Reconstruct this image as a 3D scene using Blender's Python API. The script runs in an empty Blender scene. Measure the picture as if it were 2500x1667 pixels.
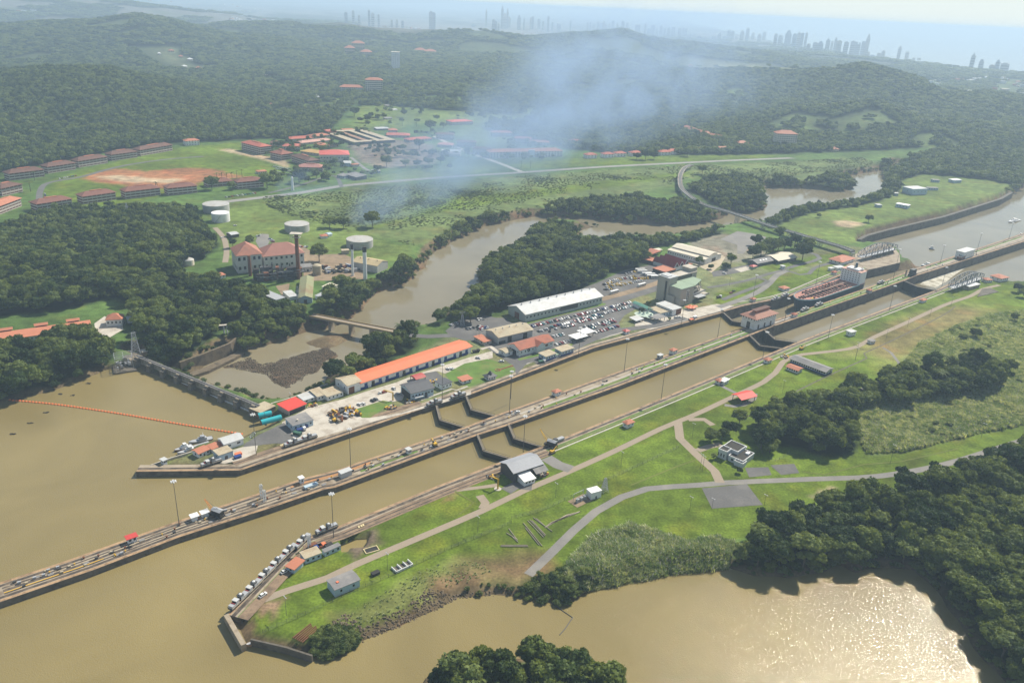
import bpy, math, random
import numpy as np
from mathutils import Vector, Matrix
random.seed(7); rng = np.random.default_rng(7)
scene = bpy.context.scene
C = scene.collection
# ------------------------------------------------------------ camera, sky, sun, exposure
FPX, PITCH, ROLL, CAMH = 1966.0, .3958, .0486, 264.0
_f = np.array([0, math.cos(PITCH), -math.sin(PITCH)]); _r = np.array([1., 0, 0]); _u = np.cross(_r, _f)
RT = math.cos(ROLL)*_r + math.sin(ROLL)*_u; UP = -math.sin(ROLL)*_r + math.cos(ROLL)*_u; FW = _f
cd = bpy.data.cameras.new('camera'); cam = bpy.data.objects.new('camera', cd); C.objects.link(cam)
cd.sensor_width = 36; cd.lens = FPX/2500*36; cd.clip_start = 1; cd.clip_end = 150000
m = Matrix.Identity(4)
for i in range(3):
    m[i][0], m[i][1], m[i][2] = RT[i], UP[i], -FW[i]
m[2][3] = CAMH
cam.matrix_world = m
scene.camera = cam
SUN_AZ, SUN_EL = math.radians(42), math.radians(46)
w = bpy.data.worlds.new('World'); scene.world = w; w.use_nodes = True
nt = w.node_tree
sky = nt.nodes.new('ShaderNodeTexSky'); sky.sky_type = 'NISHITA'; sky.sun_disc = False
sky.sun_elevation = SUN_EL; sky.sun_rotation = SUN_AZ; sky.air_density = 1.0; sky.dust_density = 0.3; sky.ozone_density = 2.0; sky.altitude = 0
bg = nt.nodes['Background']; smx = nt.nodes.new('ShaderNodeMix'); smx.data_type = 'RGBA'; smx.inputs[7].default_value = (8.3, 9.4, 9.5, 1)
stc = nt.nodes.new('ShaderNodeTexCoord'); ssx = nt.nodes.new('ShaderNodeSeparateXYZ'); smr = nt.nodes.new('ShaderNodeMapRange'); smr.inputs['From Min'].default_value = -.02; smr.inputs['From Max'].default_value = .42; smr.inputs['To Min'].default_value = .92; smr.inputs['To Max'].default_value = .1   # whiter towards the hazy horizon
nt.links.new(stc.outputs['Generated'], ssx.inputs[0]); nt.links.new(ssx.outputs[2], smr.inputs['Value']); nt.links.new(smr.outputs[0], smx.inputs[0])
nt.links.new(sky.outputs[0], smx.inputs[6]); nt.links.new(smx.outputs[2], bg.inputs[0]); bg.inputs[1].default_value = 0.062
sd = bpy.data.lights.new('sun', 'SUN'); sd.energy = 4.4; sd.angle = math.radians(.5); sd.color = (1, .925, .8)
so = bpy.data.objects.new('sun', sd); C.objects.link(so)
S3 = Vector((math.sin(SUN_AZ)*math.cos(SUN_EL), math.cos(SUN_AZ)*math.cos(SUN_EL), math.sin(SUN_EL)))
so.rotation_euler = S3.to_track_quat('Z', 'Y').to_euler(); so.location = (0, 0, 400)
scene.view_settings.view_transform = 'Standard'; scene.view_settings.look = 'None'
scene.view_settings.exposure = 0.68; scene.view_settings.gamma = 1
scene.cycles.use_denoising = True
scene.cycles.max_bounces = 6; scene.cycles.diffuse_bounces = 2; scene.cycles.glossy_bounces = 2
scene.cycles.transmission_bounces = 2; scene.cycles.volume_bounces = 1; scene.cycles.transparent_max_bounces = 12
scene.cycles.caustics_reflective = False; scene.cycles.caustics_refractive = False
# ------------------------------------------------------------ from a photo pixel (2500 x 1667) to a place on the ground
ZO = dict(a=(0,0,2352/834), b=(834,0,2352/834), c=(1666,0,2352/834), d=(0,400,2352/834), e=(600,450,2352/834),
          f=(1100,550,2352/834), g=(1666,400,2352/834), h=(300,850,2352/834), i=(0,1111,2352/834), j=(500,1111,2352/834),
          k=(1100,1000,2352/834), l=(1666,850,2352/834), m=(1666,1111,2352/834), n=(520,520,4.704), o=(1550,500,4.704),
          p=(1100,640,4.704), q=(1900,560,3.92), r=(400,1000,4.704), s=(650,850,4.704), t=(540,1280,7.84), u=(1880,660,7.84),
          v=(1550,640,7.84), w=(560,300,3.92), x=(1700,60,2.94), y=(1150,0,2.94), z=(280,790,5.6), A=(1700,520,5.6))
def ray(x, y):
    return (x-1250)/FPX*RT - (y-833.5)/FPX*UP + FW
def un(x, y, z=0.0):
    d = ray(x, y); t = (z-CAMH)/d[2]
    return Vector((d[0]*t, d[1]*t, z))
def P(s, x, y, z=0.0):
    o = ZO[s]; return un(o[0]+x/o[2], o[1]+y/o[2], z)
def proj(v):
    q = np.array([v[0], v[1], v[2]-CAMH]); k = q@FW
    return 1250+FPX*(q@RT)/k, 833.5-FPX*(q@UP)/k
def atdist(x, y, dist):
    d = ray(x, y); t = dist/math.hypot(d[0], d[1])
    return Vector((d[0]*t, d[1]*t, CAMH+d[2]*t))
def topz(base, x, y):
    d = ray(x, y); return CAMH + d[2]*math.hypot(base[0], base[1])/math.hypot(d[0], d[1])
def pl(pts, z=0.0):
    return [un(p[0], p[1], z) for p in pts]
def zl(s, pts, z=0.0):
    return [P(s, p[0], p[1], z) for p in pts]
YAW = math.radians(41.2)
U = Vector((math.cos(YAW), math.sin(YAW), 0)); N = Vector((-math.sin(YAW), math.cos(YAW), 0))   # along the lock, and across it away from the camera
# ------------------------------------------------------------ properties and mesh building
def tag(o, label=None, cat=None, group=None, kind=None):
    if label: o['label'] = label
    if cat: o['category'] = cat
    if group: o['group'] = group
    if kind: o['kind'] = kind
    return o
def thing(name, label, cat, loc=(0, 0, 0), rz=0.0, group=None):
    o = bpy.data.objects.new(name, None); C.objects.link(o); o.empty_display_size = 1
    o.location = loc; o.rotation_euler = (0, 0, rz)
    return tag(o, label, cat, group)
class MB:
    def __init__(s): s.v = []; s.f = []; s.m = []; s.tf = None
    def add(s, vs, fs, mi=0):
        n = len(s.v)
        if s.tf is not None: vs = [s.tf @ Vector(v) for v in vs]
        s.v += [tuple(v) for v in vs]; s.f += [tuple(n+i for i in f) for f in fs]; s.m += [mi]*len(fs); return s
    def box(s, x0, x1, y0, y1, z0, z1, mi=0):
        return s.add([(x0,y0,z0),(x1,y0,z0),(x1,y1,z0),(x0,y1,z0),(x0,y0,z1),(x1,y0,z1),(x1,y1,z1),(x0,y1,z1)],
                     [(3,2,1,0),(4,5,6,7),(0,1,5,4),(1,2,6,5),(2,3,7,6),(3,0,4,7)], mi)
    def cbox(s, c, d, mi=0):
        return s.box(c[0]-d[0]/2, c[0]+d[0]/2, c[1]-d[1]/2, c[1]+d[1]/2, c[2]-d[2]/2, c[2]+d[2]/2, mi)
    def prism(s, poly, z0, z1, mi=0):
        n = len(poly); a = sum(poly[i][0]*poly[(i+1)%n][1]-poly[(i+1)%n][0]*poly[i][1] for i in range(n))
        if a < 0: poly = poly[::-1]
        vs = [(p[0], p[1], z0) for p in poly]+[(p[0], p[1], z1) for p in poly]
        return s.add(vs, [tuple(range(n))[::-1], tuple(range(n, 2*n))]+[(i, (i+1)%n, n+(i+1)%n, n+i) for i in range(n)], mi)
    def tube(s, p, q, r, n=6, mi=0, r2=None):
        p = Vector(p); q = Vector(q); d = (q-p); r2 = r if r2 is None else r2
        if d.length < 1e-6: return s
        k = d.normalized(); a = k.orthogonal().normalized(); b = k.cross(a)
        vs = []
        for c, rr in ((p, r), (q, r2)):
            for i in range(n):
                t = 2*math.pi*i/n; vs.append(c+a*math.cos(t)*rr+b*math.sin(t)*rr)
        return s.add(vs, [(i, (i+1)%n, n+(i+1)%n, n+i) for i in range(n)]+[tuple(range(n))[::-1], tuple(range(n, 2*n))], mi)
    def bar(s, p, q, w, h, mi=0):           # a bar of width w, height h hanging from the line p-q's top
        p = Vector(p); q = Vector(q); d = (q-p).normalized(); a = Vector((-d.y, d.x, 0))
        if a.length < 1e-4: a = Vector((1, 0, 0))
        a = a.normalized()*w/2; e = Vector((0, 0, h))
        vs = [p-a-e, p+a-e, p+a, p-a, q-a-e, q+a-e, q+a, q-a]
        return s.add(vs, [(0,1,2,3),(7,6,5,4),(0,4,5,1),(1,5,6,2),(2,6,7,3),(3,7,4,0)], mi)
    def lathe(s, prof, n=16, mi=0, c=(0, 0)):
        vs = []
        for r, z in prof:
            for i in range(n):
                t = 2*math.pi*i/n; vs.append((c[0]+r*math.cos(t), c[1]+r*math.sin(t), z))
        fs = []
        for j in range(len(prof)-1):
            for i in range(n):
                fs.append((j*n+i, j*n+(i+1)%n, (j+1)*n+(i+1)%n, (j+1)*n+i))
        fs += [tuple(range(n))[::-1], tuple(range((len(prof)-1)*n, len(prof)*n))]
        return s.add(vs, fs, mi)
    def mesh(s, name, mats, smooth=False):
        me = bpy.data.meshes.new(name); me.from_pydata(s.v, [], s.f)
        for mm in (mats if isinstance(mats, (list, tuple)) else [mats]): me.materials.append(mm)
        if max(s.m, default=0): me.polygons.foreach_set('material_index', s.m)
        if smooth: me.polygons.foreach_set('use_smooth', [True]*len(s.f))
        me.update(); return me
    def build(s, name, mats, parent=None, smooth=False):
        o = bpy.data.objects.new(name, s.mesh(name, mats, smooth)); C.objects.link(o)
        if parent: o.parent = parent
        return o
def put(name, me, parent=None, loc=(0, 0, 0), rz=0.0):
    o = bpy.data.objects.new(name, me); C.objects.link(o); o.location = loc; o.rotation_euler = (0, 0, rz)
    if parent: o.parent = parent
    return o
def copy_tree(o, parent=None):
    c = o.copy(); C.objects.link(c); c.parent = parent
    for ch in list(o.children): copy_tree(ch, c)
    return c
# ------------------------------------------------------------ materials
MATS = {}
def mat(name, col, rough=.8, var=.25, sc=.3, sc2=3.0, spec=.3, metal=0.0, stain=None, stain_amt=.5, stain_sc=.15):
    if name in MATS: return MATS[name]
    mt = bpy.data.materials.new(name); mt.use_nodes = True; t = mt.node_tree; b = t.nodes['Principled BSDF']
    tc = t.nodes.new('ShaderNodeTexCoord'); L = t.links.new
    n1 = t.nodes.new('ShaderNodeTexNoise'); n1.inputs['Scale'].default_value = sc; n1.inputs['Detail'].default_value = 5
    n2 = t.nodes.new('ShaderNodeTexNoise'); n2.inputs['Scale'].default_value = sc2; n2.inputs['Detail'].default_value = 3
    L(tc.outputs['Object'], n1.inputs['Vector']); L(tc.outputs['Object'], n2.inputs['Vector'])
    ad = t.nodes.new('ShaderNodeMath'); ad.operation = 'MULTIPLY_ADD'; L(n1.outputs['Fac'], ad.inputs[0]); ad.inputs[1].default_value = .6
    m2 = t.nodes.new('ShaderNodeMath'); m2.operation = 'MULTIPLY'; L(n2.outputs['Fac'], m2.inputs[0]); m2.inputs[1].default_value = .4; L(m2.outputs[0], ad.inputs[2])
    mr = t.nodes.new('ShaderNodeMapRange'); mr.inputs['From Min'].default_value = .3; mr.inputs['From Max'].default_value = .7
    mr.inputs['To Min'].default_value = 1-var; mr.inputs['To Max'].default_value = 1+var; L(ad.outputs[0], mr.inputs['Value'])
    mx = t.nodes.new('ShaderNodeMix'); mx.data_type = 'RGBA'; mx.blend_type = 'MULTIPLY'; mx.inputs[0].default_value = 1
    mx.inputs[6].default_value = (*col, 1); L(mr.outputs[0], mx.inputs[7]); out = mx.outputs[2]
    if stain:
        n3 = t.nodes.new('ShaderNodeTexNoise'); n3.inputs['Scale'].default_value = stain_sc; n3.inputs['Detail'].default_value = 6; n3.inputs['Roughness'].default_value = .65
        L(tc.outputs['Object'], n3.inputs['Vector'])
        r3 = t.nodes.new('ShaderNodeMapRange'); r3.inputs['From Min'].default_value = .48; r3.inputs['From Max'].default_value = .62; r3.inputs['To Max'].default_value = stain_amt; L(n3.outputs['Fac'], r3.inputs['Value'])
        m3 = t.nodes.new('ShaderNodeMix'); m3.data_type = 'RGBA'; L(r3.outputs[0], m3.inputs[0]); L(out, m3.inputs[6]); m3.inputs[7].default_value = (*stain, 1); out = m3.outputs[2]
    L(out, b.inputs['Base Color']); b.inputs['Roughness'].default_value = rough; b.inputs['Metallic'].default_value = metal
    b.inputs['Specular IOR Level'].default_value = spec
    MATS[name] = mt; return mt
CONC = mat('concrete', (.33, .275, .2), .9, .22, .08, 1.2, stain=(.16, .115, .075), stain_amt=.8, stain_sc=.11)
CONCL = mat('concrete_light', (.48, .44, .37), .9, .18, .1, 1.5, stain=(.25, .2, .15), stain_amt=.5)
CONCD = mat('concrete_dark', (.13, .115, .09), .9, .3, .1, .8, stain=(.045, .038, .03), stain_amt=.7, stain_sc=.2)  # darkened so the lock wall faces carry some of their shade as colour
ASPH = mat('asphalt', (.115, .112, .108), .9, .18, .06, .8, stain=(.2, .19, .17), stain_amt=.4, stain_sc=.05)
ROAD = mat('tan_road', (.3, .245, .18), .95, .14, .06, .8, stain=(.24, .2, .155), stain_amt=.5, stain_sc=.06)
GRAVEL = mat('grey_gravel', (.2, .19, .175), .95, .2, .06, 1.2, stain=(.28, .26, .22), stain_amt=.5, stain_sc=.05)
DIRT = mat('dirt', (.26, .19, .12), .95, .3, .06, .6, stain=(.15, .12, .07), stain_amt=.6)
STEEL = mat('dark_steel', (.07, .07, .07), .6, .2)
GREYM = mat('grey_metal', (.36, .37, .38), .5, .12, spec=.5)
SILV = mat('silver_paint', (.36, .37, .38), .45, .1, spec=.5)
WHITE = mat('white_paint', (.74, .74, .72), .7, .08, .4, 2, stain=(.5, .48, .42), stain_amt=.35)
CREAM = mat('cream_wall', (.62, .56, .44), .8, .1)
GLASS = mat('window_glass', (.02, .025, .03), .15, .2, spec=.6)
ORANGE = mat('orange_roof', (.72, .19, .085), .6, .07, .1, .6, stain=(.6, .17, .09), stain_amt=.4)
REDT = mat('red_tile', (.36, .125, .075), .8, .18, .2, 2, stain=(.2, .1, .07), stain_amt=.5)
TERRA = mat('terracotta_roof', (.43, .165, .095), .75, .12, .2, 2)
REDR = mat('red_roof', (.5, .06, .05), .6, .12)
BROWNT = mat('brown_tile', (.13, .068, .05), .85, .22, .2, 1.5, stain=(.22, .11, .08), stain_amt=.5, stain_sc=.08)
GREYR = mat('grey_roof', (.2, .195, .19), .8, .14, .15, 1, stain=(.3, .28, .25), stain_amt=.5)
GREYL = mat('pale_metal_roof', (.5, .51, .5), .5, .1, .1, .8, stain=(.36, .33, .27), stain_amt=.45)
TANR = mat('weathered_roof', (.42, .36, .25), .8, .16, .1, 1, stain=(.3, .22, .13), stain_amt=.6)
DARKR = mat('dark_slate_roof', (.085, .088, .095), .6, .15)
GREEN = mat('green_roof', (.25, .33, .23), .7, .12)
BLUE = mat('blue_paint', (.02, .05, .2), .6, .1)
PALEB = mat('pale_blue_wall', (.4, .5, .56), .75, .08)
YEL = mat('yellow_paint', (.6, .36, .03), .6, .15)
TEAL = mat('turquoise_tank', (.02, .38, .42), .45, .06)
BLACK = mat('black_iron', (.03, .028, .026), .7, .3)
RUST = mat('rust', (.17, .07, .035), .9, .3, .5, 2)
WOOD = mat('grey_timber', (.3, .26, .2), .9, .3)
# ------------------------------------------------------------ the lie of the land
LAKE_Z, SEA_Z, BED = -3.5, -10.0, -13.0
def A2(pts): return np.array([[p[0], p[1]] for p in pts], float)
def inside(px, py, poly):
    r = np.zeros(px.shape, bool); n = len(poly); j = n-1
    for i in range(n):
        xi, yi = poly[i]; xj, yj = poly[j]
        c = (yi > py) != (yj > py)
        with np.errstate(divide='ignore', invalid='ignore'):
            r ^= c & (px < (xj-xi)*(py-yi)/(yj-yi)+xi)
        j = i
    return r
def dline(px, py, pts, closed=False, hs=None):
    best = np.full(px.shape, 1e12); hb = np.zeros(px.shape); n = len(pts)
    for i in range(n if closed else n-1):
        a = pts[i]; b = pts[(i+1) % n]; d = b-a; L2 = max(d@d, 1e-9)
        t = np.clip(((px-a[0])*d[0]+(py-a[1])*d[1])/L2, 0, 1)
        e = (px-a[0]-t*d[0])**2+(py-a[1]-t*d[1])**2
        k = e < best; best = np.where(k, e, best)
        if hs is not None: hb = np.where(k, hs[i]+(hs[(i+1) % n]-hs[i])*t, hb)
    return (np.sqrt(best), hb) if hs is not None else np.sqrt(best)
def sd(px, py, poly):                      # signed distance, negative inside
    poly = A2(poly); lo = poly.min(0)-90; hi = poly.max(0)+90
    r = np.full(px.shape, 90.0)
    k = (px > lo[0]) & (px < hi[0]) & (py > lo[1]) & (py < hi[1])
    if k.any():
        x = px[k]; y = py[k]; d = dline(x, y, poly, True); r[k] = np.where(inside(x, y, poly), -d, d)
    return r
def vnoise(x, y, s, seed=0):
    x = x/s+seed*17.3; y = y/s+seed*9.1; xi = np.floor(x).astype(int); yi = np.floor(y).astype(int); fx = x-xi; fy = y-yi
    fx = fx*fx*(3-2*fx); fy = fy*fy*(3-2*fy)
    def h(a, b):
        n = (a*374761393+b*668265263+seed*1442695) & 0x7fffffff; n = ((n ^ (n >> 13))*1274126177) & 0x7fffffff
        return ((n ^ (n >> 16)) & 0xffff)/65535.0
    return (h(xi,yi)*(1-fx)+h(xi+1,yi)*fx)*(1-fy)+(h(xi,yi+1)*(1-fx)+h(xi+1,yi+1)*fx)*fy
RIDGES = [([(-150,195),(0,185),(120,165),(260,170),(355,200),(480,226),(570,252)], 2250, 300),
          ([(-150,92),(-100,80),(100,62),(240,60),(340,52),(420,58),(470,75),(570,98)], 4200, 600),
          ([(400,86),(470,72),(560,60),(700,62),(834,60),(1000,76),(1118,76),(1295,97),(1437,90),(1500,84),(1525,82),(1579,97),(1668,104),(1750,118)], 5200, 560),
          ([(-150,-6),(0,3),(100,2),(200,5),(320,12),(430,25),(520,34),(640,52)], 7600, 900),
          ([(1760,184),(1836,177),(1938,176),(2006,172),(2057,167),(2108,169),(2176,189),(2244,206),(2312,232)], 3300, 420),
          ([(1690,110),(1770,125),(1850,133),(1950,138),(2050,143),(2130,155)], 6000, 500),
          ([(1880,300),(2000,266),(2150,262),(2230,300)], 2450, 230), ([(1700,262),(1800,235),(1880,240)], 2800, 200)]
RIDGES = [([atdist(x, y, d) for x, y in r], w) for r, d, w in RIDGES]
RIDGES = [(A2(r), np.array([max(v.z, 5) for v in r]), w) for r, w in RIDGES]
def hills(x, y):
    h = np.zeros(x.shape)
    for pts, hs, w in RIDGES:
        d, hh = dline(x, y, pts, False, hs); h = np.maximum(h, hh*np.exp(-(d/w)**2))
    n = vnoise(x, y, 420, 3)*.6+vnoise(x, y, 170, 5)*.4
    far = np.clip((np.hypot(x, y)-1750)/900, 0, 1)
    return h*(.84+.32*n)*np.clip((np.hypot(x, y)-1350)/250, 0, 1) + far*n*12
# ---- lock wall lines (photo pixels on the coping)
FARW = pl([(332,1151),(587,1148),(718.4,1103.5),(1044.6,993.6),(1124.8,964),(1139,968.4-2),(1454.6,847.9),(1766.6,762.8)])
FARW2 = pl([(1769,760),(1818.5,746),(1925,724.5),(2056,671),(2123.4,658)])
FARTIP = pl([(2123.4,658),(2160,650),(2198,641),(2196,620),(2178,600),(2150,592)])
CENF = pl([(-500,1600),(0,1421),(156,1370),(355,1299),(496,1249),(732.6,1169),(832,1144),(878,1126.6),(1131.5,1043),(1206,1014.5),(1531,899),(1823,798),(1896.5,779.4),(1914,773),(2123,700),(2208.5,665),(2500,569),(2700,508)])
CENN = pl([(-500,1660),(0,1469),(227,1391),(440,1310),(665,1238),(793,1194),(818,1190),(1115.6,1080.5),(1167,1062),(1242,1037.6),(1518,940),(1830.5,819.5),(1868,804),(2208.5,685),(2240,672),(2270,663),(2500,590),(2700,524)])
NEARW = pl([(555,1499),(727,1320),(780,1299),(815.6,1288),(872,1265),(1067,1185.5),(1243.6,1118.8),(1320,1090),(1614,972),(1880,862),(1942.6,836),(2020.6,806),(2283,708.5),(2315,694),(2400,676)])
TIPW = pl([(555,1499),(596,1572)])
def shift(line, d):                         # move a line sideways, d metres to its left
    out = []
    for i, p in enumerate(line):
        a = line[max(i-1, 0)]; b = line[min(i+1, len(line)-1)]; t = (b-a).normalized(); out.append(p+Vector((-t.y, t.x, 0))*d)
    return out
lakeshore = pl([(-300,1010),(0,985),(124,956),(198,928),(259,903),(300,897)], LAKE_Z)
damline = pl([(320,893),(480,955),(650,1010)], LAKE_Z)
peninsula_bank = pl([(596,1572),(700,1592),(759,1600),(830,1606),(876,1570),(985,1525),(1067,1486),(1117,1462),(1200,1452),(1284,1462),(1384,1476),(1455,1435),(1543,1415),(1632,1395),(1700,1386),(1762,1380),(1843,1405),(1928,1412),(2020,1395),(2052,1384),(2091,1402),(2145,1384),(2233,1388),(2279,1434),(2333,1512),(2375,1585),(2446,1660),(2520,1760)], LAKE_Z)
LAKE = lakeshore + damline + pl([(668,1030),(612,1058),(585,1072),(520,1072),(470,1090),(437,1118),(350,1139)], LAKE_Z) + shift(FARW, 4)[:] + shift(NEARW, -4)[:10][::-1] + pl([(566,1500)]) + pl([(604,1568)]) + peninsula_bank + pl([(2400,2300),(-900,2300)], LAKE_Z)
LOCKS = shift(FARW, 4)[4:]+shift(FARW2, 4)+[FARTIP[0]]+pl([(2160,650),(2320,620),(2700,480)])+pl([(2900,560),(2560,700)],SEA_Z)+shift(NEARW, -4)[6:][::-1]
river_left = pl([(455,925),(500,890),(560,856),(603,860),(678,836),(717,818),(798,804),(862,776),(901,733),(916,716),(983,700),(1018,672),(1046,641),(1064,619),(1117,584),(1178,552),(1249,538),(1309,529),(1434,533),(1540,546),(1666,551),(1733,545),(1783,520),(1868,516),(1872,494),(1857,473),(1861,448),(1879,458),(1967,459),(2056,468),(2088,461),(2067,445),(2035,446),(2042,434),(2127,420),(2170,414),(2184,399)], SEA_Z)
river_right = pl([(2247,410),(2191,417),(2155,427),(2160,458),(2138,477),(2081,498),(1967,508),(1914,526),(1866,546),(1800,553),(1757,557),(1690,573),(1626,582),(1554,583),(1426,587),(1391,575),(1425,563),(1465,553),(1403,547),(1348,543),(1302,558),(1274,590),(1171,654),(1166,677),(1181,700),(1146,735),(1096,757),(1054,789),(1025,803),(969,815),(900,850),(850,893),(806,915),(792,948),(690,985),(655,985),(480,930),(330,868)], SEA_Z)
RIVER = river_left+river_right
SEA1 = pl([(2194,621),(2150,606),(2091,605),(2097,586),(2113,576),(2160,563),(2304,529),(2442,486),(2500,458),(2700,410),(2900,460),(2560,705),(2460,684),(2420,676),(2300,660),(2205,645)], SEA_Z)
SEA2 = pl([(2110,148),(2244,163),(2300,169),(2360,179),(2440,186),(2500,188),(2900,215)], SEA_Z)+[Vector((52000, 42000, 0)), Vector((30000, 62000, 0)), Vector((9000, 62000, 0))]+pl([(1900,106)], SEA_Z)
ISLE = pl([(1000,1740),(1020,1690),(1040,1655),(1110,1632),(1210,1612),(1330,1603),(1410,1606),(1480,1630),(1522,1690),(1530,1800),(1500,2000),(1000,2000)], LAKE_Z)
WATERS = [(LAKE, LAKE_Z, .45), (LOCKS, SEA_Z, 1.2), (RIVER, SEA_Z, .75), (SEA1, SEA_Z, 3.0), (SEA2, SEA_Z, .3)]
RUBBLE = pl([(552,895),(610,870),(640,890),(700,872),(760,858),(800,848),(822,866),(790,880),(780,900),(745,928),(700,950),(670,935),(650,915),(600,905)], SEA_Z)
BURROWS = [pl([(735,838),(800,818),(850,812),(860,822),(820,845),(790,850)], SEA_Z)]
RECESS = [(pl([(822,1322),(868,1299),(905,1304),(888,1332),(838,1341)]), LAKE_Z), (pl([(636,1110),(676,1087),(678,1096),(690,1106),(640,1118)]), LAKE_Z)]
BANDS = [shift(NEARW[1:], -6)+shift(NEARW[1:], -17)[::-1], shift(FARW[2:], 6)+shift(FARW[2:], 17)[::-1], shift(FARW2, 6)+shift(FARW2, 17)[::-1]]
def height(x, y, detail=True):
    land = hills(x, y)
    h = land.copy()
    nz = (vnoise(x, y, 9, 1)-.5)*5+(vnoise(x, y, 28, 2)-.5)*7
    for poly, z, sl in WATERS:
        d = sd(x, y, poly)
        if poly is not LOCKS and poly is not SEA1: d = d+np.where(np.abs(d) < 60, nz, 0)*np.clip((np.hypot(x, y)-0)/900, .25, 1)
        h = np.minimum(h, np.where(d < 80, np.clip(z+d*sl, BED, 1e4), 1e4))
    d = sd(x, y, ISLE)+nz*.3
    h = np.maximum(h, np.where(d < 0, np.clip(LAKE_Z-d*.4, BED, 0), BED))
    d = sd(x, y, RUBBLE)+nz
    h = np.maximum(h, np.where(d < 6, np.clip(SEA_Z-.15-d*.12+(vnoise(x, y, 4, 8)-.5)*.9, BED, SEA_Z+.9), BED))
    for b in BURROWS:
        d = sd(x, y, b)+nz*.5; h = np.maximum(h, np.where(d < 3, np.clip(SEA_Z-d*.25, BED, SEA_Z+2), BED))
    for b in BANDS:
        h = np.where(inside(x, y, A2(b)), np.maximum(h, 0), h)
    for b, z in RECESS:
        d = sd(x, y, b); h = np.where(d < 0, -8.0, h)
    return h
def hz(x, y):
    return float(height(np.array([float(x)]), np.array([float(y)]))[0])
def hit(px, py):                            # where the line of sight through a photo pixel meets the land
    d = ray(px, py); d = d/math.hypot(d[0], d[1]); t = np.geomspace(900, 14000, 900)
    g = CAMH+d[2]*t-hills(d[0]*t, d[1]*t); k = int(np.argmax(g < 0)) if (g < 0).any() else len(t)-1
    return Vector((d[0]*t[k], d[1]*t[k], CAMH+d[2]*t[k]))
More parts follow.
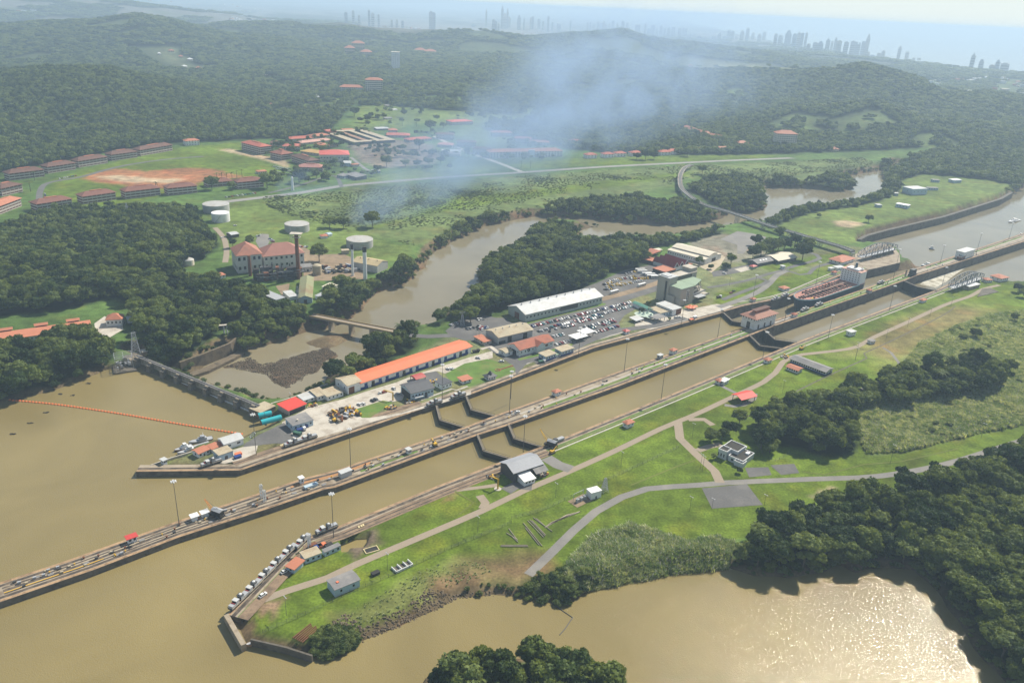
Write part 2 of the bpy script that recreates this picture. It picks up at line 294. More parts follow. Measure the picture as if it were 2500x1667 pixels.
# ---- ground sheet: rings of growing size round the camera's foot point
NA, ND = 620, 640
az = np.linspace(math.radians(-62), math.radians(62), NA); ds = np.concatenate([np.geomspace(95, 9000, ND-24), np.geomspace(9300, 30000, 24)])
GX = np.sin(az)[None, :]*ds[:, None]; GY = np.cos(az)[None, :]*ds[:, None]
GZ = height(GX.ravel(), GY.ravel()).reshape(GX.shape)
LAWN = (.1, .148, .016); LAWN2 = (.118, .165, .038); ROUGH = (.115, .155, .05); DRY = (.19, .165, .062); FOREST = (.02, .035, .014); MEADOW = (.075, .13, .03)
BROWN = (.17, .115, .058); REDD = (.27, .125, .055); SAND = (.38, .3, .19); MUD = (.12, .09, .05); CITY = (.17, .17, .15)
ZONES = [  # (pixel outline, colour, softness in metres)
 ([(-400,560),(0,430),(60,412),(150,398),(300,368),(450,350),(590,342),(680,340),(800,330),(870,250),(1080,238),(1200,250),(1290,266),(1270,300),(1180,308),(1200,330),(1300,345),(1400,365),(1500,376),(1760,380),(1900,378),(2100,372),(2340,362),(2160,395),(1950,425),(1800,440),(1560,480),(1180,540),(1060,600),(980,690),(860,760),(700,700),(560,690),(535,610),(470,512),(0,545)], MEADOW, 10),
 ([(640,480),(880,462),(1082,440),(1274,428),(1668,404),(1900,396),(2100,385),(2150,400),(1960,425),(1880,440),(1700,428),(1560,478),(1330,505),(1180,540),(1060,600),(1000,600),(960,585),(900,580),(830,560),(690,520),(650,500)], ROUGH, 8),
 ([(885,255),(980,243),(1080,242),(1200,253),(1330,268),(1270,300),(1150,310),(1040,300),(900,325),(860,320),(862,275)], LAWN2, 10),
 ([(110,465),(130,440),(200,415),(330,385),(430,362),(590,348),(600,365),(690,420),(640,450),(560,450),(500,455),(300,500),(180,505),(120,495)], LAWN, 5),
 ([(203,438),(215,425),(280,412),(360,418),(440,410),(520,412),(570,425),(600,432),(500,440),(470,455),(380,462),(310,460),(300,450),(240,447)], REDD, 5),
 ([(240,432),(300,428),(350,434),(400,438),(460,436),(420,446),(300,446)], SAND, 6),
 ([(530,366),(560,364),(700,392),(705,410),(620,385)], SAND, 4),
 ([(560,480),(640,480),(720,520),(800,530),(940,590),(1010,600),(990,640),(900,640),(700,690),(560,640),(520,560),(510,520)], LAWN2, 6),
 ([(1130,310),(1180,318),(1260,335),(1262,358),(1200,360),(1150,345),(1115,330)], LAWN2, 6),
 ([(850,356),(960,340),(1050,352),(1080,380),(1060,400),(930,412),(880,395)], (.17,.145,.11), 6),
 ([(1240,402),(1420,385),(1700,380),(1900,378),(1880,385),(1668,395),(1280,412)], LAWN, 4),
 ([(840,466),(1020,440),(1210,415),(1200,402),(1050,410),(950,425),(830,450)], LAWN2, 5),
 ([(1100,480),(1260,470),(1560,430),(1680,420),(1700,428),(1500,455),(1250,490),(1060,520),(960,545),(900,560)], LAWN, 5),
 ([(1900,535),(2160,440),(2180,428),(2260,425),(2420,440),(2470,450),(2440,485),(2304,527),(2160,560),(2095,590),(2030,610),(1880,560)], LAWN2, 6),
 ([(2030,541),(2060,537),(2110,546),(2080,556),(2045,552)], SAND, 4),
 ([(1925,440),(1960,425),(2150,402),(2165,410),(2040,425),(2000,445)], ROUGH, 6),
 ([(2400,270),(2500,262),(2700,300),(2700,420),(2500,420),(2380,400),(2340,365)], FOREST, 20),
 ([(760,1000),(1130,800),(1650,640),(2080,600),(2160,615),(2140,660),(1770,770),(1450,855),(1130,970),(700,1110),(560,1130),(380,1150),(640,1000)], (.15,.17,.075), 3),
 ([(1750,715),(1830,690),(2010,650),(2100,640),(2090,660),(2056,668),(1925,720),(1800,752),(1740,745)], LAWN, 3),
 ([(1850,650),(2070,610),(2080,620),(1900,670)], LAWN, 3),
 ([(1670,590),(1750,568),(1830,580),(1880,600),(1870,620),(1800,640),(1720,640)], (.2,.19,.14), 6),
 ([(560,1500),(730,1325),(1070,1190),(1250,1122),(1620,975),(1885,866),(2030,812),(2290,712),(2400,680),(2560,705),(2750,760),(2800,1040),(2500,1090),(2290,1165),(2080,1230),(1840,1300),(1700,1350),(1440,1330),(1380,1380),(1280,1440),(1100,1475),(900,1560),(760,1605),(600,1580)], LAWN, 2),
 ([(2030,870),(2120,830),(2200,780),(2350,740),(2430,745),(2320,800),(2200,880),(2190,900),(2150,900),(2120,860)], (.16,.19,.042), 10),
 ([(2060,870),(2180,790),(2330,745),(2425,760),(2330,795),(2210,868),(2180,880),(2100,855)], DRY, 8),
 ([(1060,1386),(1130,1362),(1250,1365),(1330,1370),(1300,1420),(1250,1445),(1150,1450),(1040,1478),(900,1525),(800,1535),(806,1505),(900,1470),(1000,1410)], (.14,.155,.045), 4),
 ([(1050,1410),(1110,1392),(1170,1390),(1195,1405),(1150,1440),(1080,1455),(1050,1440)], BROWN, 4),
 ([(1120,1362),(1260,1358),(1340,1350),(1330,1400),(1270,1440),(1200,1410)], BROWN, 7),
 ([(1070,1230),(1110,1200),(1120,1210),(1085,1225)], BROWN, 2),
 ([(845,1340),(880,1300),(912,1295),(937,1325),(900,1345),(865,1365)], (.15,.115,.08), 3),
 ([(650,1470),(700,1458),(690,1475),(665,1510),(658,1490),(640,1500),(625,1470)], (.22,.15,.09), 2),
 ([(590,1520),(612,1510),(628,1525),(600,1533)], BROWN, 1.5),
 ([(1980,1212),(2020,1192),(2040,1190),(2010,1210),(1990,1217)], (.3,.24,.16), 2),
 ([(590,1275),(630,1265),(650,1262)], LAWN, 2),
]
FORZ = {}
def fz(name, pts): FORZ[name] = pl(pts); return FORZ[name]
fz('left', [(-300,610),(20,560),(110,520),(210,515),(310,512),(470,512),(505,560),(535,600),(490,640),(450,632),(440,690),(470,700),(540,690),(562,715),(655,720),(660,750),(610,770),(545,800),(515,835),(430,885),(345,890),(350,820),(315,790),(330,755),(305,735),(270,730),(210,745),(100,765),(-300,790)])
fz('shore', [(-300,900),(20,868),(120,840),(215,832),(250,850),(287,862),(262,893),(190,925),(120,950),(0,978),(-300,1000)])
fz('weir', [(580,800),(640,765),(720,760),(775,785),(785,800),(715,812),(670,830),(600,850),(575,850),(560,825)])
fz('plant', [(780,785),(790,745),(830,710),(880,700),(940,675),(1000,640),(1046,636),(1018,666),(983,694),(916,710),(901,727),(862,770),(800,798)])
fz('northbank', [(1030,640),(1040,600),(1100,560),(1170,528),(1230,520),(1249,533),(1178,547),(1117,579),(1064,614),(1046,636)])
fz('museum', [(1185,700),(1176,678),(1178,658),(1274,597),(1306,562),(1348,548),(1400,550),(1440,556),(1395,578),(1426,592),(1500,588),(1554,588),(1626,588),(1700,575),(1757,560),(1775,565),(1700,588),(1625,600),(1580,612),(1580,640),(1560,655),(1500,665),(1440,697),(1400,715),(1300,745),(1215,762),(1180,772),(1110,772),(1070,798),(1054,795),(1098,760),(1148,740)])
fz('opposite', [(1310,526),(1330,508),(1420,494),(1560,484),(1620,500),(1660,490),(1690,500),(1750,530),(1733,539),(1666,546),(1540,541),(1434,529)])
fz('bend', [(1700,470),(1690,455),(1720,440),(1790,430),(1860,470),(1868,490),(1868,513),(1783,517),(1740,500)])
fz('loop', [(1879,453),(1890,435),(1925,440),(1960,442),(2000,440),(2030,425),(2120,412),(2130,416),(2042,430),(2035,442),(2068,440),(2089,458),(2056,464),(1967,455)])
fz('eastbank', [(1868,550),(1900,528),(1967,510),(2081,499),(2140,480),(2165,455),(2160,428),(2200,422),(2260,425),(2200,440),(2195,470),(2150,490),(2090,505),(1980,520),(1930,538),(1890,556)])
fz('highwayend', [(2184,395),(2340,364),(2500,350),(2800,400),(2700,480),(2500,452),(2440,448),(2420,440),(2260,425),(2200,420),(2200,415),(2250,405)])
fz('house', [(1838,1055),(1850,1030),(1880,1015),(1960,995),(2030,985),(2060,1020),(2100,1085),(2080,1110),(2000,1110),(1930,1092),(1890,1088),(1845,1078)])
fz('shade', [(1960,985),(2030,975),(2120,945),(2210,915),(2300,905),(2440,905),(2445,955),(2350,975),(2250,990),(2160,1000),(2060,1015),(2030,985)])
fz('corner', [(1800,1350),(1840,1315),(1930,1275),(2030,1245),(2100,1232),(2200,1200),(2300,1175),(2400,1135),(2500,1095),(2850,1000),(2950,1700),(2500,1720),(2450,1650),(2378,1572),(2337,1500),(2283,1426),(2233,1378),(2145,1372),(2091,1390),(2020,1388),(1928,1396),(1843,1388),(1775,1372)])
fz('reeds', [(2210,880),(2250,840),(2330,800),(2420,770),(2500,760),(2800,760),(2800,960),(2500,1035),(2330,1072),(2200,1103),(2120,1108),(2070,1020),(2050,985),(2150,950),(2200,930)])
fz('bankreeds', [(1395,1370),(1420,1345),(1450,1310),(1540,1285),(1600,1300),(1680,1330),(1750,1312),(1800,1330),(1775,1372),(1632,1388),(1543,1409),(1455,1425),(1390,1440),(1380,1400)])
fz('bankbush', [(1260,1440),(1300,1415),(1370,1390),(1420,1380),(1460,1420),(1384,1466),(1284,1452)])
FORZ['tipbush'] = zl('j', [(740,1335),(760,1260),(830,1215),(950,1200),(1040,1215),(1060,1275),(950,1325),(830,1365)])
fz('isle', [(1010,1760),(1035,1680),(1060,1655),(1210,1622),(1400,1612),(1480,1640),(1515,1700),(1520,1800),(1480,1950),(1020,1950)])
fz('orangetrees', [(800,950),(815,925),(860,905),(900,880),(925,860),(960,842),(1010,822),(1025,835),(1010,855),(900,915),(830,955)])
col = np.zeros(GX.shape+(3,)); dist = np.hypot(GX, GY)
col[:] = FOREST; col[dist < 1300] = MEADOW
cf = np.clip((dist-5600)/1500, 0, 1)*(vnoise(GX, GY, 300, 11) > .52); col = col*(1-cf[..., None]*.8)+np.array(CITY)*cf[..., None]*.8
cl_ = np.clip((vnoise(GX, GY, 330, 81)*.55+vnoise(GX, GY, 110, 82)*.45-.67)/.06, 0, 1)*.7*np.clip((dist-2500)/600, 0, 1); col = col*(1-cl_[..., None])+np.array((.08,.105,.04))*cl_[..., None]
def paint(poly, c, soft):
    poly = A2(poly); lo = poly.min(0)-soft*2; hi = poly.max(0)+soft*2
    k = (GX > lo[0]) & (GX < hi[0]) & (GY > lo[1]) & (GY < hi[1])
    if not k.any(): return
    x = GX[k]; y = GY[k]; d = dline(x, y, poly, True); d = np.where(inside(x, y, poly), -d, d)+(vnoise(x, y, soft*2, 21)-.5)*soft*1.6
    t = np.clip(.5-d/(2*soft), 0, 1)[:, None]; col[k] = col[k]*(1-t)+np.array(c)*t
for pts, c, s in ZONES: paint(pl(pts), c, s)
HZONES = [([(255,160),(290,155),(330,165),(340,172),(310,172)], LAWN2, 14), ([(620,268),(700,255),(765,255),(750,262),(680,272),(640,280)], LAWN2, 9), ([(775,245),(820,242),(800,270)], LAWN2, 8),
          ([(865,150),(900,138),(950,145),(955,165),(920,170),(880,155)], LAWN2, 12), ([(1350,150),(1540,148),(1540,160),(1380,162)], LAWN2, 25), ([(1760,222),(1800,218),(1835,232),(1800,236)], LAWN, 12),
          ([(1880,310),(1930,285),(1990,295),(1980,320),(1910,322)], LAWN2, 16), ([(2080,285),(2130,282),(2150,292),(2120,300),(2070,298)], ROUGH, 18), ([(2040,312),(2100,308),(2110,320),(2060,325)], LAWN2, 12), ([(2280,330),(2320,350),(2330,360),(2260,355)], LAWN2, 14),
          ([(370,128),(420,120),(500,165),(480,172),(410,165)], (.1,.12,.06), 22), ([(2270,200),(2480,195),(2490,225),(2300,222)], ROUGH, 40), ([(1690,145),(1850,158),(2000,168),(1850,172),(1700,160)], (.16,.17,.08), 40),
          ([(610,10),(760,18),(800,40),(640,28)], CITY, 120), ([(800,60),(1000,52),(1250,72),(1400,80),(1300,92),(1000,78)], CITY, 120)]
for pts, c, s in HZONES:
    paint([hit(*p) for p in pts], c, s*2.2)
for nme in sorted(FORZ, key=lambda q: 'reed' not in q):
    paint(FORZ[nme], (.15,.19,.085) if 'reed' in nme else FOREST, 3)
colF = col.copy()
bank = np.clip((-.6-GZ)/1.5, 0, 1)[..., None]; col = col*(1-bank)+np.array(MUD)*bank
paint(RUBBLE, (.085,.062,.038), 2)
nv = GX.size; idx = np.arange(nv).reshape(GX.shape)
q4 = np.stack([idx[:-1, :-1], idx[:-1, 1:], idx[1:, 1:], idx[1:, :-1]], -1).reshape(-1, 4)
me = bpy.data.meshes.new('ground'); me.vertices.add(nv); me.vertices.foreach_set('co', np.stack([GX, GY, GZ], -1).astype(np.float32).ravel())
me.loops.add(q4.size); me.polygons.add(len(q4)); me.loops.foreach_set('vertex_index', q4.ravel().astype(np.int32)); me.polygons.foreach_set('loop_start', np.arange(0, q4.size, 4, dtype=np.int32))
me.polygons.foreach_set('use_smooth', np.ones(len(q4), bool)); me.update(calc_edges=True); me.validate()
ca = me.attributes.new('soil', 'FLOAT_COLOR', 'POINT'); ca.data.foreach_set('color', np.concatenate([col, np.ones(GX.shape+(1,))], -1).astype(np.float32).ravel())
def ground_mat():
    mt = bpy.data.materials.new('land'); mt.use_nodes = True; t = mt.node_tree; b = t.nodes['Principled BSDF']; L = t.links.new
    at = t.nodes.new('ShaderNodeAttribute'); at.attribute_name = 'soil'; tc = t.nodes.new('ShaderNodeTexCoord')
    prev = at.outputs['Color']
    for sc, amt, det in ((.012, .34, 4), (.09, .36, 6), (.7, .3, 4)):
        n = t.nodes.new('ShaderNodeTexNoise'); n.inputs['Scale'].default_value = sc; n.inputs['Detail'].default_value = det; L(tc.outputs['Object'], n.inputs['Vector'])
        r = t.nodes.new('ShaderNodeMapRange'); r.inputs['From Min'].default_value = .3; r.inputs['From Max'].default_value = .7; r.inputs['To Min'].default_value = 1-amt; r.inputs['To Max'].default_value = 1+amt; L(n.outputs['Fac'], r.inputs['Value'])
        x = t.nodes.new('ShaderNodeMix'); x.data_type = 'RGBA'; x.blend_type = 'MULTIPLY'; x.inputs[0].default_value = 1; L(prev, x.inputs[6]); L(r.outputs[0], x.inputs[7]); prev = x.outputs[2]
    n = t.nodes.new('ShaderNodeTexNoise'); n.inputs['Scale'].default_value = .035; n.inputs['Detail'].default_value = 6; L(tc.outputs['Object'], n.inputs['Vector'])
    r = t.nodes.new('ShaderNodeMapRange'); r.inputs['From Min'].default_value = .52; r.inputs['From Max'].default_value = .7; r.inputs['To Max'].default_value = .65; L(n.outputs['Fac'], r.inputs['Value'])
    x = t.nodes.new('ShaderNodeMix'); x.data_type = 'RGBA'; x.blend_type = 'MULTIPLY'; L(r.outputs[0], x.inputs[0]); L(prev, x.inputs[6]); x.inputs[7].default_value = (1.35, .95, .9, 1)
    L(x.outputs[2], b.inputs['Base Color']); b.inputs['Roughness'].default_value = .95; b.inputs['Specular IOR Level'].default_value = .1
    return mt
me.materials.append(ground_mat()); go = bpy.data.objects.new('ground', me); C.objects.link(go); tag(go, 'the land on both sides of the lock, lawns, fields and wooded hills', 'ground', kind='structure')
# ---- water
def water_mat(name, col, bump, rough, sc):
    mt = bpy.data.materials.new(name); mt.use_nodes = True; t = mt.node_tree; b = t.nodes['Principled BSDF']; L = t.links.new
    tc = t.nodes.new('ShaderNodeTexCoord')
    n1 = t.nodes.new('ShaderNodeTexNoise'); n1.inputs['Scale'].default_value = sc; n1.inputs['Detail'].default_value = 4; L(tc.outputs['Object'], n1.inputs['Vector'])
    n0 = t.nodes.new('ShaderNodeTexNoise'); n0.inputs['Scale'].default_value = .011; n0.inputs['Detail'].default_value = 5; n0.inputs['Distortion'].default_value = .6; L(tc.outputs['Object'], n0.inputs['Vector'])
    r = t.nodes.new('ShaderNodeMapRange'); r.inputs['From Min'].default_value = .3; r.inputs['From Max'].default_value = .7; r.inputs['To Min'].default_value = .84; r.inputs['To Max'].default_value = 1.14; L(n0.outputs['Fac'], r.inputs['Value'])
    x = t.nodes.new('ShaderNodeMix'); x.data_type = 'RGBA'; x.blend_type = 'MULTIPLY'; x.inputs[0].default_value = 1; x.inputs[6].default_value = (*col, 1); L(r.outputs[0], x.inputs[7])
    bp = t.nodes.new('ShaderNodeBump'); bp.inputs['Strength'].default_value = bump; bp.inputs['Distance'].default_value = .3; L(n1.outputs['Fac'], bp.inputs['Height'])
    L(x.outputs[2], b.inputs['Base Color']); L(bp.outputs[0], b.inputs['Normal']); b.inputs['Roughness'].default_value = rough; b.inputs['IOR'].default_value = 1.33
    return mt
LAKEM = water_mat('lake_surface', (.232, .184, .076), .55, .07, 1.9)
SEAM = water_mat('river_surface', (.215, .185, .115), .25, .08, .35)
lk = MB(); LS = [v for v in pl([(-900,2300),(-900,1020),(-300,930),(0,900),(300,870),(330,882),(480,944),(655,1010),(690,1035),(800,1040),(1010,985),(1120,945),(1454,835),(1740,755)])]+pl([(1766,764),(1788,784),(1830,790),(1832,818),(1856,843),(1911,851),(1960,870),(2700,1000),(3000,2300)])
lk.add([(v.x, v.y, LAKE_Z) for v in LS], [tuple(range(len(LS)))[::-1]])
o = lk.build('lake_water', LAKEM); tag(o, 'brown lake water round the upper lock chambers', 'water', kind='structure')
se = MB(); se.add([(-35000,60,SEA_Z),(60000,60,SEA_Z),(60000,65000,SEA_Z),(-35000,65000,SEA_Z)], [(0,1,2,3)])
o = se.build('sea_water', SEAM); tag(o, 'lower water of the river, the lower chambers and the far sea', 'water', kind='structure')
# ------------------------------------------------------------ lock walls, gates, roads and paved ground
def ribbon(name, line, width, mt, z=.05, parent=None, off=0.0):
    a = shift(line, off+width/2); b = shift(line, off-width/2); n = len(line)
    m_ = MB(); m_.add([(p.x, p.y, z) for p in a]+[(p.x, p.y, z) for p in b], [(i, n+i, n+i+1, i+1) for i in range(n-1)])
    return m_.build(name, mt, parent)
def dens(line, step=12.0, smooth=True):
    line = [Vector((p.x, p.y, 0)) for p in line]; out = []
    for i in range(len(line)-1):
        p0 = line[max(i-1, 0)]; p1 = line[i]; p2 = line[i+1]; p3 = line[min(i+2, len(line)-1)]
        n = max(1, int((p2-p1).length/step)) if smooth else 1
        for k in range(n):
            t = k/n; out.append(.5*((2*p1)+(p2-p0)*t+(2*p0-5*p1+4*p2-p3)*t*t+(3*p1-p0-3*p2+p3)*t**3))
    out.append(line[-1]); return out
PADK = [0]
def pad(name, poly, mt, label, kind='structure'):
    PADK[0] += 1; m_ = MB(); z = .06+.0016*PADK[0]
    m_.add([(p[0], p[1], z) for p in poly], [tuple(range(len(poly)))])
    o = m_.build(name, mt); nrm = o.data.polygons[0].normal
    if nrm.z < 0: o.data.flip_normals()
    return tag(o, label, None, kind=kind)
def road(name, line, width, mt, label):
    PADK[0] += 1; o = ribbon(name, dens(line), width, mt, .06+.0016*PADK[0]); return tag(o, label, kind='structure')
GRASSM = mat('short_grass', (.1, .175, .03), .95, .3, .12, 1.5, stain=(.2, .18, .06), stain_amt=.5, stain_sc=.08)
RAILM = mat('track_bed', (.075, .06, .048), .85, .4, .2, 1.2, stain=(.2, .15, .1), stain_amt=.6, stain_sc=.2)
COPE = mat('stained_coping', (.36, .235, .13), .9, .3, .12, 1.0, stain=(.13, .08, .045), stain_amt=.8, stain_sc=.16)
WALK = mat('pale_walkway', (.42, .39, .34), .9, .15, .2, 1)
ORGD = mat('orange_soil', (.38, .2, .09), .95, .3, .1, .8)
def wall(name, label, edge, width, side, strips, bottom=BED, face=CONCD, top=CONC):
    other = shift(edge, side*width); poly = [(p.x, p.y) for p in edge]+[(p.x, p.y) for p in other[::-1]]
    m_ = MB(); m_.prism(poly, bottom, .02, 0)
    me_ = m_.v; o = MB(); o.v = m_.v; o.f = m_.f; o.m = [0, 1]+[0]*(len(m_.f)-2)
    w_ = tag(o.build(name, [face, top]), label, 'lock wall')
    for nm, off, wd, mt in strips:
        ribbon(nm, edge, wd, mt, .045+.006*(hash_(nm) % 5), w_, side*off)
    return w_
def hash_(s): return sum(ord(c) for c in s)
LS_ = [('coping', .9, 1.5, COPE), ('towing_track', 3.2, 1.9, RAILM)]
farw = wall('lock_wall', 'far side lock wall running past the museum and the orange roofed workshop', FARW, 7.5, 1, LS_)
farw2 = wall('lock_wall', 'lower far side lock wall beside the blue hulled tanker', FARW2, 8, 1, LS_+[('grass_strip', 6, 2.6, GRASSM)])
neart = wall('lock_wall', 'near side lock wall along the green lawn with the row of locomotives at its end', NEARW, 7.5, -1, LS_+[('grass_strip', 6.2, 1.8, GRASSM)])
pi_ = [(p.x, p.y) for p in FARTIP]+[(p.x, p.y) for p in pl([(2110,606),(2060,640),(2080,660)])]
m_ = MB(); m_.prism(pi_, BED, .03, 0); m_.m = [0, 1]+[0]*(len(m_.f)-2)
tag(m_.build('lock_wall', [CONCD, CONC]), 'rounded concrete pier head under the far swing bridge', 'lock wall')
# centre wall
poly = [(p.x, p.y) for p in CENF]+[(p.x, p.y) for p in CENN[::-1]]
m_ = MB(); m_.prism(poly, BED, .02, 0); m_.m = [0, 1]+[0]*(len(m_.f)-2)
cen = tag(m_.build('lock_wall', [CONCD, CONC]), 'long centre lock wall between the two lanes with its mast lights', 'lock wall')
for ln, sd_ in ((CENF, -1), (CENN, 1)):
    for nm, off, wd, mt in (('coping', .9, 1.6, COPE), ('towing_track', 3.0, 1.7, RAILM)):
        ribbon(nm, ln, wd, mt, .05+.006*(hash_(nm) % 5), cen, sd_*off)
mid = [ (a+b)/2 for a, b in zip(dens(CENF, 30), dens(CENF, 30))]
def cenline(t0, t1, frac, n=24):            # a line along the centre wall, frac 0 far edge .. 1 near edge, between two pixels x
    xs = np.linspace(t0, t1, n); F = [proj((p.x, p.y, 0)) for p in CENF]; G_ = [proj((p.x, p.y, 0)) for p in CENN]
    out = []
    for x in xs:
        ya = np.interp(x, [p[0] for p in F], [p[1] for p in F]); yb = np.interp(x, [p[0] for p in G_], [p[1] for p in G_])
        a = un(x, ya); d_ = min(1e9, 1); 
        # nearest crossing of the near edge on the same cross line
        best = None
        for i in range(len(CENN)-1):
            p, q = CENN[i], CENN[i+1]; r_ = q-p; den = r_.x*N.y-r_.y*N.x
            if abs(den) < 1e-9: continue
            t = ((a.x-p.x)*N.y-(a.y-p.y)*N.x)/den
            if -.02 <= t <= 1.02: best = p+r_*t
        if best is None: best = a-N*18
        out.append(a+(best-a)*frac)
    return out
for x0, x1, fr, wd, nm, mt in ((1250, 1800, .5, 1.2, 'walkway', WALK), (0, 1250, .5, 1.6, 'track_bed', RAILM), (1880, 2480, .5, 1.3, 'walkway', WALK), (1540, 1810, .36, 2.4, 'grass_strip', GRASSM), (1300, 1810, .66, 2.6, 'grass_strip', GRASSM), (1930, 2200, .32, 3.0, 'grass_strip', GRASSM), (1930, 2200, .7, 3.4, 'grass_strip', GRASSM),
                               (860, 1000, .55, 3.4, 'grass_strip', GRASSM), (0, 240, .62, .8, 'yellow_line', YEL), (0, 760, .35, .9, 'track_bed', RAILM), (0, 760, .66, .9, 'track_bed', RAILM), (700, 900, .3, 2.6, 'rust_patch', ORGD), (100, 480, .45, 1.4, 'rust_patch', TANR), (2250, 2480, .35, 2.5, 'grass_strip', GRASSM)):
    ribbon(nm, cenline(x0, x1, fr), wd, mt, .07+.005*(hash_(nm) % 4), cen)
# walls at the near tip and at the museum tip, retaining walls
def lowwall(label, line, w_=1.2, top=.35, mt=CONC, bottom=BED, name='quay_wall', cat='wall', h=0):
    m_ = MB(); line = [Vector((p.x, p.y, 0)) for p in line]; poly = [(p.x, p.y) for p in shift(line, w_/2)]+[(p.x, p.y) for p in shift(line, -w_/2)[::-1]]
    m_.prism(poly, bottom, top); return tag(m_.build(name, mt), label, cat)
lowwall('quay wall across the blunt end of the near lawn', pl([(552,1500),(595,1574)]), 2.2, .3)
lowwall('low dark retaining wall by the moored rowing boat', pl([(612,1560),(640,1566),(700,1580),(762,1600)]), .9, .2, CONCD)
lowwall('pale quay edge behind the patrol boats', zl('h', [(190,805),(330,755),(500,705)]), .7, .25, CONCL)
STW = mat('stained_wall', (.16, .125, .08), .95, .3, .15, 1, stain=(.06,.05,.035), stain_amt=.8, stain_sc=.15)
lowwall('stone river wall beside the weir', pl([(438,884),(500,862),(560,838),(600,805)]), 2.0, .2, STW)
lowwall('sloping stone apron below the river wall', pl([(440,899),(500,880),(560,852),(585,838)]), 7, -7.5, STW)
lowwall('pale river wall beside the orange roofed workshop', pl([(662,985),(720,968),(800,936)]), 1, .25, CONCL)
# ---- gates
def gate(px, label):
    pts = pl(px); a, b, c_ = pts
    for p, q, side in ((a, b, 'far'), (b, c_, 'near')):
        d = q-p; L = d.length; an = math.atan2(d.y, d.x)
        root = thing('lock_gate', label.replace('LEAF', 'far leaf' if side == 'far' else 'near leaf'), 'lock gate', p, an, 'mitre gates of the lock')
        m_ = MB(); m_.box(-.4, L+.4, -.9, .9, BED, -.1); 
        for k in range(7): m_.box(0, L, -1.12, -.9, -12+1.7*k, -11.7+1.7*k)
        m_.build('gate_leaf', BLACK, root)
        m_ = MB(); m_.box(-.4, L+.4, -.75, .75, -.1, .2); m_.build('footway', mat('worn_deck', (.2,.17,.13), .9, .2), root)
        m_ = MB()
        for y in (-1.0, 1.0):
            m_.box(0, L, y-.06, y+.06, 1.15, 1.27)
            for k in range(int(L/2.5)+1): m_.box(k*2.5-.05, k*2.5+.05, y-.05, y+.05, .25, 1.2)
        m_.build('handrail', STEEL, root)
gate([(1066,991),(1075,1025),(1133,1043)], 'outer upper gate of the museum lane, LEAF')
gate([(1139,969),(1151.4,1000),(1207,1015)], 'inner upper gate of the museum lane, LEAF')
gate([(1166,1062),(1181.6,1100),(1245,1119)], 'outer upper gate of the lawn lane, LEAF')
gate([(1242,1037),(1256,1070),(1321,1090)], 'inner upper gate of the lawn lane, LEAF')
gate([(1766,763),(1789,784),(1832,790)], 'middle gate in front of the museum beside the control house, LEAF')
gate([(1831,819),(1856,844),(1912,851)], 'middle gate of the lawn lane nearer the camera, LEAF')
gate([(1867,806),(1893,829),(1945,836)], 'middle gate of the lawn lane just past the control house, LEAF')
gate([(2208,686),(2240,700),(2284,709)], 'lower gate holding back the foaming water, LEAF')
# ---- roads, aprons and car parks
road('road', pl([(640,1464),(700,1442),(798,1411),(872,1376),(1000,1322),(1174,1248),(1280,1197),(1377,1156),(1500,1101),(1614,1046),(1685,1017),(1719,1002),(1801,963),(1865,932),(1893,910),(1911,884),(1930,872),(1961,865),(2043,856),(2094,846),(2130,825),(2221,784),(2308,744),(2369,723),(2400,706),(2440,696)]), 4.6, ROAD, 'tan road along the near lawn')
road('road', pl([(1290,1403),(1348,1347),(1401,1294),(1455,1248),(1518,1213),(1579,1193),(1703,1184),(1772,1178),(1985,1169),(2145,1162),(2304,1134),(2446,1091),(2540,1060),(2700,1000)]), 5.2, GRAVEL, 'grey lane round the near lawn')
road('road', pl([(1655,1030),(1660,1070),(1703,1112),(1745,1150),(1758,1178)]), 6, ROAD, 'tan link road past the white house')
road('road', pl([(1703,1100),(1730,1090),(1760,1084)]), 5, ROAD, 'short drive of the white house')
road('path', zl('l', [(40,490),(150,490),(210,530)]), 5, ROAD, 'short tan spur by the bushes')
road('path', zl('l', [(250,250),(330,290),(390,320)]), 3.5, GRAVEL, 'grey spur from the lock wall')
road('path', zl('l', [(290,390),(350,400),(420,390),(490,350),(500,310)]), 4, GRAVEL, 'grey loop round the red shed')
road('path', zl('q', [(1000,1130),(1080,1180),(1150,1270),(1190,1360),(1170,1440),(1090,1480),(900,1500),(700,1560),(560,1640)]), 2.6, GRAVEL, 'narrow grey track round the sloping lawn')
road('ditch', zl('l', [(430,480),(700,340),(950,215),(1180,110),(1270,70),(1250,35),(1330,0),(1500,-80),(1800,-230),(1880,-290)]), 1.2, CONCD, 'dark drain across the near lawn')
road('path', zl('k', [(660,330),(740,380),(830,410)]), 9, GRAVEL, 'grey apron by the rail crane')
road('path', zl('k', [(380,560),(450,520),(560,530)]), 8, ASPH, 'dark apron in front of the locomotive shed')
road('path', zl('k', [(200,590),(240,640),(220,680)]), 5, ROAD, 'bend of road by the yellow crane')
pad('lay_by', zl('k', [(0,545),(200,525),(330,505),(330,530),(200,545),(0,570)]), ROAD, 'tan strip by the yellow crane')
pad('car_park', zl('k', [(1730,540),(2040,512),(2150,655),(1800,680)]), ASPH, 'empty asphalt square on the near lawn')
pad('car_park', zl('l', [(430,822),(590,818),(615,872),(460,888)]), ASPH, 'small asphalt bay with yellow lines')
pad('car_park', zl('l', [(605,805),(770,795),(805,858),(680,872)]), ASPH, 'dark asphalt patch by the white house')
road('walkway', shift(NEARW[7:], -9.5), 1.2, WALK, 'pale footpath along the near lock wall')
BALL = mat('ballast', (.24, .17, .11), .95, .3, .15, 1.2, stain=(.13, .095, .065), stain_amt=.8, stain_sc=.12)
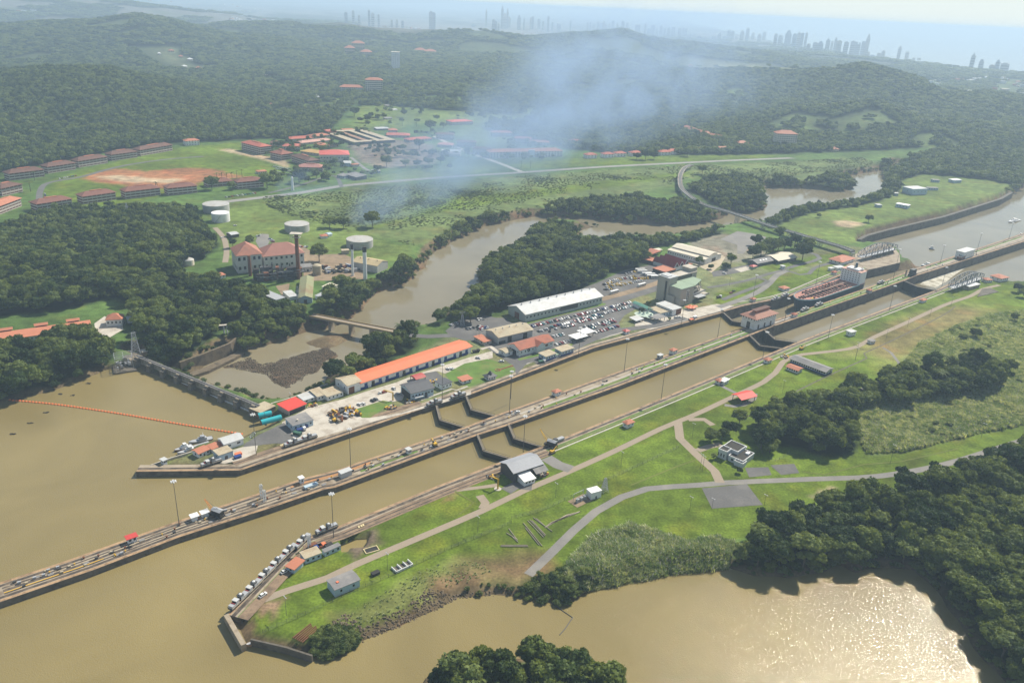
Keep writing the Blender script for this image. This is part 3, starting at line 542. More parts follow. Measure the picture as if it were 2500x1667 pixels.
road('track_bed', shift(NEARW[1:8], -8.6), 6.5, BALL, 'brown ballast of the return track along the near lawn')
road('track_bed', shift(NEARW[1:8], -7.4), 1.0, RAILM, 'dark rails of the inner return track'); road('track_bed', shift(NEARW[1:8], -10.2), .8, RAILM, 'dark rails of the outer return track')
road('track_bed', shift(NEARW[:2], -8.4), 5.5, BALL, 'brown ballast beside the locomotive queue')
road('track_bed', shift(FARW[1:4], 9.6), 6, BALL, 'brown ballast of the tracks at the museum tip'); road('track_bed', shift(FARW[1:4], 8.8), .9, RAILM, 'dark rails of the museum tip track')
road('walkway', shift(FARW[3:], 11.5), 1.6, WALK, 'pale footpath along the far lock wall')
road('walkway', shift(FARW2, 10), 1.5, WALK, 'pale footpath beside the tanker')
pad('yard', zl('s', [(180,850),(470,690),(900,580),(1100,510),(1500,390),(1720,300),(2352,100),(2600,30),(2600,110),(2352,190),(2050,290),(1960,262),(1760,300),(1640,420),(1560,600),(1340,620),(1180,800),(1550,745),(1880,640),(2352,490),(2352,530),(1880,672),(1200,852),(560,1040),(230,1110),(200,1060)]), CONCL, 'pale concrete yard in front of the long workshop')
pad('yard', zl('r', [(930,390),(1100,285),(1380,150),(1450,220),(1490,340),(1400,400),(1300,385),(1150,400),(900,440)]), ASPH, 'dark asphalt yard by the turquoise tanks')
pad('yard', zl('r', [(450,590),(600,520),(900,430),(1080,410),(1060,500),(900,570),(700,620)]), CONCL, 'pale apron round the sheds at the museum tip')
pad('lawn', zl('s', [(980,715),(1340,600),(1450,620),(1190,800),(1100,800)]), GRASSM, 'triangle of grass in the workshop yard')
pad('yard', zl('s', [(1760,305),(1950,262),(2050,350),(1900,420),(1830,360)]), ASPH, 'dark paved square behind the sheds')
pad('car_park', zl('p', [(-60,790),(130,640),(330,590),(520,640),(640,640),(700,700),(1400,540),(2060,440),(2160,520),(2000,610),(1930,700),(1960,770),(1660,880),(1400,990),(1020,1130),(880,1160),(760,1290),(700,1180),(560,1080),(380,960),(330,880),(180,900),(0,850)]), ASPH, 'asphalt car park of the visitor centre')
pad('car_park', zl('p', [(1490,310),(1700,230),(2000,90),(2352,20),(2600,130),(2560,260),(2352,340),(2060,430),(1760,500),(1720,380)]), ASPH, 'taxi and coach park behind the white roofed shed')
pad('lawn', zl('p', [(-60,1290),(0,1250),(160,1165),(420,1112),(500,1130),(580,1170),(700,1172),(748,1230),(730,1270),(560,1330),(210,1430),(130,1385),(0,1365)]), GRASSM, 'mown lawn with the orange keyhole bed')
pad('lawn', zl('p', [(860,690),(1400,545),(1780,470),(1780,490),(1400,580),(870,715)]), GRASSM, 'grass verge in front of the white roofed shed')
pad('lawn', zl('p', [(770,1110),(1040,1040),(1400,930),(1420,950),(1050,1070),(790,1130)]), GRASSM, 'grass verge by the house with the wreath')
pad('yard', zl('v', [(150,1000),(420,880),(640,600),(640,700),(900,900),(1180,880),(1560,800),(1900,840),(1700,920),(1200,1060),(760,1180),(300,1290),(0,1250),(0,1120)]), CONCL, 'pale concrete terrace round the museum')
pad('yard', zl('o', [(880,770),(1290,690),(1340,720),(1200,780),(900,830)]), ASPH, 'dark asphalt strip by the trees')
pad('yard', zl('o', [(1140,740),(1270,710),(1360,735),(1220,775)]), CONCL, 'pale concrete slab by the trees')
pad('yard', zl('o', [(420,600),(500,520),(1000,580),(1040,600),(980,700),(880,780),(700,690),(680,680)]), TANR, 'bare tan yard round the long twin roofed store')
pad('yard', zl('A', [(330,360),(560,250),(760,280),(960,330),(930,360),(720,470),(640,560),(560,560),(560,440)]), GRAVEL, 'grey gravel ground by the trestle bridge')
for nm, zz, pts, wd, mt, lb in (('road', 'A', [(300,1290),(620,1180),(860,1070),(1000,960),(1100,850),(1240,790)], 7, GRAVEL, 'curving grey road beside the museum'), ('road', 'A', [(1230,760),(1400,710),(1600,660),(1690,620),(1640,570),(1500,530)], 6, ASPH, 'hooked asphalt road by the pale villa'),
        ('road', 'A', [(150,1020),(300,1000),(700,920),(1000,830),(1240,770)], 5, ASPH, 'asphalt road across the lawn by the museum'), ('road', 'A', [(360,1185),(600,1090),(900,980),(980,930),(860,890)], 5.5, ASPH, 'asphalt bay road in front of the parked cart'),
        ('road', 'A', [(1240,790),(1420,845),(1540,830),(1620,750),(1780,700),(1920,680)], 5, ASPH, 'asphalt loop by the red roofed house'), ('road', 'p', [(1000,1170),(1400,990),(1640,880),(1960,780),(2352,730),(2700,640)], 8, ASPH, 'asphalt road along the lock by the car park'),
        ('road', 'p', [(1720,430),(2060,340),(2400,230),(2800,60)], 9, DIRT, 'bare road by the coach park'), ('road', 'p', [(350,1000),(460,970),(580,1060)], 4, CONCL, 'pale lane by the orange roof'),
        ('road', 'd', [(100,470),(-100,490)], 6, ASPH, 'lane by the wood'), ('road', 'd', [(270,270),(280,180),(340,130),(560,90),(740,40),(900,5),(1150,-30),(1400,-50)], 8, ASPH, 'grey street in front of the barracks'),
        ('road', 'd', [(1480,440),(1540,510),(1560,600),(1550,680)], 6, ROAD, 'lane beside the power station'), ('road', 'e', [(1060,1030),(1250,1048),(1500,1040),(1640,1090)], 8, ASPH, 'road leading to the river bridge'),
        ('highway', 'b', [(-800,1390),(-300,1330),(0,1282),(250,1258),(700,1222),(1240,1188),(1800,1150),(2352,1122),(2700,1105),(3200,1085),(3700,1065),(4250,1020)], 13, mat('worn_highway', (.26,.25,.23), .9, .12), 'grey highway along the edge of the town'),
        ('road', 'b', [(640,940),(760,1000),(900,1060),(1060,1115),(1240,1185)], 10, CONCL, 'pale street running down to the highway'), ('road', 'w', [(1160,330),(1300,440),(1340,460)], 6, GREYR, 'street beside the red gymnasium'),
        ('road', 'b', [(0,1290),(-60,1210),(-300,1280),(-500,1330)], 6, ASPH, 'street past the white beacon'), ('road', 'a', [(2230,780),(2290,730),(2330,690)], 9, GREYR, 'grey street on the hillside')):
    road(nm, zl(zz, pts), wd, mt, lb)
# far bank of the sea entrance
lowwall('long dark stone bank along the far side of the channel', pl([(2097,585),(2113,576),(2160,563),(2304,529),(2442,486),(2470,470)]), 5, .3, CONCD, name='stone_bank', cat='bank')

WORN = mat('worn_grass', (.13, .15, .03), .95, .3, .1, 1)
for k_, (s_, pts, wd) in enumerate((('k', [(1240,520),(1400,455),(1560,390),(1690,345)], 1.0), ('k', [(30,560),(160,640),(60,720)], 1.0), ('l', [(830,850),(980,870),(1250,800),(1500,780),(1900,690)], .8), ('q', [(620,1040),(700,1080),(760,1120)], 1.0), ('q', [(940,880),(1040,930),(1120,940)], 1.0))):
    road('path', zl(s_, pts), wd, WORN, f'faint worn track across the lawn, number {k_+1} from the tip')
# ------------------------------------------------------------ trees, reeds, scrub
def foliage(name, c1, c2, rough=.7, nsc=.35, trans=.3):
    mt = bpy.data.materials.new(name); mt.use_nodes = True; t = mt.node_tree; b = t.nodes['Principled BSDF']; L = t.links.new
    oi = t.nodes.new('ShaderNodeObjectInfo'); tc = t.nodes.new('ShaderNodeTexCoord')
    n = t.nodes.new('ShaderNodeTexNoise'); n.inputs['Scale'].default_value = nsc; n.inputs['Detail'].default_value = 4; L(tc.outputs['Object'], n.inputs['Vector'])
    ad = t.nodes.new('ShaderNodeMath'); ad.operation = 'MULTIPLY_ADD'; L(n.outputs['Fac'], ad.inputs[0]); ad.inputs[1].default_value = .9
    m2 = t.nodes.new('ShaderNodeMath'); m2.operation = 'MULTIPLY_ADD'; L(oi.outputs['Random'], m2.inputs[0]); m2.inputs[1].default_value = 1.15; m2.inputs[2].default_value = -.6
    nl_ = t.nodes.new('ShaderNodeTexNoise'); nl_.inputs['Scale'].default_value = .014; nl_.inputs['Detail'].default_value = 3; L(oi.outputs['Location'], nl_.inputs['Vector'])
    m3 = t.nodes.new('ShaderNodeMath'); m3.operation = 'MULTIPLY_ADD'; L(nl_.outputs['Fac'], m3.inputs[0]); m3.inputs[1].default_value = 1.1; m3.inputs[2].default_value = -.5
    m4 = t.nodes.new('ShaderNodeMath'); m4.operation = 'ADD'; L(m2.outputs[0], m4.inputs[0]); L(m3.outputs[0], m4.inputs[1]); L(m4.outputs[0], ad.inputs[2])
    r = t.nodes.new('ShaderNodeValToRGB'); r.color_ramp.elements[0].position = .15; r.color_ramp.elements[1].position = .85
    r.color_ramp.elements[0].color = (*c1, 1); r.color_ramp.elements[1].color = (*c2, 1); L(ad.outputs[0], r.inputs[0])
    L(r.outputs[0], b.inputs['Base Color']); b.inputs['Roughness'].default_value = rough; b.inputs['Specular IOR Level'].default_value = .25
    tr_ = t.nodes.new('ShaderNodeBsdfTranslucent'); hs = t.nodes.new('ShaderNodeMix'); hs.data_type = 'RGBA'; hs.blend_type = 'MULTIPLY'; hs.inputs[0].default_value = 1; L(r.outputs[0], hs.inputs[6]); hs.inputs[7].default_value = (1.7, 1.5, .7, 1); L(hs.outputs[2], tr_.inputs['Color'])
    mxs = t.nodes.new('ShaderNodeMixShader'); mxs.inputs[0].default_value = trans; L(b.outputs[0], mxs.inputs[1]); L(tr_.outputs[0], mxs.inputs[2]); L(mxs.outputs[0], t.nodes['Material Output'].inputs['Surface'])
    return mt
LEAF = foliage('leaves', (.022, .048, .01), (.14, .185, .036))
LEAFP = foliage('pale_leaves', (.055, .095, .02), (.16, .205, .055))
REEDM = foliage('reed_leaves', (.17, .25, .09), (.44, .49, .29), nsc=.6, trans=.5)
MARSHL = foliage('marsh_leaves', (.08, .12, .034), (.145, .18, .062))
PLUME = mat('reed_plumes', (.6, .56, .44), .9, .2)
BARK = mat('bark', (.12, .1, .08), .9, .3)
def ico():
    t = (1+5**.5)/2; v = np.array([(-1,t,0),(1,t,0),(-1,-t,0),(1,-t,0),(0,-1,t),(0,1,t),(0,-1,-t),(0,1,-t),(t,0,-1),(t,0,1),(-t,0,-1),(-t,0,1)], float)
    v /= np.linalg.norm(v[0])
    f = [(0,11,5),(0,5,1),(0,1,7),(0,7,10),(0,10,11),(1,5,9),(5,11,4),(11,10,2),(10,7,6),(7,1,8),(3,9,4),(3,4,2),(3,2,6),(3,6,8),(3,8,9),(4,9,5),(2,4,11),(6,2,10),(8,6,7),(9,8,1)]
    return v, f
ICOV, ICOF = ico()
def ico2():
    v = [tuple(a) for a in ICOV]; f = []; mid_ = {}
    def m(a, b):
        k = (min(a, b), max(a, b))
        if k not in mid_:
            p = np.array(v[a])+np.array(v[b]); p /= np.linalg.norm(p); v.append(tuple(p)); mid_[k] = len(v)-1
        return mid_[k]
    for a, b, c in ICOF:
        ab, bc, ca = m(a, b), m(b, c), m(c, a); f += [(a,ab,ca),(b,bc,ab),(c,ca,bc),(ab,bc,ca)]
    return np.array(v), f
ICO2V, ICO2F = ico2()
def crown_mesh(name, seed, R, H, base, nl, nq, leaf, mt, flat=.8, core=ICO2V, coref=ICO2F):
    """irregular crown: lobes in an ellipsoid shell, each with a rough core and leaf sprays standing off it"""
    g = np.random.default_rng(seed); V = []; F = []; n = 0
    hc = (H-base)/2
    for k in range(nl):
        a = g.uniform(0, 2*math.pi); el = g.uniform(-.35, 1)
        rr = g.uniform(.3, .86)*R if k else 0
        z = base+hc+el*hc*.72*(1-.35*(rr/R)**2); c = np.array([rr*math.cos(a), rr*math.sin(a), z])
        lr = R*(g.uniform(.2, .38) if nl > 12 else g.uniform(.3, .48))*(1.6 if k == 0 else 1); sc = np.array([lr, lr, lr*flat*g.uniform(.8, 1.1)])
        cv = core*(.86+.22*g.random((len(core), 1)))*sc*.86+c
        V.append(cv); F += [tuple(i+n for i in f) for f in coref]; n += len(cv)
        m = nq//nl; d = g.normal(size=(m, 3)); d[:, 2] = np.abs(d[:, 2])*1.0-.35; d /= np.linalg.norm(d, axis=1)[:, None]
        p = c+d*sc*g.uniform(.8, 1.32, (m, 1))
        nn = d+g.normal(size=(m, 3))*.55; nn /= np.linalg.norm(nn, axis=1)[:, None]
        t1 = np.cross(nn, g.normal(size=(m, 3))); t1 /= np.linalg.norm(t1, axis=1)[:, None]; t2 = np.cross(nn, t1)
        s1 = leaf*g.uniform(.5, 1.25, (m, 1)); s2 = leaf*g.uniform(.35, .8, (m, 1))
        q = np.stack([p-t1*s1, p-t2*s2, p+t1*s1, p+t2*s2], 1).reshape(-1, 3); V.append(q)
        F += [tuple(range(n+4*i, n+4*i+4)) for i in range(m)]; n += len(q)
    V = np.concatenate(V); me = bpy.data.meshes.new(name); me.from_pydata(V.tolist(), [], F); me.materials.append(mt); me.update(); return me
def trunk_mesh(name, H, r, seed, R):
    g = random.Random(seed); m_ = MB(); m_.tube((0,0,-.6), (0,0,H*.45), r, 7, 0, r*.7)
    for k in range(4):
        a = k*1.6+g.uniform(0, 1); m_.tube((0,0,H*(.3+.05*k)), (math.cos(a)*R*.45, math.sin(a)*R*.45, H*(.55+.06*k)), r*.5, 5, 0, r*.2)
    return m_.mesh(name, BARK)
TREES = []                                  # (crown mesh, trunk mesh, words)
for k, (R, H, base, nl, nq, lf, mt, fl, words) in enumerate([
    (5.5, 13, 2.5, 25, 2300, .72, LEAF, .8, 'round dark'), (6.5, 12, 2.5, 27, 2500, .76, LEAF, .6, 'broad low'), (4.6, 15, 3, 24, 2000, .7, LEAF, .95, 'tall narrow'),
    (6.0, 15, 3.5, 29, 2600, .74, LEAF, .75, 'big spreading'), (5.0, 11, 1.5, 22, 2000, .7, LEAFP, .8, 'paler bushy'), (5.6, 14, 3, 17, 1600, .8, LEAFP, .7, 'loose pale')]):
    TREES.append((crown_mesh('tree_crown', 100+k, R, H, base, nl, nq, lf, mt, fl), trunk_mesh('tree_trunk', H, .38, k, R), words))
def palm_mesh():
    m_ = MB(); g = random.Random(5)
    for k in range(14):
        a = k*2.4; rx, ry = math.cos(a), math.sin(a); el = g.uniform(.1, .9); pr = Vector((0, 0, 9)); w_ = .45
        for s_ in range(4):
            nx = pr+Vector((rx*.95, ry*.95, (el-.42*s_)*.95)); sx = Vector((-ry, rx, 0))*w_
            m_.add([pr-sx, pr+sx, nx+sx*.75, nx-sx*.75], [(0,1,2,3)]); pr = nx; w_ *= .8
    return m_.mesh('palm_crown', LEAF)
PALMC = palm_mesh(); _m = MB(); _m.tube((0,0,-.5), (.2,0,9), .3, 7, 0, .2); PALMT = _m.mesh('palm_trunk', BARK)
LANDMARKS = [((1800,1095), 'the white flat-roofed house'), ((1790,1215), 'the empty asphalt square'), ((2060,1392), 'the cove below the big wood'), ((2250,1160), 'the bend of the grey lane'), ((2330,1500), 'the glittering water edge'),
    ((2480,1100), 'the far end of the grey lane'), ((1250,1612), 'the top of the islet'), ((1450,1640), 'the bright end of the islet'), ((1060,1650), 'the dim end of the islet'), ((830,1580), 'the rubble bank'), ((1808,985), 'the open red shed'), ((1985,895), 'the long grey-roofed barrack'), ((2300,910), 'the reed bed'),
    ((40,975), 'the lake shore below the pump house'), ((290,895), 'the weir pylon'), ((200,840), 'the end of the orange-tiled pump house'), ((60,790), 'the vents of the pump house'), ((280,785), 'the small white villa'), ((1350,1430), 'the reeds on the bank'), ((1770,1370), 'the mouth of the cove'), ((1940,1290), 'the dirt scrape in the lawn'),
    ((590,830), 'the stone river wall'), ((780,790), 'the river bridge'), ((900,880), 'the long orange workshop'), ((455,645), 'the small squat tank'), ((1240,790), 'the white roofed shed'), ((1100,770), 'the parked cars by the bridge road')]
LANDMARKS = [(un(*p), n_) for p, n_ in LANDMARKS]
ORD = ['first', 'second', 'third', 'fourth', 'fifth', 'sixth', 'seventh', 'eighth', 'ninth', 'tenth', 'eleventh', 'twelfth', 'thirteenth', 'fourteenth', 'fifteenth', 'sixteenth', 'seventeenth', 'eighteenth', 'nineteenth', 'twentieth']
def ordn(i):
    if i >= 99: return 'hundred and '+ordn(i-100) if i > 99 else 'hundredth'
    if i < 20: return ORD[i]
    t = ['twenty', 'thirty', 'forty', 'fifty', 'sixty', 'seventy', 'eighty', 'ninety', 'x'][(i+1)//10-2]
    return (t+'-'+ORD[(i+1) % 10-1]) if (i+1) % 10 else t[:-1]+'ieth'
def tree(k, loc, s=1.0, rz=0.0, label=None, group=None, sz=None):
    root = thing('tree' if k >= 0 else 'palm_tree', label, 'tree' if k >= 0 else 'palm', loc, rz, group)
    sz = sz or s
    for nm, me_ in (('trunk', TREES[k][1] if k >= 0 else PALMT), ('crown', TREES[k][0] if k >= 0 else PALMC)):
        c_ = put(nm, me_, root); c_.scale = (s, s, sz)
    return root
# points
def scatter(band0, band1, sp, aw):
    X, Y = np.meshgrid(np.arange(-band1*math.sin(aw), band1*math.sin(aw), sp), np.arange(band0*.6, band1, sp*.87))
    X = X+rng.uniform(-.45, .45, X.shape)*sp; Y = Y+rng.uniform(-.45, .45, Y.shape)*sp; X = X.ravel(); Y = Y.ravel()
    d = np.hypot(X, Y); a = np.arctan2(X, Y); k = (d >= band0) & (d < band1) & (np.abs(a) < aw)
    return X[k], Y[k]
def soil(x, y):
    ia = np.clip(np.round((np.arctan2(x, y)-az[0])/(az[1]-az[0])).astype(int), 0, NA-1)
    d = np.hypot(x, y); idd = np.clip(np.searchsorted(ds, d), 1, ND-1); idd = np.where(d-ds[idd-1] < ds[idd]-d, idd-1, idd)
    return colF[idd, ia], GZ[idd, ia]
near = []; farp = []
SPARSE = ('reeds', 'bankreeds')
for b0, b1, sp, aw in ((200, 560, 6.2, .9), (560, 900, 6.6, .78), (900, 1500, 7.2, .66), (1500, 2400, 8.5, .63), (2400, 3600, 13, .62), (3600, 5600, 22, .6), (5600, 9500, 40, .6)):
    x, y = scatter(b0, b1, sp, aw); c_, z = soil(x, y)
    ok = (c_[:, 1] < .043) & (c_[:, 0] < .04) & (z > SEA_Z+.5)
    if b0 >= 1500: ok |= (np.abs(c_[:, 0]-.115) < .02) & (np.abs(c_[:, 1]-.155) < .012) & (vnoise(x, y, 70, 71)*.6+vnoise(x, y, 25, 72)*.4 > .42) & (z > 3)
    if b0 < 1500:
        inz = np.zeros(len(x), bool)
        for nm in FORZ:
            if nm not in SPARSE: inz |= inside(x, y, A2(FORZ[nm]))
        ok &= inz | (np.hypot(x, y) > 1330)
    x, y, z = x[ok], y[ok], z[ok]
    for i in range(len(x)):
        if b0 < 900: near.append((x[i], y[i], z[i], sp))
        else: farp.append((x[i], y[i], z[i], sp))
near = [p for p in near if not (p[2] < LAKE_Z+.3 and (p[1] < 400 or (p[0] < -150 and p[1] < 420)))]
near.sort(key=lambda p: math.hypot(p[0], p[1]))
LOWZ = [A2(FORZ[n_]) for n_ in ('bankbush', 'tipbush')]
def lowveg(x, y): return any(inside(np.array([x]), np.array([y]), z_)[0] for z_ in LOWZ)
solo = []; rest = []
for x, y, z, sp in near:
    u_, v_ = proj((x, y, z+6)); s = random.choice((.6, .75, .9, .95, 1.05, 1.2, 1.35))*random.uniform(.9, 1.1); k = random.choices(range(6), (4, 3, 3, 3, 3, 3))[0]
    if lowveg(x, y): s = random.uniform(.34, .6); k = random.choice((1, 4, 5))
    if -20 < u_ < 2520 and -20 < v_ < 1690 and len(solo) < 235: solo.append((x, y, z, s, k))
    else: rest.append((x, y, z, s, k) if random.random() > .025 or math.hypot(x, y) < 600 else (x, y, z+1, 1.45, 6))
bylm = {}
for p in solo:
    j = min(range(len(LANDMARKS)), key=lambda q: (LANDMARKS[q][0].xy-Vector(p[:2])).length); bylm.setdefault(j, []).append(p)
for j, ps in bylm.items():
    ps.sort(key=lambda p: (LANDMARKS[j][0].xy-Vector(p[:2])).length)
    for i, (x, y, z, s, k) in enumerate(ps):
        tree(k, (x, y, z-.4), s, random.uniform(0, 6.28), f'{TREES[k][2]} tree, {ordn(i)} out from {LANDMARKS[j][1]}', 'trees of the near woods', s*random.uniform(.8, 1.15))
# the rest of the woods as one thing: points carrying instances
def gn_scatter(name, pts, meshes, label, kind='stuff'):
    col_ = bpy.data.collections.new(name+'_kinds')
    for i, me_ in enumerate(meshes):
        o_ = bpy.data.objects.new(f'{name}_{i:02d}', me_); col_.objects.link(o_)
    me_ = bpy.data.meshes.new(name); me_.from_pydata([p[:3] for p in pts], [], [])
    a = me_.attributes.new('scl', 'FLOAT_VECTOR', 'POINT'); a.data.foreach_set('vector', np.array([p[3] for p in pts], np.float32).ravel())
    a = me_.attributes.new('rotz', 'FLOAT_VECTOR', 'POINT'); a.data.foreach_set('vector', np.array([(0, 0, random.uniform(0, 6.28)) for p in pts], np.float32).ravel())
    a = me_.attributes.new('vid', 'INT', 'POINT'); a.data.foreach_set('value', np.array([p[4] for p in pts], np.int32))
    g = bpy.data.node_groups.new(name+'_scatter', 'GeometryNodeTree'); g.interface.new_socket('Geometry', in_out='INPUT', socket_type='NodeSocketGeometry'); g.interface.new_socket('Geometry', in_out='OUTPUT', socket_type='NodeSocketGeometry')
    nd = g.nodes.new; L = g.links.new; gi = nd('NodeGroupInput'); gout = nd('NodeGroupOutput'); ip = nd('GeometryNodeInstanceOnPoints'); ci = nd('GeometryNodeCollectionInfo')
    ci.inputs['Collection'].default_value = col_; ci.inputs['Separate Children'].default_value = True; ci.inputs['Reset Children'].default_value = True
    def na(nm, ty):
        q = nd('GeometryNodeInputNamedAttribute'); q.data_type = ty; q.inputs['Name'].default_value = nm; return q.outputs['Attribute']
    L(gi.outputs[0], ip.inputs['Points']); L(ci.outputs[0], ip.inputs['Instance']); ip.inputs['Pick Instance'].default_value = True
    L(na('vid', 'INT'), ip.inputs['Instance Index']); L(na('rotz', 'FLOAT_VECTOR'), ip.inputs['Rotation']); L(na('scl', 'FLOAT_VECTOR'), ip.inputs['Scale']); L(ip.outputs[0], gout.inputs[0])
    o_ = bpy.data.objects.new(name, me_); C.objects.link(o_); md = o_.modifiers.new('scatter', 'NODES'); md.node_group = g
    return tag(o_, label, None, kind=kind)
TOWN = A2(pl([(560,345),(700,325),(860,318),(1100,330),(1260,345),(1400,372),(1500,380),(1240,398),(1100,420),(880,440),(660,465),(560,460),(700,420),(620,380)]))
lo = TOWN.min(0); hi = TOWN.max(0); X = rng.uniform(lo[0], hi[0], 1500); Y = rng.uniform(lo[1], hi[1], 1500); k = inside(X, Y, TOWN) & (vnoise(X, Y, 60, 61) > .5)
towntrees = [(x, y, 0, random.uniform(.45, .95), random.randrange(6)) for x, y in zip(X[k], Y[k])][:330]
G2 = A2(pl([(885,255),(980,243),(1080,242),(1200,253),(1330,268),(1270,300),(1150,310),(1040,300),(900,325),(860,320)])); lo = G2.min(0); hi = G2.max(0); X = rng.uniform(lo[0], hi[0], 160); Y = rng.uniform(lo[1], hi[1], 160); k = inside(X, Y, G2)
towntrees += [(x, y, hz(x, y), random.uniform(.5, 1.2), random.randrange(6)) for x, y in zip(X[k], Y[k])]
rest += towntrees
gn_scatter('woods', [(x, y, z-.4, (s, s, s*random.uniform(.8, 1.2)), k) for x, y, z, s, k in rest], [t_[0] for t_ in TREES]+[PALMC], 'the rest of the dense dark woods round the lock and river')
FARC = [crown_mesh('far_crown', 300+k, 5.2, 11+k % 3, 0, 8, 360, 1.15, LEAF if k < 4 else LEAFP, .8, ICOV, ICOF) for k in range(6)]
pts = []
for x, y, z, sp in farp:
    f = sp/7.6; s = f*random.choice((.6, .8, .9, 1, 1.15, 1.5)); k = random.choices(range(6), (5, 5, 5, 5, 2, 2))[0]
    pts.append((x, y, z-.6, (s, s, random.uniform(.7, 1.2)*f**.35), k))
gn_scatter('forest', pts, FARC, 'dense tropical forest covering the far hills')
print('trees', len(solo), len(rest), len(farp))
# reeds
def reed_mesh(seed, plume):
    g = random.Random(seed); m_ = MB()
    for k in range(70):
        a = g.uniform(0, 6.28); r_ = g.uniform(0, 1.7); b_ = g.uniform(0, 6.28); p = Vector((r_*math.cos(a), r_*math.sin(a), 0)); h_ = g.uniform(1.6, 3.1); le = g.uniform(.5, 1.7)
        sx = Vector((-math.sin(b_), math.cos(b_), 0))*g.uniform(.1, .2); q = p+Vector((math.cos(b_)*le*.4, math.sin(b_)*le*.4, h_*.7)); e = p+Vector((math.cos(b_)*le, math.sin(b_)*le, h_))
        m_.add([p-sx, p+sx, q+sx, q-sx, e], [(0,1,2,3),(3,2,4)], 1 if (plume and k % 9 == 0) else 0)
    return m_.mesh('reed_tuft', [REEDM, PLUME])
REEDS = [reed_mesh(1, True), reed_mesh(2, True), reed_mesh(3, False)]
rp = []
for nm, sp in (('reeds', 1.75), ('bankreeds', 1.15)):
    z_ = A2(FORZ[nm]); lo = z_.min(0); hi = z_.max(0); X, Y = np.meshgrid(np.arange(lo[0], hi[0], sp), np.arange(lo[1], hi[1], sp)); X = (X+rng.uniform(-.5, .5, X.shape)*sp).ravel(); Y = (Y+rng.uniform(-.5, .5, Y.shape)*sp).ravel()
    k = inside(X, Y, z_); X, Y = X[k], Y[k]; _, Zs = soil(X, Y)
    for x, y, z in zip(X, Y, Zs):
        s = random.uniform(.7, 1.3)*(.6+.9*float(vnoise(np.array([x]), np.array([y]), 14, 31)[0])); s *= .78; rp.append((x, y, z-.1, (s*1.15, s*1.15, s), random.choice((0, 0, 1, 2))))
gn_scatter('tall_reeds', rp, REEDS, 'tall pale plumed reeds growing beyond the lawn and on the lake bank')
sp_ = []; ONEW = 0
for nm, sp, n0, n1, smin, smax in (('reeds', 9, 24, .62, .3, .6), ('bankreeds', 4.2, 10, .4, .16, .36)):
    z_ = A2(FORZ[nm]); lo = z_.min(0); hi = z_.max(0); X, Y = np.meshgrid(np.arange(lo[0], hi[0], sp), np.arange(lo[1], hi[1], sp)); X = (X+rng.uniform(-.5, .5, X.shape)*sp).ravel(); Y = (Y+rng.uniform(-.5, .5, Y.shape)*sp).ravel()
    k = inside(X, Y, z_) & (vnoise(X, Y, n0, 41) > n1); X, Y = X[k], Y[k]; _, Zs = soil(X, Y)
    for x, y, z in zip(X, Y, Zs):
        s = random.uniform(smin, smax); sp_.append((x, y, z-.6, (s, s, s*.8), random.choice((0, 1, 4, 5))))
# scrub in the marsh between the highway and the river, on banks and on the far flats
MARSH = A2(pl([(640,482),(880,463),(1082,441),(1274,429),(1668,405),(1900,397),(2100,386),(2150,400),(1960,425),(1880,440),(1700,428),(1560,478),(1330,505),(1180,535),(1060,600),(1000,600),(960,585),(900,580),(830,560),(690,520),(650,500)]))
lo = MARSH.min(0); hi = MARSH.max(0); X, Y = np.meshgrid(np.arange(lo[0], hi[0], 5.0), np.arange(lo[1], hi[1], 5.0)); X = (X+rng.uniform(-.5, .5, X.shape)*6).ravel(); Y = (Y+rng.uniform(-.5, .5, Y.shape)*6).ravel()
nn = vnoise(X, Y, 60, 51)*.6+vnoise(X, Y, 20, 52)*.4; k = inside(X, Y, MARSH) & (nn > .44); X, Y, nn = X[k], Y[k], nn[k]; cc, Zs = soil(X, Y)
mp = []
for x, y, z, n_, c_ in zip(X, Y, Zs, nn, cc):
    if c_[1] > .175 or z < -9.3: continue
    s = random.uniform(.12, .27)*(1+2.2*max(0, n_-.62)*2); mp.append((x, y, z-.3, (s*1.3, s*1.3, s*.6), random.choice((2, 3, 4, 5)) if n_ < .66 else random.choice((0, 1, 1, 2))))
RV = A2(river_left); tt = 0
for line, side, zmin in ((river_left, 1, SEA_Z), (river_right, 1, SEA_Z)):
    ln = dens(line, 5, True)
    for p in ln:
        for r_ in range(3):
            q = p+Vector((random.uniform(-11, 11), random.uniform(-11, 11), 0)); z = hz(q.x, q.y)
            if SEA_Z+.4 < z < -.4: s = random.uniform(.25, .6); mp.append((q.x, q.y, z-.3, (s, s, s), random.randrange(6)))
for p in dens(peninsula_bank, 3, True):
    for r_ in range(2):
        q = p+Vector((random.uniform(-5, 5), random.uniform(-5, 5), 0)); z = hz(q.x, q.y); u_, v_ = proj((q.x, q.y, z))
        if LAKE_Z+.2 < z < -.3 and (u_ > 1120 or 700 < u_ < 870): s = random.uniform(.12, .3); mp.append((q.x, q.y, z-.2, (s, s, s), random.choice((1, 4, 5))))
for nm, n_ in (('tipbush', 420), ('bankbush', 260)):
    z_ = A2(FORZ[nm]); lo = z_.min(0); hi = z_.max(0); X = rng.uniform(lo[0], hi[0], n_); Y = rng.uniform(lo[1], hi[1], n_); k = inside(X, Y, z_); X, Y = X[k], Y[k]; Zs = height(X, Y)
    for x, y, z in zip(X, Y, Zs):
        if z > LAKE_Z-.4: s = random.uniform(.2, .46); mp.append((x, y, z-.4, (s, s, s), random.choice((0, 1, 1, 2))))
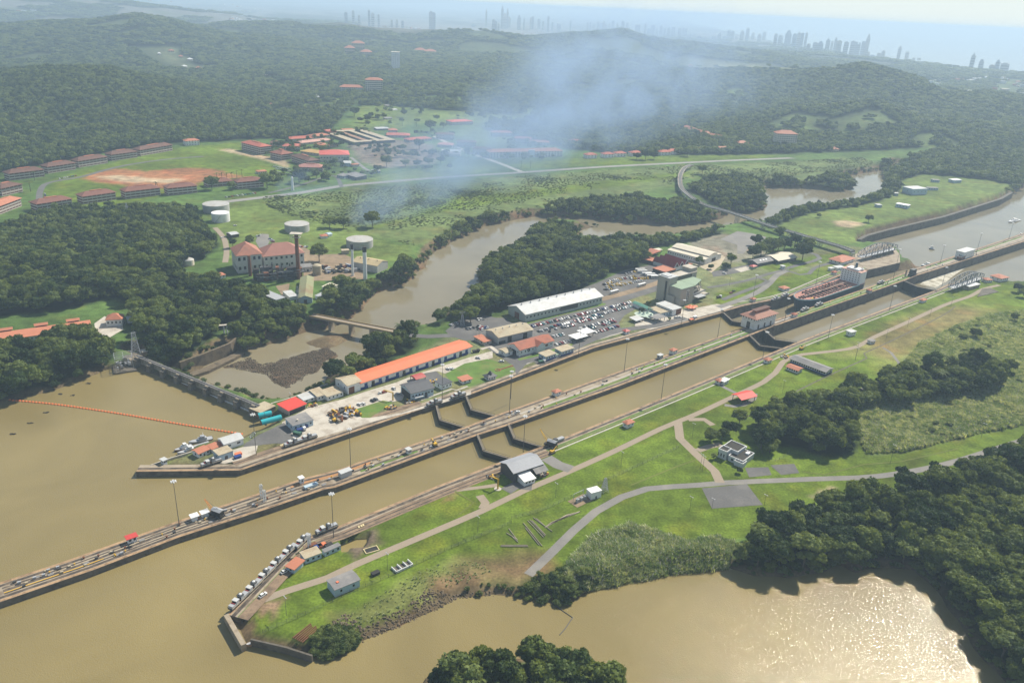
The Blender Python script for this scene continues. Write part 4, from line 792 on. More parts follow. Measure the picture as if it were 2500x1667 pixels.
for p in dens(peninsula_bank, 2, True):
    q = p+Vector((random.uniform(-6, 6), random.uniform(-6, 6), 0)); z = hz(q.x, q.y); u_, v_ = proj((q.x, q.y, z))
    if z > LAKE_Z+.1 and u_ > 1760: s = random.uniform(.25, .6); mp.append((q.x, q.y, z-.4, (s, s, s), random.choice((0, 1, 1, 2))))
gn_scatter('scrub', mp+sp_, [crown_mesh('bush', 400+k, 5.2, 8, 0, 9, 700, .8, (LEAF, LEAFP, MARSHL, MARSHL, MARSHL, MARSHL)[k], .7, ICOV, ICOF) for k in range(6)], 'scrub and low bushes of the marsh and the river banks')

# loose stone: the rubble bar in the lower river and the rock bank of the lawn tip
STONE = mat('river_stone', (.15, .115, .075), .95, .4, .4, 2); STONEW = mat('wet_stone', (.06, .048, .032), .9, .4)
def rock(seed, mt):
    g = np.random.default_rng(seed); v = ICOV*(.6+.7*g.random((12, 1)))*np.array([1, .8, .6]); me_ = bpy.data.meshes.new('stone'); me_.from_pydata(v.tolist(), [], ICOF); me_.materials.append(mt); return me_
ROCKS = [rock(1, STONE), rock(2, STONE), rock(3, STONEW), rock(4, STONEW)]
def inpoly(poly, n, hmin, fn):
    A_ = A2(poly); lo_, hi_ = A_.min(0), A_.max(0); x = rng.uniform(lo_[0], hi_[0], n); y = rng.uniform(lo_[1], hi_[1], n); k = inside(x, y, A_); x, y = x[k], y[k]; z = height(x, y); return [fn(a, b, c) for a, b, c in zip(x, y, z) if c > hmin]
def rk(smin, smax, wet): 
    def f(a, b, c): s = random.uniform(smin, smax)*random.uniform(.6, 1); return (a, b, max(c, SEA_Z)+.05, (s, s, s), random.choice((0, 1, 2, 3) if wet else (0, 0, 1, 2)))
    return f
gn_scatter('river_rubble', inpoly(RUBBLE, 15000, SEA_Z-.3, rk(.2, .85, True)), ROCKS, 'dark rubble and driftwood bar in the lower river behind the weir')
REV = zl('j', [(845,1165),(980,1080),(1080,1180),(1380,1040),(1540,920),(1700,930),(1990,900),(2000,940),(1720,985),(1600,1045),(1400,1165),(1200,1240),(1060,1285),(1050,1200),(900,1190)])
gn_scatter('rock_bank', inpoly(REV, 3800, LAKE_Z-.6, rk(.4, 1.1, False)), ROCKS, 'brown boulders piled along the bank of the lawn tip')
tg = []
for a, b, c in inpoly(zl('j', [(850,1150),(1300,900),(1560,760),(1900,720),(2000,790),(1760,900),(1560,900),(1380,1030),(1080,1180)]), 1200, -3, lambda a, b, c: (a, b, c)): s = random.uniform(.12, .34); tg.append((a, b, c-.1, (s, s, s*.8), random.choice((0, 2, 2))))
gn_scatter('dry_grass_tufts', tg, [reed_mesh(7, True), REEDS[0], reed_mesh(9, True)], 'dry rough grass tufts on the slope above the rock bank')
# ------------------------------------------------------------ builders for houses and sheds
def roofmesh(kind, L, D, h, rh, ov, m_):
    x0, x1, y0, y1 = -L/2-ov, L/2+ov, -ov, D+ov; t = .28; e = h-(rh*ov/(D/2) if kind in ('gable', 'hip') else 0)*.6
    if kind == 'gable':
        ym = D/2
        m_.add([(x0,y0,e),(x1,y0,e),(x1,ym,h+rh),(x0,ym,h+rh),(x0,y1,e),(x1,y1,e),(x0,y0,e-t),(x1,y0,e-t),(x1,ym,h+rh-t),(x0,ym,h+rh-t),(x0,y1,e-t),(x1,y1,e-t)],
               [(0,1,2,3),(3,2,5,4),(7,6,9,8),(8,9,10,11),(0,6,7,1),(4,5,11,10),(0,3,9,6),(3,4,10,9),(1,7,8,2),(2,8,11,5)])
    elif kind == 'gabley':
        m_.add([(x0,y0,e),(x0,y1,e),(0,y1,h+rh),(0,y0,h+rh),(x1,y1,e),(x1,y0,e),(x0,y0,e-t),(x0,y1,e-t),(0,y1,h+rh-t),(0,y0,h+rh-t),(x1,y1,e-t),(x1,y0,e-t)],
               [(1,0,3,2),(2,3,5,4),(6,7,8,9),(9,8,10,11),(0,1,7,6),(4,5,11,10),(0,6,9,3),(3,9,11,5),(1,2,8,7),(2,4,10,8)])
    elif kind == 'hip':
        r_ = min(D/2, L/2)*.95; a, b = -L/2+r_, L/2-r_; ym = D/2
        if D > L: c, d = r_, D-r_; top = [(0, c, h+rh), (0, d, h+rh)]
        else: top = [(a, ym, h+rh), (b, ym, h+rh)]
        vs = [(x0,y0,e),(x1,y0,e),(x1,y1,e),(x0,y1,e)]+top+[(x0,y0,e-t),(x1,y0,e-t),(x1,y1,e-t),(x0,y1,e-t)]
        f = [(0,1,4),(1,2,5,4),(2,3,5),(3,0,4,5)] if D > L else [(0,1,5,4),(1,2,5),(2,3,4,5),(3,0,4)]
        m_.add(vs, f+[(0,6,7,1),(1,7,8,2),(2,8,9,3),(3,9,6,0),(9,8,7,6)])
    elif kind == 'shed':
        m_.add([(x0,y0,h),(x1,y0,h),(x1,y1,h+rh),(x0,y1,h+rh),(x0,y0,h-t),(x1,y0,h-t),(x1,y1,h+rh-t),(x0,y1,h+rh-t)], [(0,1,2,3),(7,6,5,4),(0,4,5,1),(1,5,6,2),(2,6,7,3),(3,7,4,0)])
    elif kind == 'arch':
        n = 10; pts_ = [(y0+(y1-y0)*i/n, h+rh*math.sin(math.pi*i/n)) for i in range(n+1)]
        vs = [(x0, y, z) for y, z in pts_]+[(x1, y, z) for y, z in pts_]; m_.add(vs, [(i, n+1+i, n+2+i, i+1) for i in range(n)]+[tuple(range(n+1))[::-1], tuple(range(n+1, 2*n+2))])
    else:
        m_.box(x0, x1, y0, y1, h, h+.3)
        if kind == 'parapet':
            for bx in ((x0,x1,y0,y0+.35),(x0,x1,y1-.35,y1),(x0,x0+.35,y0+.35,y1-.35),(x1-.35,x1,y0+.35,y1-.35)): m_.box(*bx, h+.3, h+.3+rh)
def building(label, p0, p1, D, h, roof='gable', rh=1.6, ov=.5, wm=WHITE, rm=GREYR, win=(0, 0), floors=1, name='house', cat='house', group=None, door=0, z=0.0, ww=1.2, wh=1.2, open_=False, base=None, sides=(0, 1), wz=.55, extra=None):
    p0 = Vector((p0.x, p0.y, 0)); p1 = Vector((p1.x, p1.y, 0)); d = p1-p0; L = d.length; an = math.atan2(d.y, d.x); c_ = (p0+p1)/2
    root = thing(name, label, cat, (c_.x, c_.y, z), an, group)
    m_ = MB()
    if open_:
        for x in np.linspace(-L/2+.3, L/2-.3, max(2, int(L/5)+1)):
            for y in (.3, D-.3): MB().box(x-.18, x+.18, y-.18, y+.18, -.3, h).build('post', wm, root)
    else:
        m_.box(-L/2, L/2, 0, D, -.8, h)
        if roof == 'gable': m_.add([(-L/2,0,h),(-L/2,D,h),(-L/2,D/2,h+rh-.25),(L/2,0,h),(L/2,D,h),(L/2,D/2,h+rh-.25)], [(1,0,2),(3,4,5)])
        if roof == 'gabley': m_.add([(-L/2,0,h),(L/2,0,h),(0,0,h+rh-.25),(-L/2,D,h),(L/2,D,h),(0,D,h+rh-.25)], [(0,1,2),(4,3,5)])
        if roof == 'shed': m_.add([(-L/2,0,h-.2),(-L/2,D,h-.2),(-L/2,D,h+rh-.2),(L/2,0,h-.2),(L/2,D,h-.2),(L/2,D,h+rh-.2)], [(1,0,2),(3,4,5),(1,2,5,4)])
        m_.build('wall', wm, root)
    m_ = MB(); roofmesh(roof, L, D, h, rh, ov, m_); rf = m_.build('roof', rm, root)
    if base:
        m_ = MB(); m_.box(-L/2-.04, L/2+.04, -.04, D+.04, -.8, h*.3); m_.build('plinth', base, root)
    if win[0] or win[1]:
        a = MB(); a.box(-ww/2, ww/2, -.07, .05, -wh/2, wh/2); wx = a.mesh('window', GLASS)
        a = MB(); a.box(-.07, .07, -ww/2, ww/2, -wh/2, wh/2); wy = a.mesh('window', GLASS)
        for f in range(floors):
            zc = (f+wz)*h/floors
            for k in range(win[0]):
                x = -L/2+L*(k+.5)/win[0]
                if door and f == 0 and k == win[0]//2: continue
                put('window', wx, root, (x, 0, zc))
            for k in range(win[1]):
                y = D*(k+.5)/win[1]
                for s_ in sides: put('window', wy, root, ((-1 if s_ == 0 else 1)*L/2, y, zc))
    if door:
        m_ = MB(); m_.box(-door/2, door/2, -.09, .05, -.1, min(h*.8, 1+door*.8)); m_.build('door', STEEL, root)
    if extra: extra(root, L, D, h)
    return root
def lockbox(label, c, L, D, h, ang=YAW, **k):          # a building given by the middle of its front foot line
    d = Vector((math.cos(ang), math.sin(ang), 0))*L/2; return building(label, c-d, c+d, D, h, **k)
# ------------------------------------------------------------ buildings by the lock
def bz(label, s, a, b, D, h, **k): return building(label, P(s, *a), P(s, *b), D, h, **k)
def dd(s, a, b, z=0): return (P(s, *a, z)-P(s, *b, z)).length
def bays(cols, n, f=.7):
    def ex(root, L, D, h):
        for k in range(n):
            c_ = cols[k % len(cols)]
            if c_ is None: continue
            m_ = MB(); w_ = L/n; x = -L/2+w_*(k+.5); m_.box(x-w_*.42, x+w_*.42, -.1, .06, 0, h*f); m_.build('bay_door', c_, root)
    return ex
def vents(n, y=.5, sz=1.0, rh=1.6, mt=None):
    def ex(root, L, D, h):
        for k in range(n):
            m_ = MB(); x = -L/2+L*(k+.5)/n; m_.tube((x, D*y, h+rh-.4), (x, D*y, h+rh+.8*sz), .35*sz, 8); m_.tube((x, D*y, h+rh+.8*sz), (x, D*y, h+rh+1.1*sz), .6*sz, 8, 0, .2*sz); m_.build('roof_vent', mt or GREYM, root)
    return ex
orange = building('very long workshop with a bright orange metal roof and blue lower walls', P('s', 1085, 481), P('p', 232, 1043), 15, 6.2, roof='gable', rh=1.5, ov=1.2, wm=WHITE, rm=ORANGE, base=BLUE, name='workshop', cat='workshop', extra=bays([None, BLUE, WHITE, GLASS, None, BLUE, WHITE, BLUE, None], 34))
bz('white end block with pale grey roof and orange door, joined to the orange workshop', 's', (938,533), (1083,483), 15.5, 7.6, rm=TANR, rh=2, ov=1, name='workshop', cat='workshop', win=(0, 2), sides=(0,), extra=lambda r, L, D, h: MB().box(-L*.42, L*.02, -.1, .05, 0, 5.2).build('door', RUST, r))
bz('low grey roofed shed stepping down from the workshop, nearer the workshop', 's', (705,607), (885,548), 10, 3.6, roof='shed', rh=.9, rm=TANR, name='shed', cat='shed', win=(4, 0))
bz('low grey roofed shed with a skylight strip, middle of the row by the river wall', 's', (592,610), (700,577), 11, 3.8, roof='shed', rh=.9, rm=TANR, name='shed', cat='shed', win=(3, 0))
bz('small pale metal roofed shed next to the red roofed shelter', 's', (435,640), (560,598), 8, 3, roof='shed', rh=.6, rm=GREYL, name='shed', cat='shed', win=(2, 0))
bz('flat red roofed open shelter at the end of the workshop yard', 's', (262,772), (456,694), 12, 4, roof='shed', rh=.6, ov=.8, rm=mat('scarlet_roof', (.6,.06,.04), .6, .08), wm=CONCL, name='shelter', cat='shelter', win=(0, 0), extra=lambda r, L, D, h: MB().box(-L*.46, L*.46, -.1, .05, 0, 3).build('opening_shade', BLACK, r))  # black panel painted in for the shade inside the open front
bz('long pale blue store with a plain dark grey roof alone in the yard', 's', (313,957), (541,886), 11, 4.4, roof='shed', rh=.8, ov=.4, rm=GREYR, wm=PALEB, name='store', cat='store', win=(4, 2), sides=(0,), extra=lambda r, L, D, h: (MB().tube((-2, 4, h+.2), (-2, 4, h+1.4), .6, 10).build('roof_vent', CREAM, r), MB().box(1, 3.4, -.1, .05, 0, 2.4).build('door', BLUE, r)))
bz('dark slate roofed locomotive workshop with an open dark end near the far upper gate', 's', (1668,606), (1921,540), 16, 6.4, rh=2.4, ov=.9, rm=DARKR, wm=PALEB, name='workshop', cat='workshop', win=(7, 0), extra=lambda r, L, D, h: (MB().box(-L/2-.1, -L/2+.05, 1.5, D-1.5, 0, 5).build('opening_shade', BLACK, r), MB().box(L*.1, L*.22, -.1, .05, 0, 4).build('door', STEEL, r), MB().box(-L*.4, -L*.02, -2.6, -.05, 2.7, 2.95).build('awning', GREYL, r)))  # open end drawn as a black panel, its inner shade given as colour
bz('small red arched canopy behind the slate roofed workshop', 's', (1722,402), (1832,368), 8, 3, roof='arch', rh=1.4, ov=.3, rm=mat('dull_red_roof', (.42,.08,.07), .6, .1), name='canopy', cat='canopy', wm=STEEL, open_=True)
bz('white block with a flat black roof beside the mast in the yard', 's', (2020,481), (2131,441), 8.5, 4, roof='flat', ov=.5, rm=DARKR, name='store', cat='store', win=(3, 1), sides=(0,))
bz('orange flat roofed white kiosk on the oval lawn', 'p', (140,1402), (240,1374), 6, 3, roof='shed', rh=.4, ov=1, rm=TERRA, name='kiosk', cat='kiosk', win=(2, 1), sides=(0,))
def pagoda(r, L, D, h): m_ = MB(); m_.lathe([(2.3, h+1.3), (1.2, h+2.6), (.05, h+3.6)], 4, 0, (0, D/2)); m_.build('roof_lantern', DARKR, r)
bz('white garden pavilion with a two tier dark hipped roof on the oval lawn', 'p', (432,1362), (520,1337), 5.5, 3, roof='hip', rh=1.6, ov=1, rm=DARKR, name='pavilion', cat='pavilion', win=(3, 3), ww=.9, wh=1.6, extra=pagoda)
bz('old grey store with a weathered tan roof and two dark doorways', 'p', (550,945), (938,852), 19, 6.5, rh=2.6, ov=.8, rm=TANR, wm=mat('grey_wall', (.42,.42,.4), .85, .15), name='store', cat='store', extra=lambda r, L, D, h: (MB().box(-L*.24, -L*.12, -.1, .05, 0, 5).build('door', BLACK, r), MB().box(L*.22, L*.34, -.1, .05, 0, 5).build('door', BLACK, r), MB().box(-L*.49, -L*.3, -.1, .05, .3, 2.6).build('window', GLASS, r), vents(5, rh=2.6)(r, L, D, h)))
bz('low lean-to half white half orange at the end of the old grey store', 'p', (385,958), (470,934), 14, 3.2, roof='shed', rh=.5, rm=TERRA, wm=CONCL, name='lean_to', cat='lean-to', win=(1, 2), sides=(0,))
def wreath(r, L, D, h):
    m_ = MB(); m_.box(-L*.04, L*.2, -2.6, 0, -.5, h*.92); roofm = MB(); x0, x1 = -L*.06, L*.22; xm = (x0+x1)/2
    roofm.add([(x0,-3.4,h-.3),(xm,-3.4,h+2.8),(xm,D/2,h+2.8),(x0,D/2,h-.3),(x1,-3.4,h-.3),(x1,D/2,h-.3)], [(0,1,2,3),(1,4,5,2)])
    m_.add([(x0+.3,-2.6,h-.3),(x1-.3,-2.6,h-.3),(xm,-2.6,h+2.4)], [(0,1,2)]); m_.build('porch', WHITE, r); roofm.build('porch_roof', REDT, r)
    t = MB(); n = 14
    for k in range(n):
        a, b = 2*math.pi*k/n, 2*math.pi*(k+1)/n; t.tube((-L*.24+1.1*math.cos(a), -.25, h*.62+1.1*math.sin(a)), (-L*.24+1.1*math.cos(b), -.25, h*.62+1.1*math.sin(b)), .35, 5)
    t.build('wreath', BLACK, r); MB().box(-L/2-.1, -L/2+.05, D*.3, D*.7, 0, h*.6).build('door', BLACK, r); MB().box(L*.24, L*.34, -.1, .05, h*.4, h*.7).build('window', RUST, r)
bz('white administration house with a red tiled roof and a black ring wreath on its wall', 'p', (792,1087), (1172,976), 14, 6.4, rh=3, ov=1, rm=REDT, name='admin_house', cat='house', win=(9, 3), sides=(0,), ww=1.0, wh=1.3, extra=wreath)
bz('small white annexe with a curved grey roof beside the wreath house', 'p', (632,1086), (712,1062), 9, 3.4, roof='arch', rh=1, rm=TANR, name='annexe', cat='annexe', win=(1, 1), sides=(0,))
bz('pale blue machinery hut nearer the small green truck', 'p', (1090,1142), (1206,1102), 8, 4.6, roof='shed', rh=.4, ov=.6, rm=TANR, wm=PALEB, name='machinery_hut', cat='hut', win=(4, 1), sides=(0,), base=BLUE)
bz('pale blue machinery hut beside the mast by the car park road', 'p', (1272,1084), (1410,1040), 8, 4.6, roof='shed', rh=.4, ov=.6, rm=TANR, wm=PALEB, name='machinery_hut', cat='hut', win=(4, 1), sides=(0,), base=BLUE)
bz('low link shed between the two pale blue machinery huts', 'p', (1215,1096), (1270,1078), 5, 2.6, roof='shed', rh=.3, rm=GREEN, wm=WHITE, name='shed', cat='shed', win=(1, 0))
bz('white flat canopy at the car park exit, nearer the lock', 'p', (1440,928), (1562,894), 8.5, 3.8, roof='flat', ov=1, rm=WHITE, wm=STEEL, name='canopy', cat='canopy', open_=True)
bz('white flat canopy at the car park exit, on the car park side', 'p', (1538,876), (1640,846), 8.5, 4.2, roof='flat', ov=1, rm=WHITE, wm=STEEL, name='canopy', cat='canopy', open_=True)
bz('huge pale shed with a long white metal roof beside the car park', 'p', (855,692), (1735,478), 25, 8, rh=4.2, ov=1, rm=GREYL, wm=mat('sage_wall', (.42,.45,.4), .8, .1), name='warehouse', cat='warehouse', win=(22, 0), ww=1.6, wh=1.6, extra=lambda r, L, D, h: (vents(9, rh=4.2, sz=1.4)(r, L, D, h), MB().box(-L/2-.1, -L/2+.05, D*.35, D*.62, 0, 6).build('door', RUST, r), MB().box(-L*.06, L*.17, -.1, .05, 2.5, 6.5).build('shutter', STEEL, r)))
bz('little red roofed hut on the grass between car park road and lock', 'p', (2012,832), (2056,819), 4, 3, roof='hip', rh=1, ov=.6, rm=mat('dull_red_roof', (.42,.08,.07)), name='hut', cat='hut', win=(1, 1), sides=(0,))
# by the museum
bz('white hall with pale flat metal roof and brown end wall before the museum', 'v', (712,1032), (880,985), dd('v', (880,870), (580,742), 6), 6, roof='flat', ov=.5, rm=GREYL, wm=WHITE, name='hall', cat='hall', win=(0, 6), sides=(0,), extra=lambda r, L, D, h: MB().box(-L*.1, L*.5, -.1, .05, 0, h*.9).build('end_panel', RUST, r))
bz('low block with a sandy flat roof beside the white hall', 'v', (480,1062), (690,1012), 16, 4, roof='parapet', rh=.4, rm=TANR, wm=PALEB, name='low_block', cat='building', win=(4, 0))
bz('grey flat roofed ticket pavilion below the low block', 'v', (400,1165), (570,1120), 8, 4, roof='flat', ov=1, rm=GREYR, wm=GREYM, name='pavilion', cat='pavilion', open_=True)
bz('long shed with a green roof near the tent canopies', 'v', (290,990), (365,972), 24, 3.6, roof='gabley', rh=1.2, rm=mat('teal_roof', (.1,.26,.2)), name='shed', cat='shed', wm=WHITE)
bz('pale ribbed panel roof lying beyond the tents', 'v', (20,1172), (160,1130), 8, 2.6, roof='shed', rh=.8, rm=GREYL, name='shelter', cat='shelter', open_=True, wm=STEEL)
for k, (x, y) in enumerate(((90,1010), (160,1030), (235,1010), (300,1060))):
    p = P('v', x, y+40); root = thing('tent_canopy', f'pale green peaked tent canopy by the museum garden, {ordn(k)} counted from the green roofed shed' if k else 'pale green peaked tent canopy touching the green roofed shed', 'canopy', p, YAW, 'tent canopies by the museum')
    m_ = MB(); m_.lathe([(5.6, 3.2), (3.2, 3.6), (1.4, 4.6), (.1, 6.6)], 8); m_.build('canopy_sheet', mat('tent_cloth', (.46,.55,.45), .8, .1), root)
    for q in range(4): a = q*1.57+.4; MB().tube((5*math.cos(a), 5*math.sin(a), 0), (5*math.cos(a), 5*math.sin(a), 3.2), .12).build('pole', STEEL, root)
# visitor centre: x along the lock, y away from it
vc = thing('visitor_centre', 'tall beige museum block with an arched window, green roof and stepped viewing terraces', 'museum', P('v', 850, 852), YAW)
BEIGE = mat('beige_render', (.36,.335,.28), .85, .08, .1, 1.5); L1 = dd('v', (850,852), (1125,787)); W1 = dd('v', (1125,787), (1530,712))
m_ = MB(); m_.box(0, L1, 0, 20, -1, 17.5); m_.box(-2.5, 10, 14, 28, -1, 25); m_.box(10, L1+W1, 20, 30, -1, 22); m_.box(L1+W1-9, L1+W1+1, 21, 32, -1, 26); m_.box(-3, 4.5, 6, 14, -1, 9); m_.box(-1, 1.2, -.6, 5, -1, 7); m_.build('wall', BEIGE, vc)
m_ = MB(); m_.add([(L1*.1,2,17.6),(L1+W1*.8,2+9,17.6),(L1+W1*.8,20,17.6),(L1*.1,20,17.6)], [(0,1,2,3)]); m_.box(-.5, L1+.4, -.4, 20, 17.5, 18.1); m_.add([(L1,-.4,18.1),(L1+W1*.75,8,18.1),(L1+W1*.75,20,18.1),(L1,20,18.1),(L1,-.4,17.4),(L1+W1*.75,8,17.4),(L1+W1*.75,20,17.4),(L1,20,17.4)], [(0,1,2,3),(7,6,5,4),(0,4,5,1),(1,5,6,2)]); m_.build('roof', GREEN, vc)
m_ = MB(); m_.box(-2.9, 10.4, 13.6, 28.4, 25, 25.6); m_.box(-1, 5, 17, 26, 25.6, 26.4); m_.build('roof', GREYL, vc); m_ = MB(); m_.box(L1+W1-9.5, L1+W1+1.4, 20.6, 32.5, 26, 26.5); m_.box(10, L1+W1, 19.2, 30, 22, 22.5); m_.build('roof', CONCL, vc)
for f in range(4):
    z = 3.6+f*3.6; m_ = MB(); dx = (3-f)*2.4; x1 = L1+W1-10+dx*1.5
    m_.add([(L1,1+f*.5,z),(x1,9-dx,z),(x1,20,z),(L1,20,z),(L1,1+f*.5,z-.5),(x1,9-dx,z-.5),(x1,20,z-.5),(L1,20,z-.5)], [(0,1,2,3),(7,6,5,4),(0,4,5,1),(1,5,6,2),(2,6,7,3)]); m_.build('terrace', CONCL, vc)
    m_ = MB(); m_.bar((L1, 1.1+f*.5, z+1.1), (x1-.1, 9.1-dx, z+1.1), .12, 1.1); m_.build('parapet', GREYM if f % 2 else BEIGE, vc)
m_ = MB(); m_.box(L1, L1+W1-6, 12, 20, -1, 17.4); m_.build('glazing', GLASS, vc)
for k in range(5): x = L1+3+k*(W1-8)/5; MB().tube((x, 3+k*1.1, 0), (x, 3+k*1.1, 17.4), .4, 8).build('column', BEIGE, vc)
for r_ in range(6):
    for c_ in range(2):
        m_ = MB(); m_.box(L1*.45+c_*2.1, L1*.45+c_*2.1+1.6, -.12, .05, 3+r_*1.9, 4.5+r_*1.9 if r_ < 5 else 4+r_*1.9); m_.build('window', GLASS, vc)
m_ = MB(); m_.box(L1*.45-.35, L1*.45-.1, -.2, .04, 2.6, 14); m_.box(L1*.45+1.65, L1*.45+2.05, -.2, .04, 2.6, 14.6); m_.box(L1*.45+3.75, L1*.45+4.0, -.2, .04, 2.6, 14)
for k in range(8): a, b = math.pi*k/8, math.pi*(k+1)/8; m_.tube((L1*.45+1.85+2*math.cos(a), -.1, 14+1.6*math.sin(a)), (L1*.45+1.85+2*math.cos(b), -.1, 14+1.6*math.sin(b)), .16, 4)
m_.build('window_frame', WHITE, vc); MB().box(9.9, L1+W1-9, 19.1, 19.9, 18.4, 21.2).build('window', GLASS, vc)
MB().box(-3.06, -2.4, 16, 18, 2, 22).build('window', GLASS, vc)
m_ = MB(); m_.box(L1+3, L1+16, -4, 4, 5.4, 5.8); m_.build('awning', GREYM, vc)
for k, (x, y) in enumerate(((1000,900), (1060,880), (1120,890), (1040,915), (1100,915), (1150,885))):
    root = thing('umbrella', f'orange terrace umbrella below the museum, {ordn(k)} of the cluster', 'umbrella', P('v', x, y), 0, 'orange umbrellas below the museum')
    m_ = MB(); m_.lathe([(2.6, 2.4), (1.2, 3.0), (.05, 3.4)], 8); m_.build('canopy_sheet', ORANGE, root); MB().tube((0,0,0), (0,0,2.6), .07).build('pole', STEEL, root)
# restaurant with the zigzag roof
p0, p1 = P('o', 445, 768), P('o', 590, 716); d = (p1-p0)/3
rz_ = thing('restaurant', 'restaurant with a dark red zigzag roof of three steep gables and orange wings', 'restaurant', p0, YAW); LL = d.length
m_ = MB(); m_.box(0, LL*3, .5, 30, -1, 4.2); m_.build('wall', WHITE, rz_)
for k in range(3):
    m_ = MB(); x0, x1 = k*LL, (k+1)*LL; xm = (x0+x1)/2; m_.add([(x0,0,4),(xm,0,9.5),(xm,31,9.5),(x0,31,4),(x1,0,4),(x1,31,4)], [(0,1,2,3),(1,4,5,2)]); m_.build('roof', mat('maroon_roof', (.24,.03,.035), .6, .15), rz_)
    m_ = MB(); m_.bar((x0,-.1,4.2), (xm,-.1,9.7), .5, .7); m_.bar((xm,-.1,9.7), (x1,-.1,4.2), .5, .7); m_.build('gable_frame', WHITE, rz_)
for nm, a, b, D in (('orange flat roofed wing in front of the zigzag restaurant', (345,812), (465,777), 17), ('orange flat roofed wing behind the zigzag restaurant', (205,690), (275,664), 16), ('small orange wing at the gable end of the restaurant', (588,748), (652,716), 12)):
    bz(nm, 'o', a, b, D, 3.6, roof='parapet', rh=.3, rm=TERRA, wm=STEEL, name='wing', cat='building')
bz('open brick red canopy by the trees behind the restaurant', 'o', (190,604), (293,568), 13, 4, roof='shed', rh=.4, rm=REDT, wm=STEEL, name='canopy', cat='canopy', open_=True)
bz('small pale awning behind the brick red canopy', 'o', (245,556), (310,548), 6, 3.5, roof='shed', rh=.3, rm=CREAM, wm=STEEL, name='canopy', cat='canopy', open_=True)
def monitor(r, L, D, h): m_ = MB(); m_.add([(-L*.28,0,h+2.2),(-L*.28,D,h+2.2),(L*.02,0,h+4.6),(L*.02,D,h+4.6),(L*.32,0,h+2.2),(L*.32,D,h+2.2)], [(0,2,3,1),(2,4,5,3),(0,4,2),(1,3,5)]); m_.build('roof_monitor', CREAM, r); MB().box(-L*.08, L*.16, -.1, .05, 0, h*.7).build('door', BLACK, r)
bz('long white store with twin cream roofs beyond the zigzag restaurant', 'o', (800,688), (985,620), dd('o', (830,640), (500,505), 6), 6.2, roof='gabley', rh=2.2, rm=CREAM, wm=WHITE, name='store', cat='store', win=(0, 16), sides=(0,), extra=monitor)
bz('pale cream roofed villa with wings beneath the trestle bridge trees', 'o', (1640,682), (1850,640), 22, 4.5, rh=2.6, ov=1.2, rm=CREAM, wm=mat('dark_wall', (.1,.1,.1)), name='villa', cat='villa', win=(5, 2))
bz('dark walled hall with square skylights in a grey roof by the cream villa', 'o', (1400,712), (1592,672), 13, 4, rh=2.2, ov=1, rm=GREYR, wm=mat('dark_wall', (.1,.1,.1)), name='hall', cat='hall', win=(5, 2), extra=lambda r, L, D, h: [MB().add([(x-1.4,D*.2,h+1.05),(x+1.4,D*.2,h+1.05),(x+1.4,D*.36,h+1.75),(x-1.4,D*.36,h+1.75)], [(0,1,2,3)]).build('skylight', WHITE, r) for x in (-5, 0, 5)])
bz('red capped dark hut in front of the skylight hall', 'o', (1355,742), (1400,728), 5, 3, roof='hip', rh=1, rm=mat('dull_red_roof', (.42,.08,.07)), wm=GREEN, name='hut', cat='hut')
bz('wide red tiled house behind the tanker by the far swing bridge', 'q', (600,346), (722,308), 15, 4.5, roof='hip', rh=2.6, ov=1.4, rm=TERRA, name='house', cat='house', win=(4, 3), sides=(0,))
for lb, s, a, b, D, h, rm in (('pale flat roofed hut beside the wide red tiled house', 'q', (562,394), (632,386), 7, 3, GREYL), ('small white cabin on the lawn by the tanker, farther from the wall', 'q', (500,400), (528,394), 4, 3, GREYL), ('small brown cabin on the lawn by the tanker, nearer the wall', 'q', (532,436), (560,428), 4, 3, REDT),
    ('white hut with a red hipped roof on the lawn ahead of the tanker', 'A', (1190,1073), (1272,1058), 7, 3, TERRA), ('tiny red kiosk at the foot of the mast beside the museum lawn', 'A', (768,1216), (812,1206), 4, 3, TERRA), ('white signal hut on the lawn by the road fork', 'A', (1178,770), (1210,764), 4, 3.4, GREYL),
    ('white hut at the weir end of the museum tip lawn', 'r', (0,630), (40,612), 3, 2.6, GREYL), ('red roofed rest hut on the near lawn by the lower gates', 'q', (1380,706), (1418,694), 4, 3, TERRA), ('grey roofed cabin with white posts on the near lawn beside the lower chamber', 'q', (690,1026), (738,1014), 5, 4, GREYL), ('small teal walled hut at the edge of the near lawn drain', 'q', (884,1100), (926,1092), 4, 2.6, GREYR),
    ('red kiosk where the tan road meets the middle gates', 'l', (584,108), (614,98), 4, 3.2, TERRA), ('white and red cabin at the end of the grey spur', 'l', (252,252), (282,242), 4, 3, TERRA), ('orange roofed white kiosk near the upper gates of the lawn', 'k', (1214,130), (1262,112), 4.2, 3.6, TERRA), ('white caravan parked by the end of the grey spur', 'l', (284,256), (318,238), 4, 3, WHITE)):
    bz(lb, s, a, b, D, h, roof='hip' if rm in (TERRA, REDT) else 'flat', rh=1.1, ov=.6, rm=rm, name='hut', cat='hut', win=(2, 1), ww=.9, wh=1, sides=(0,))
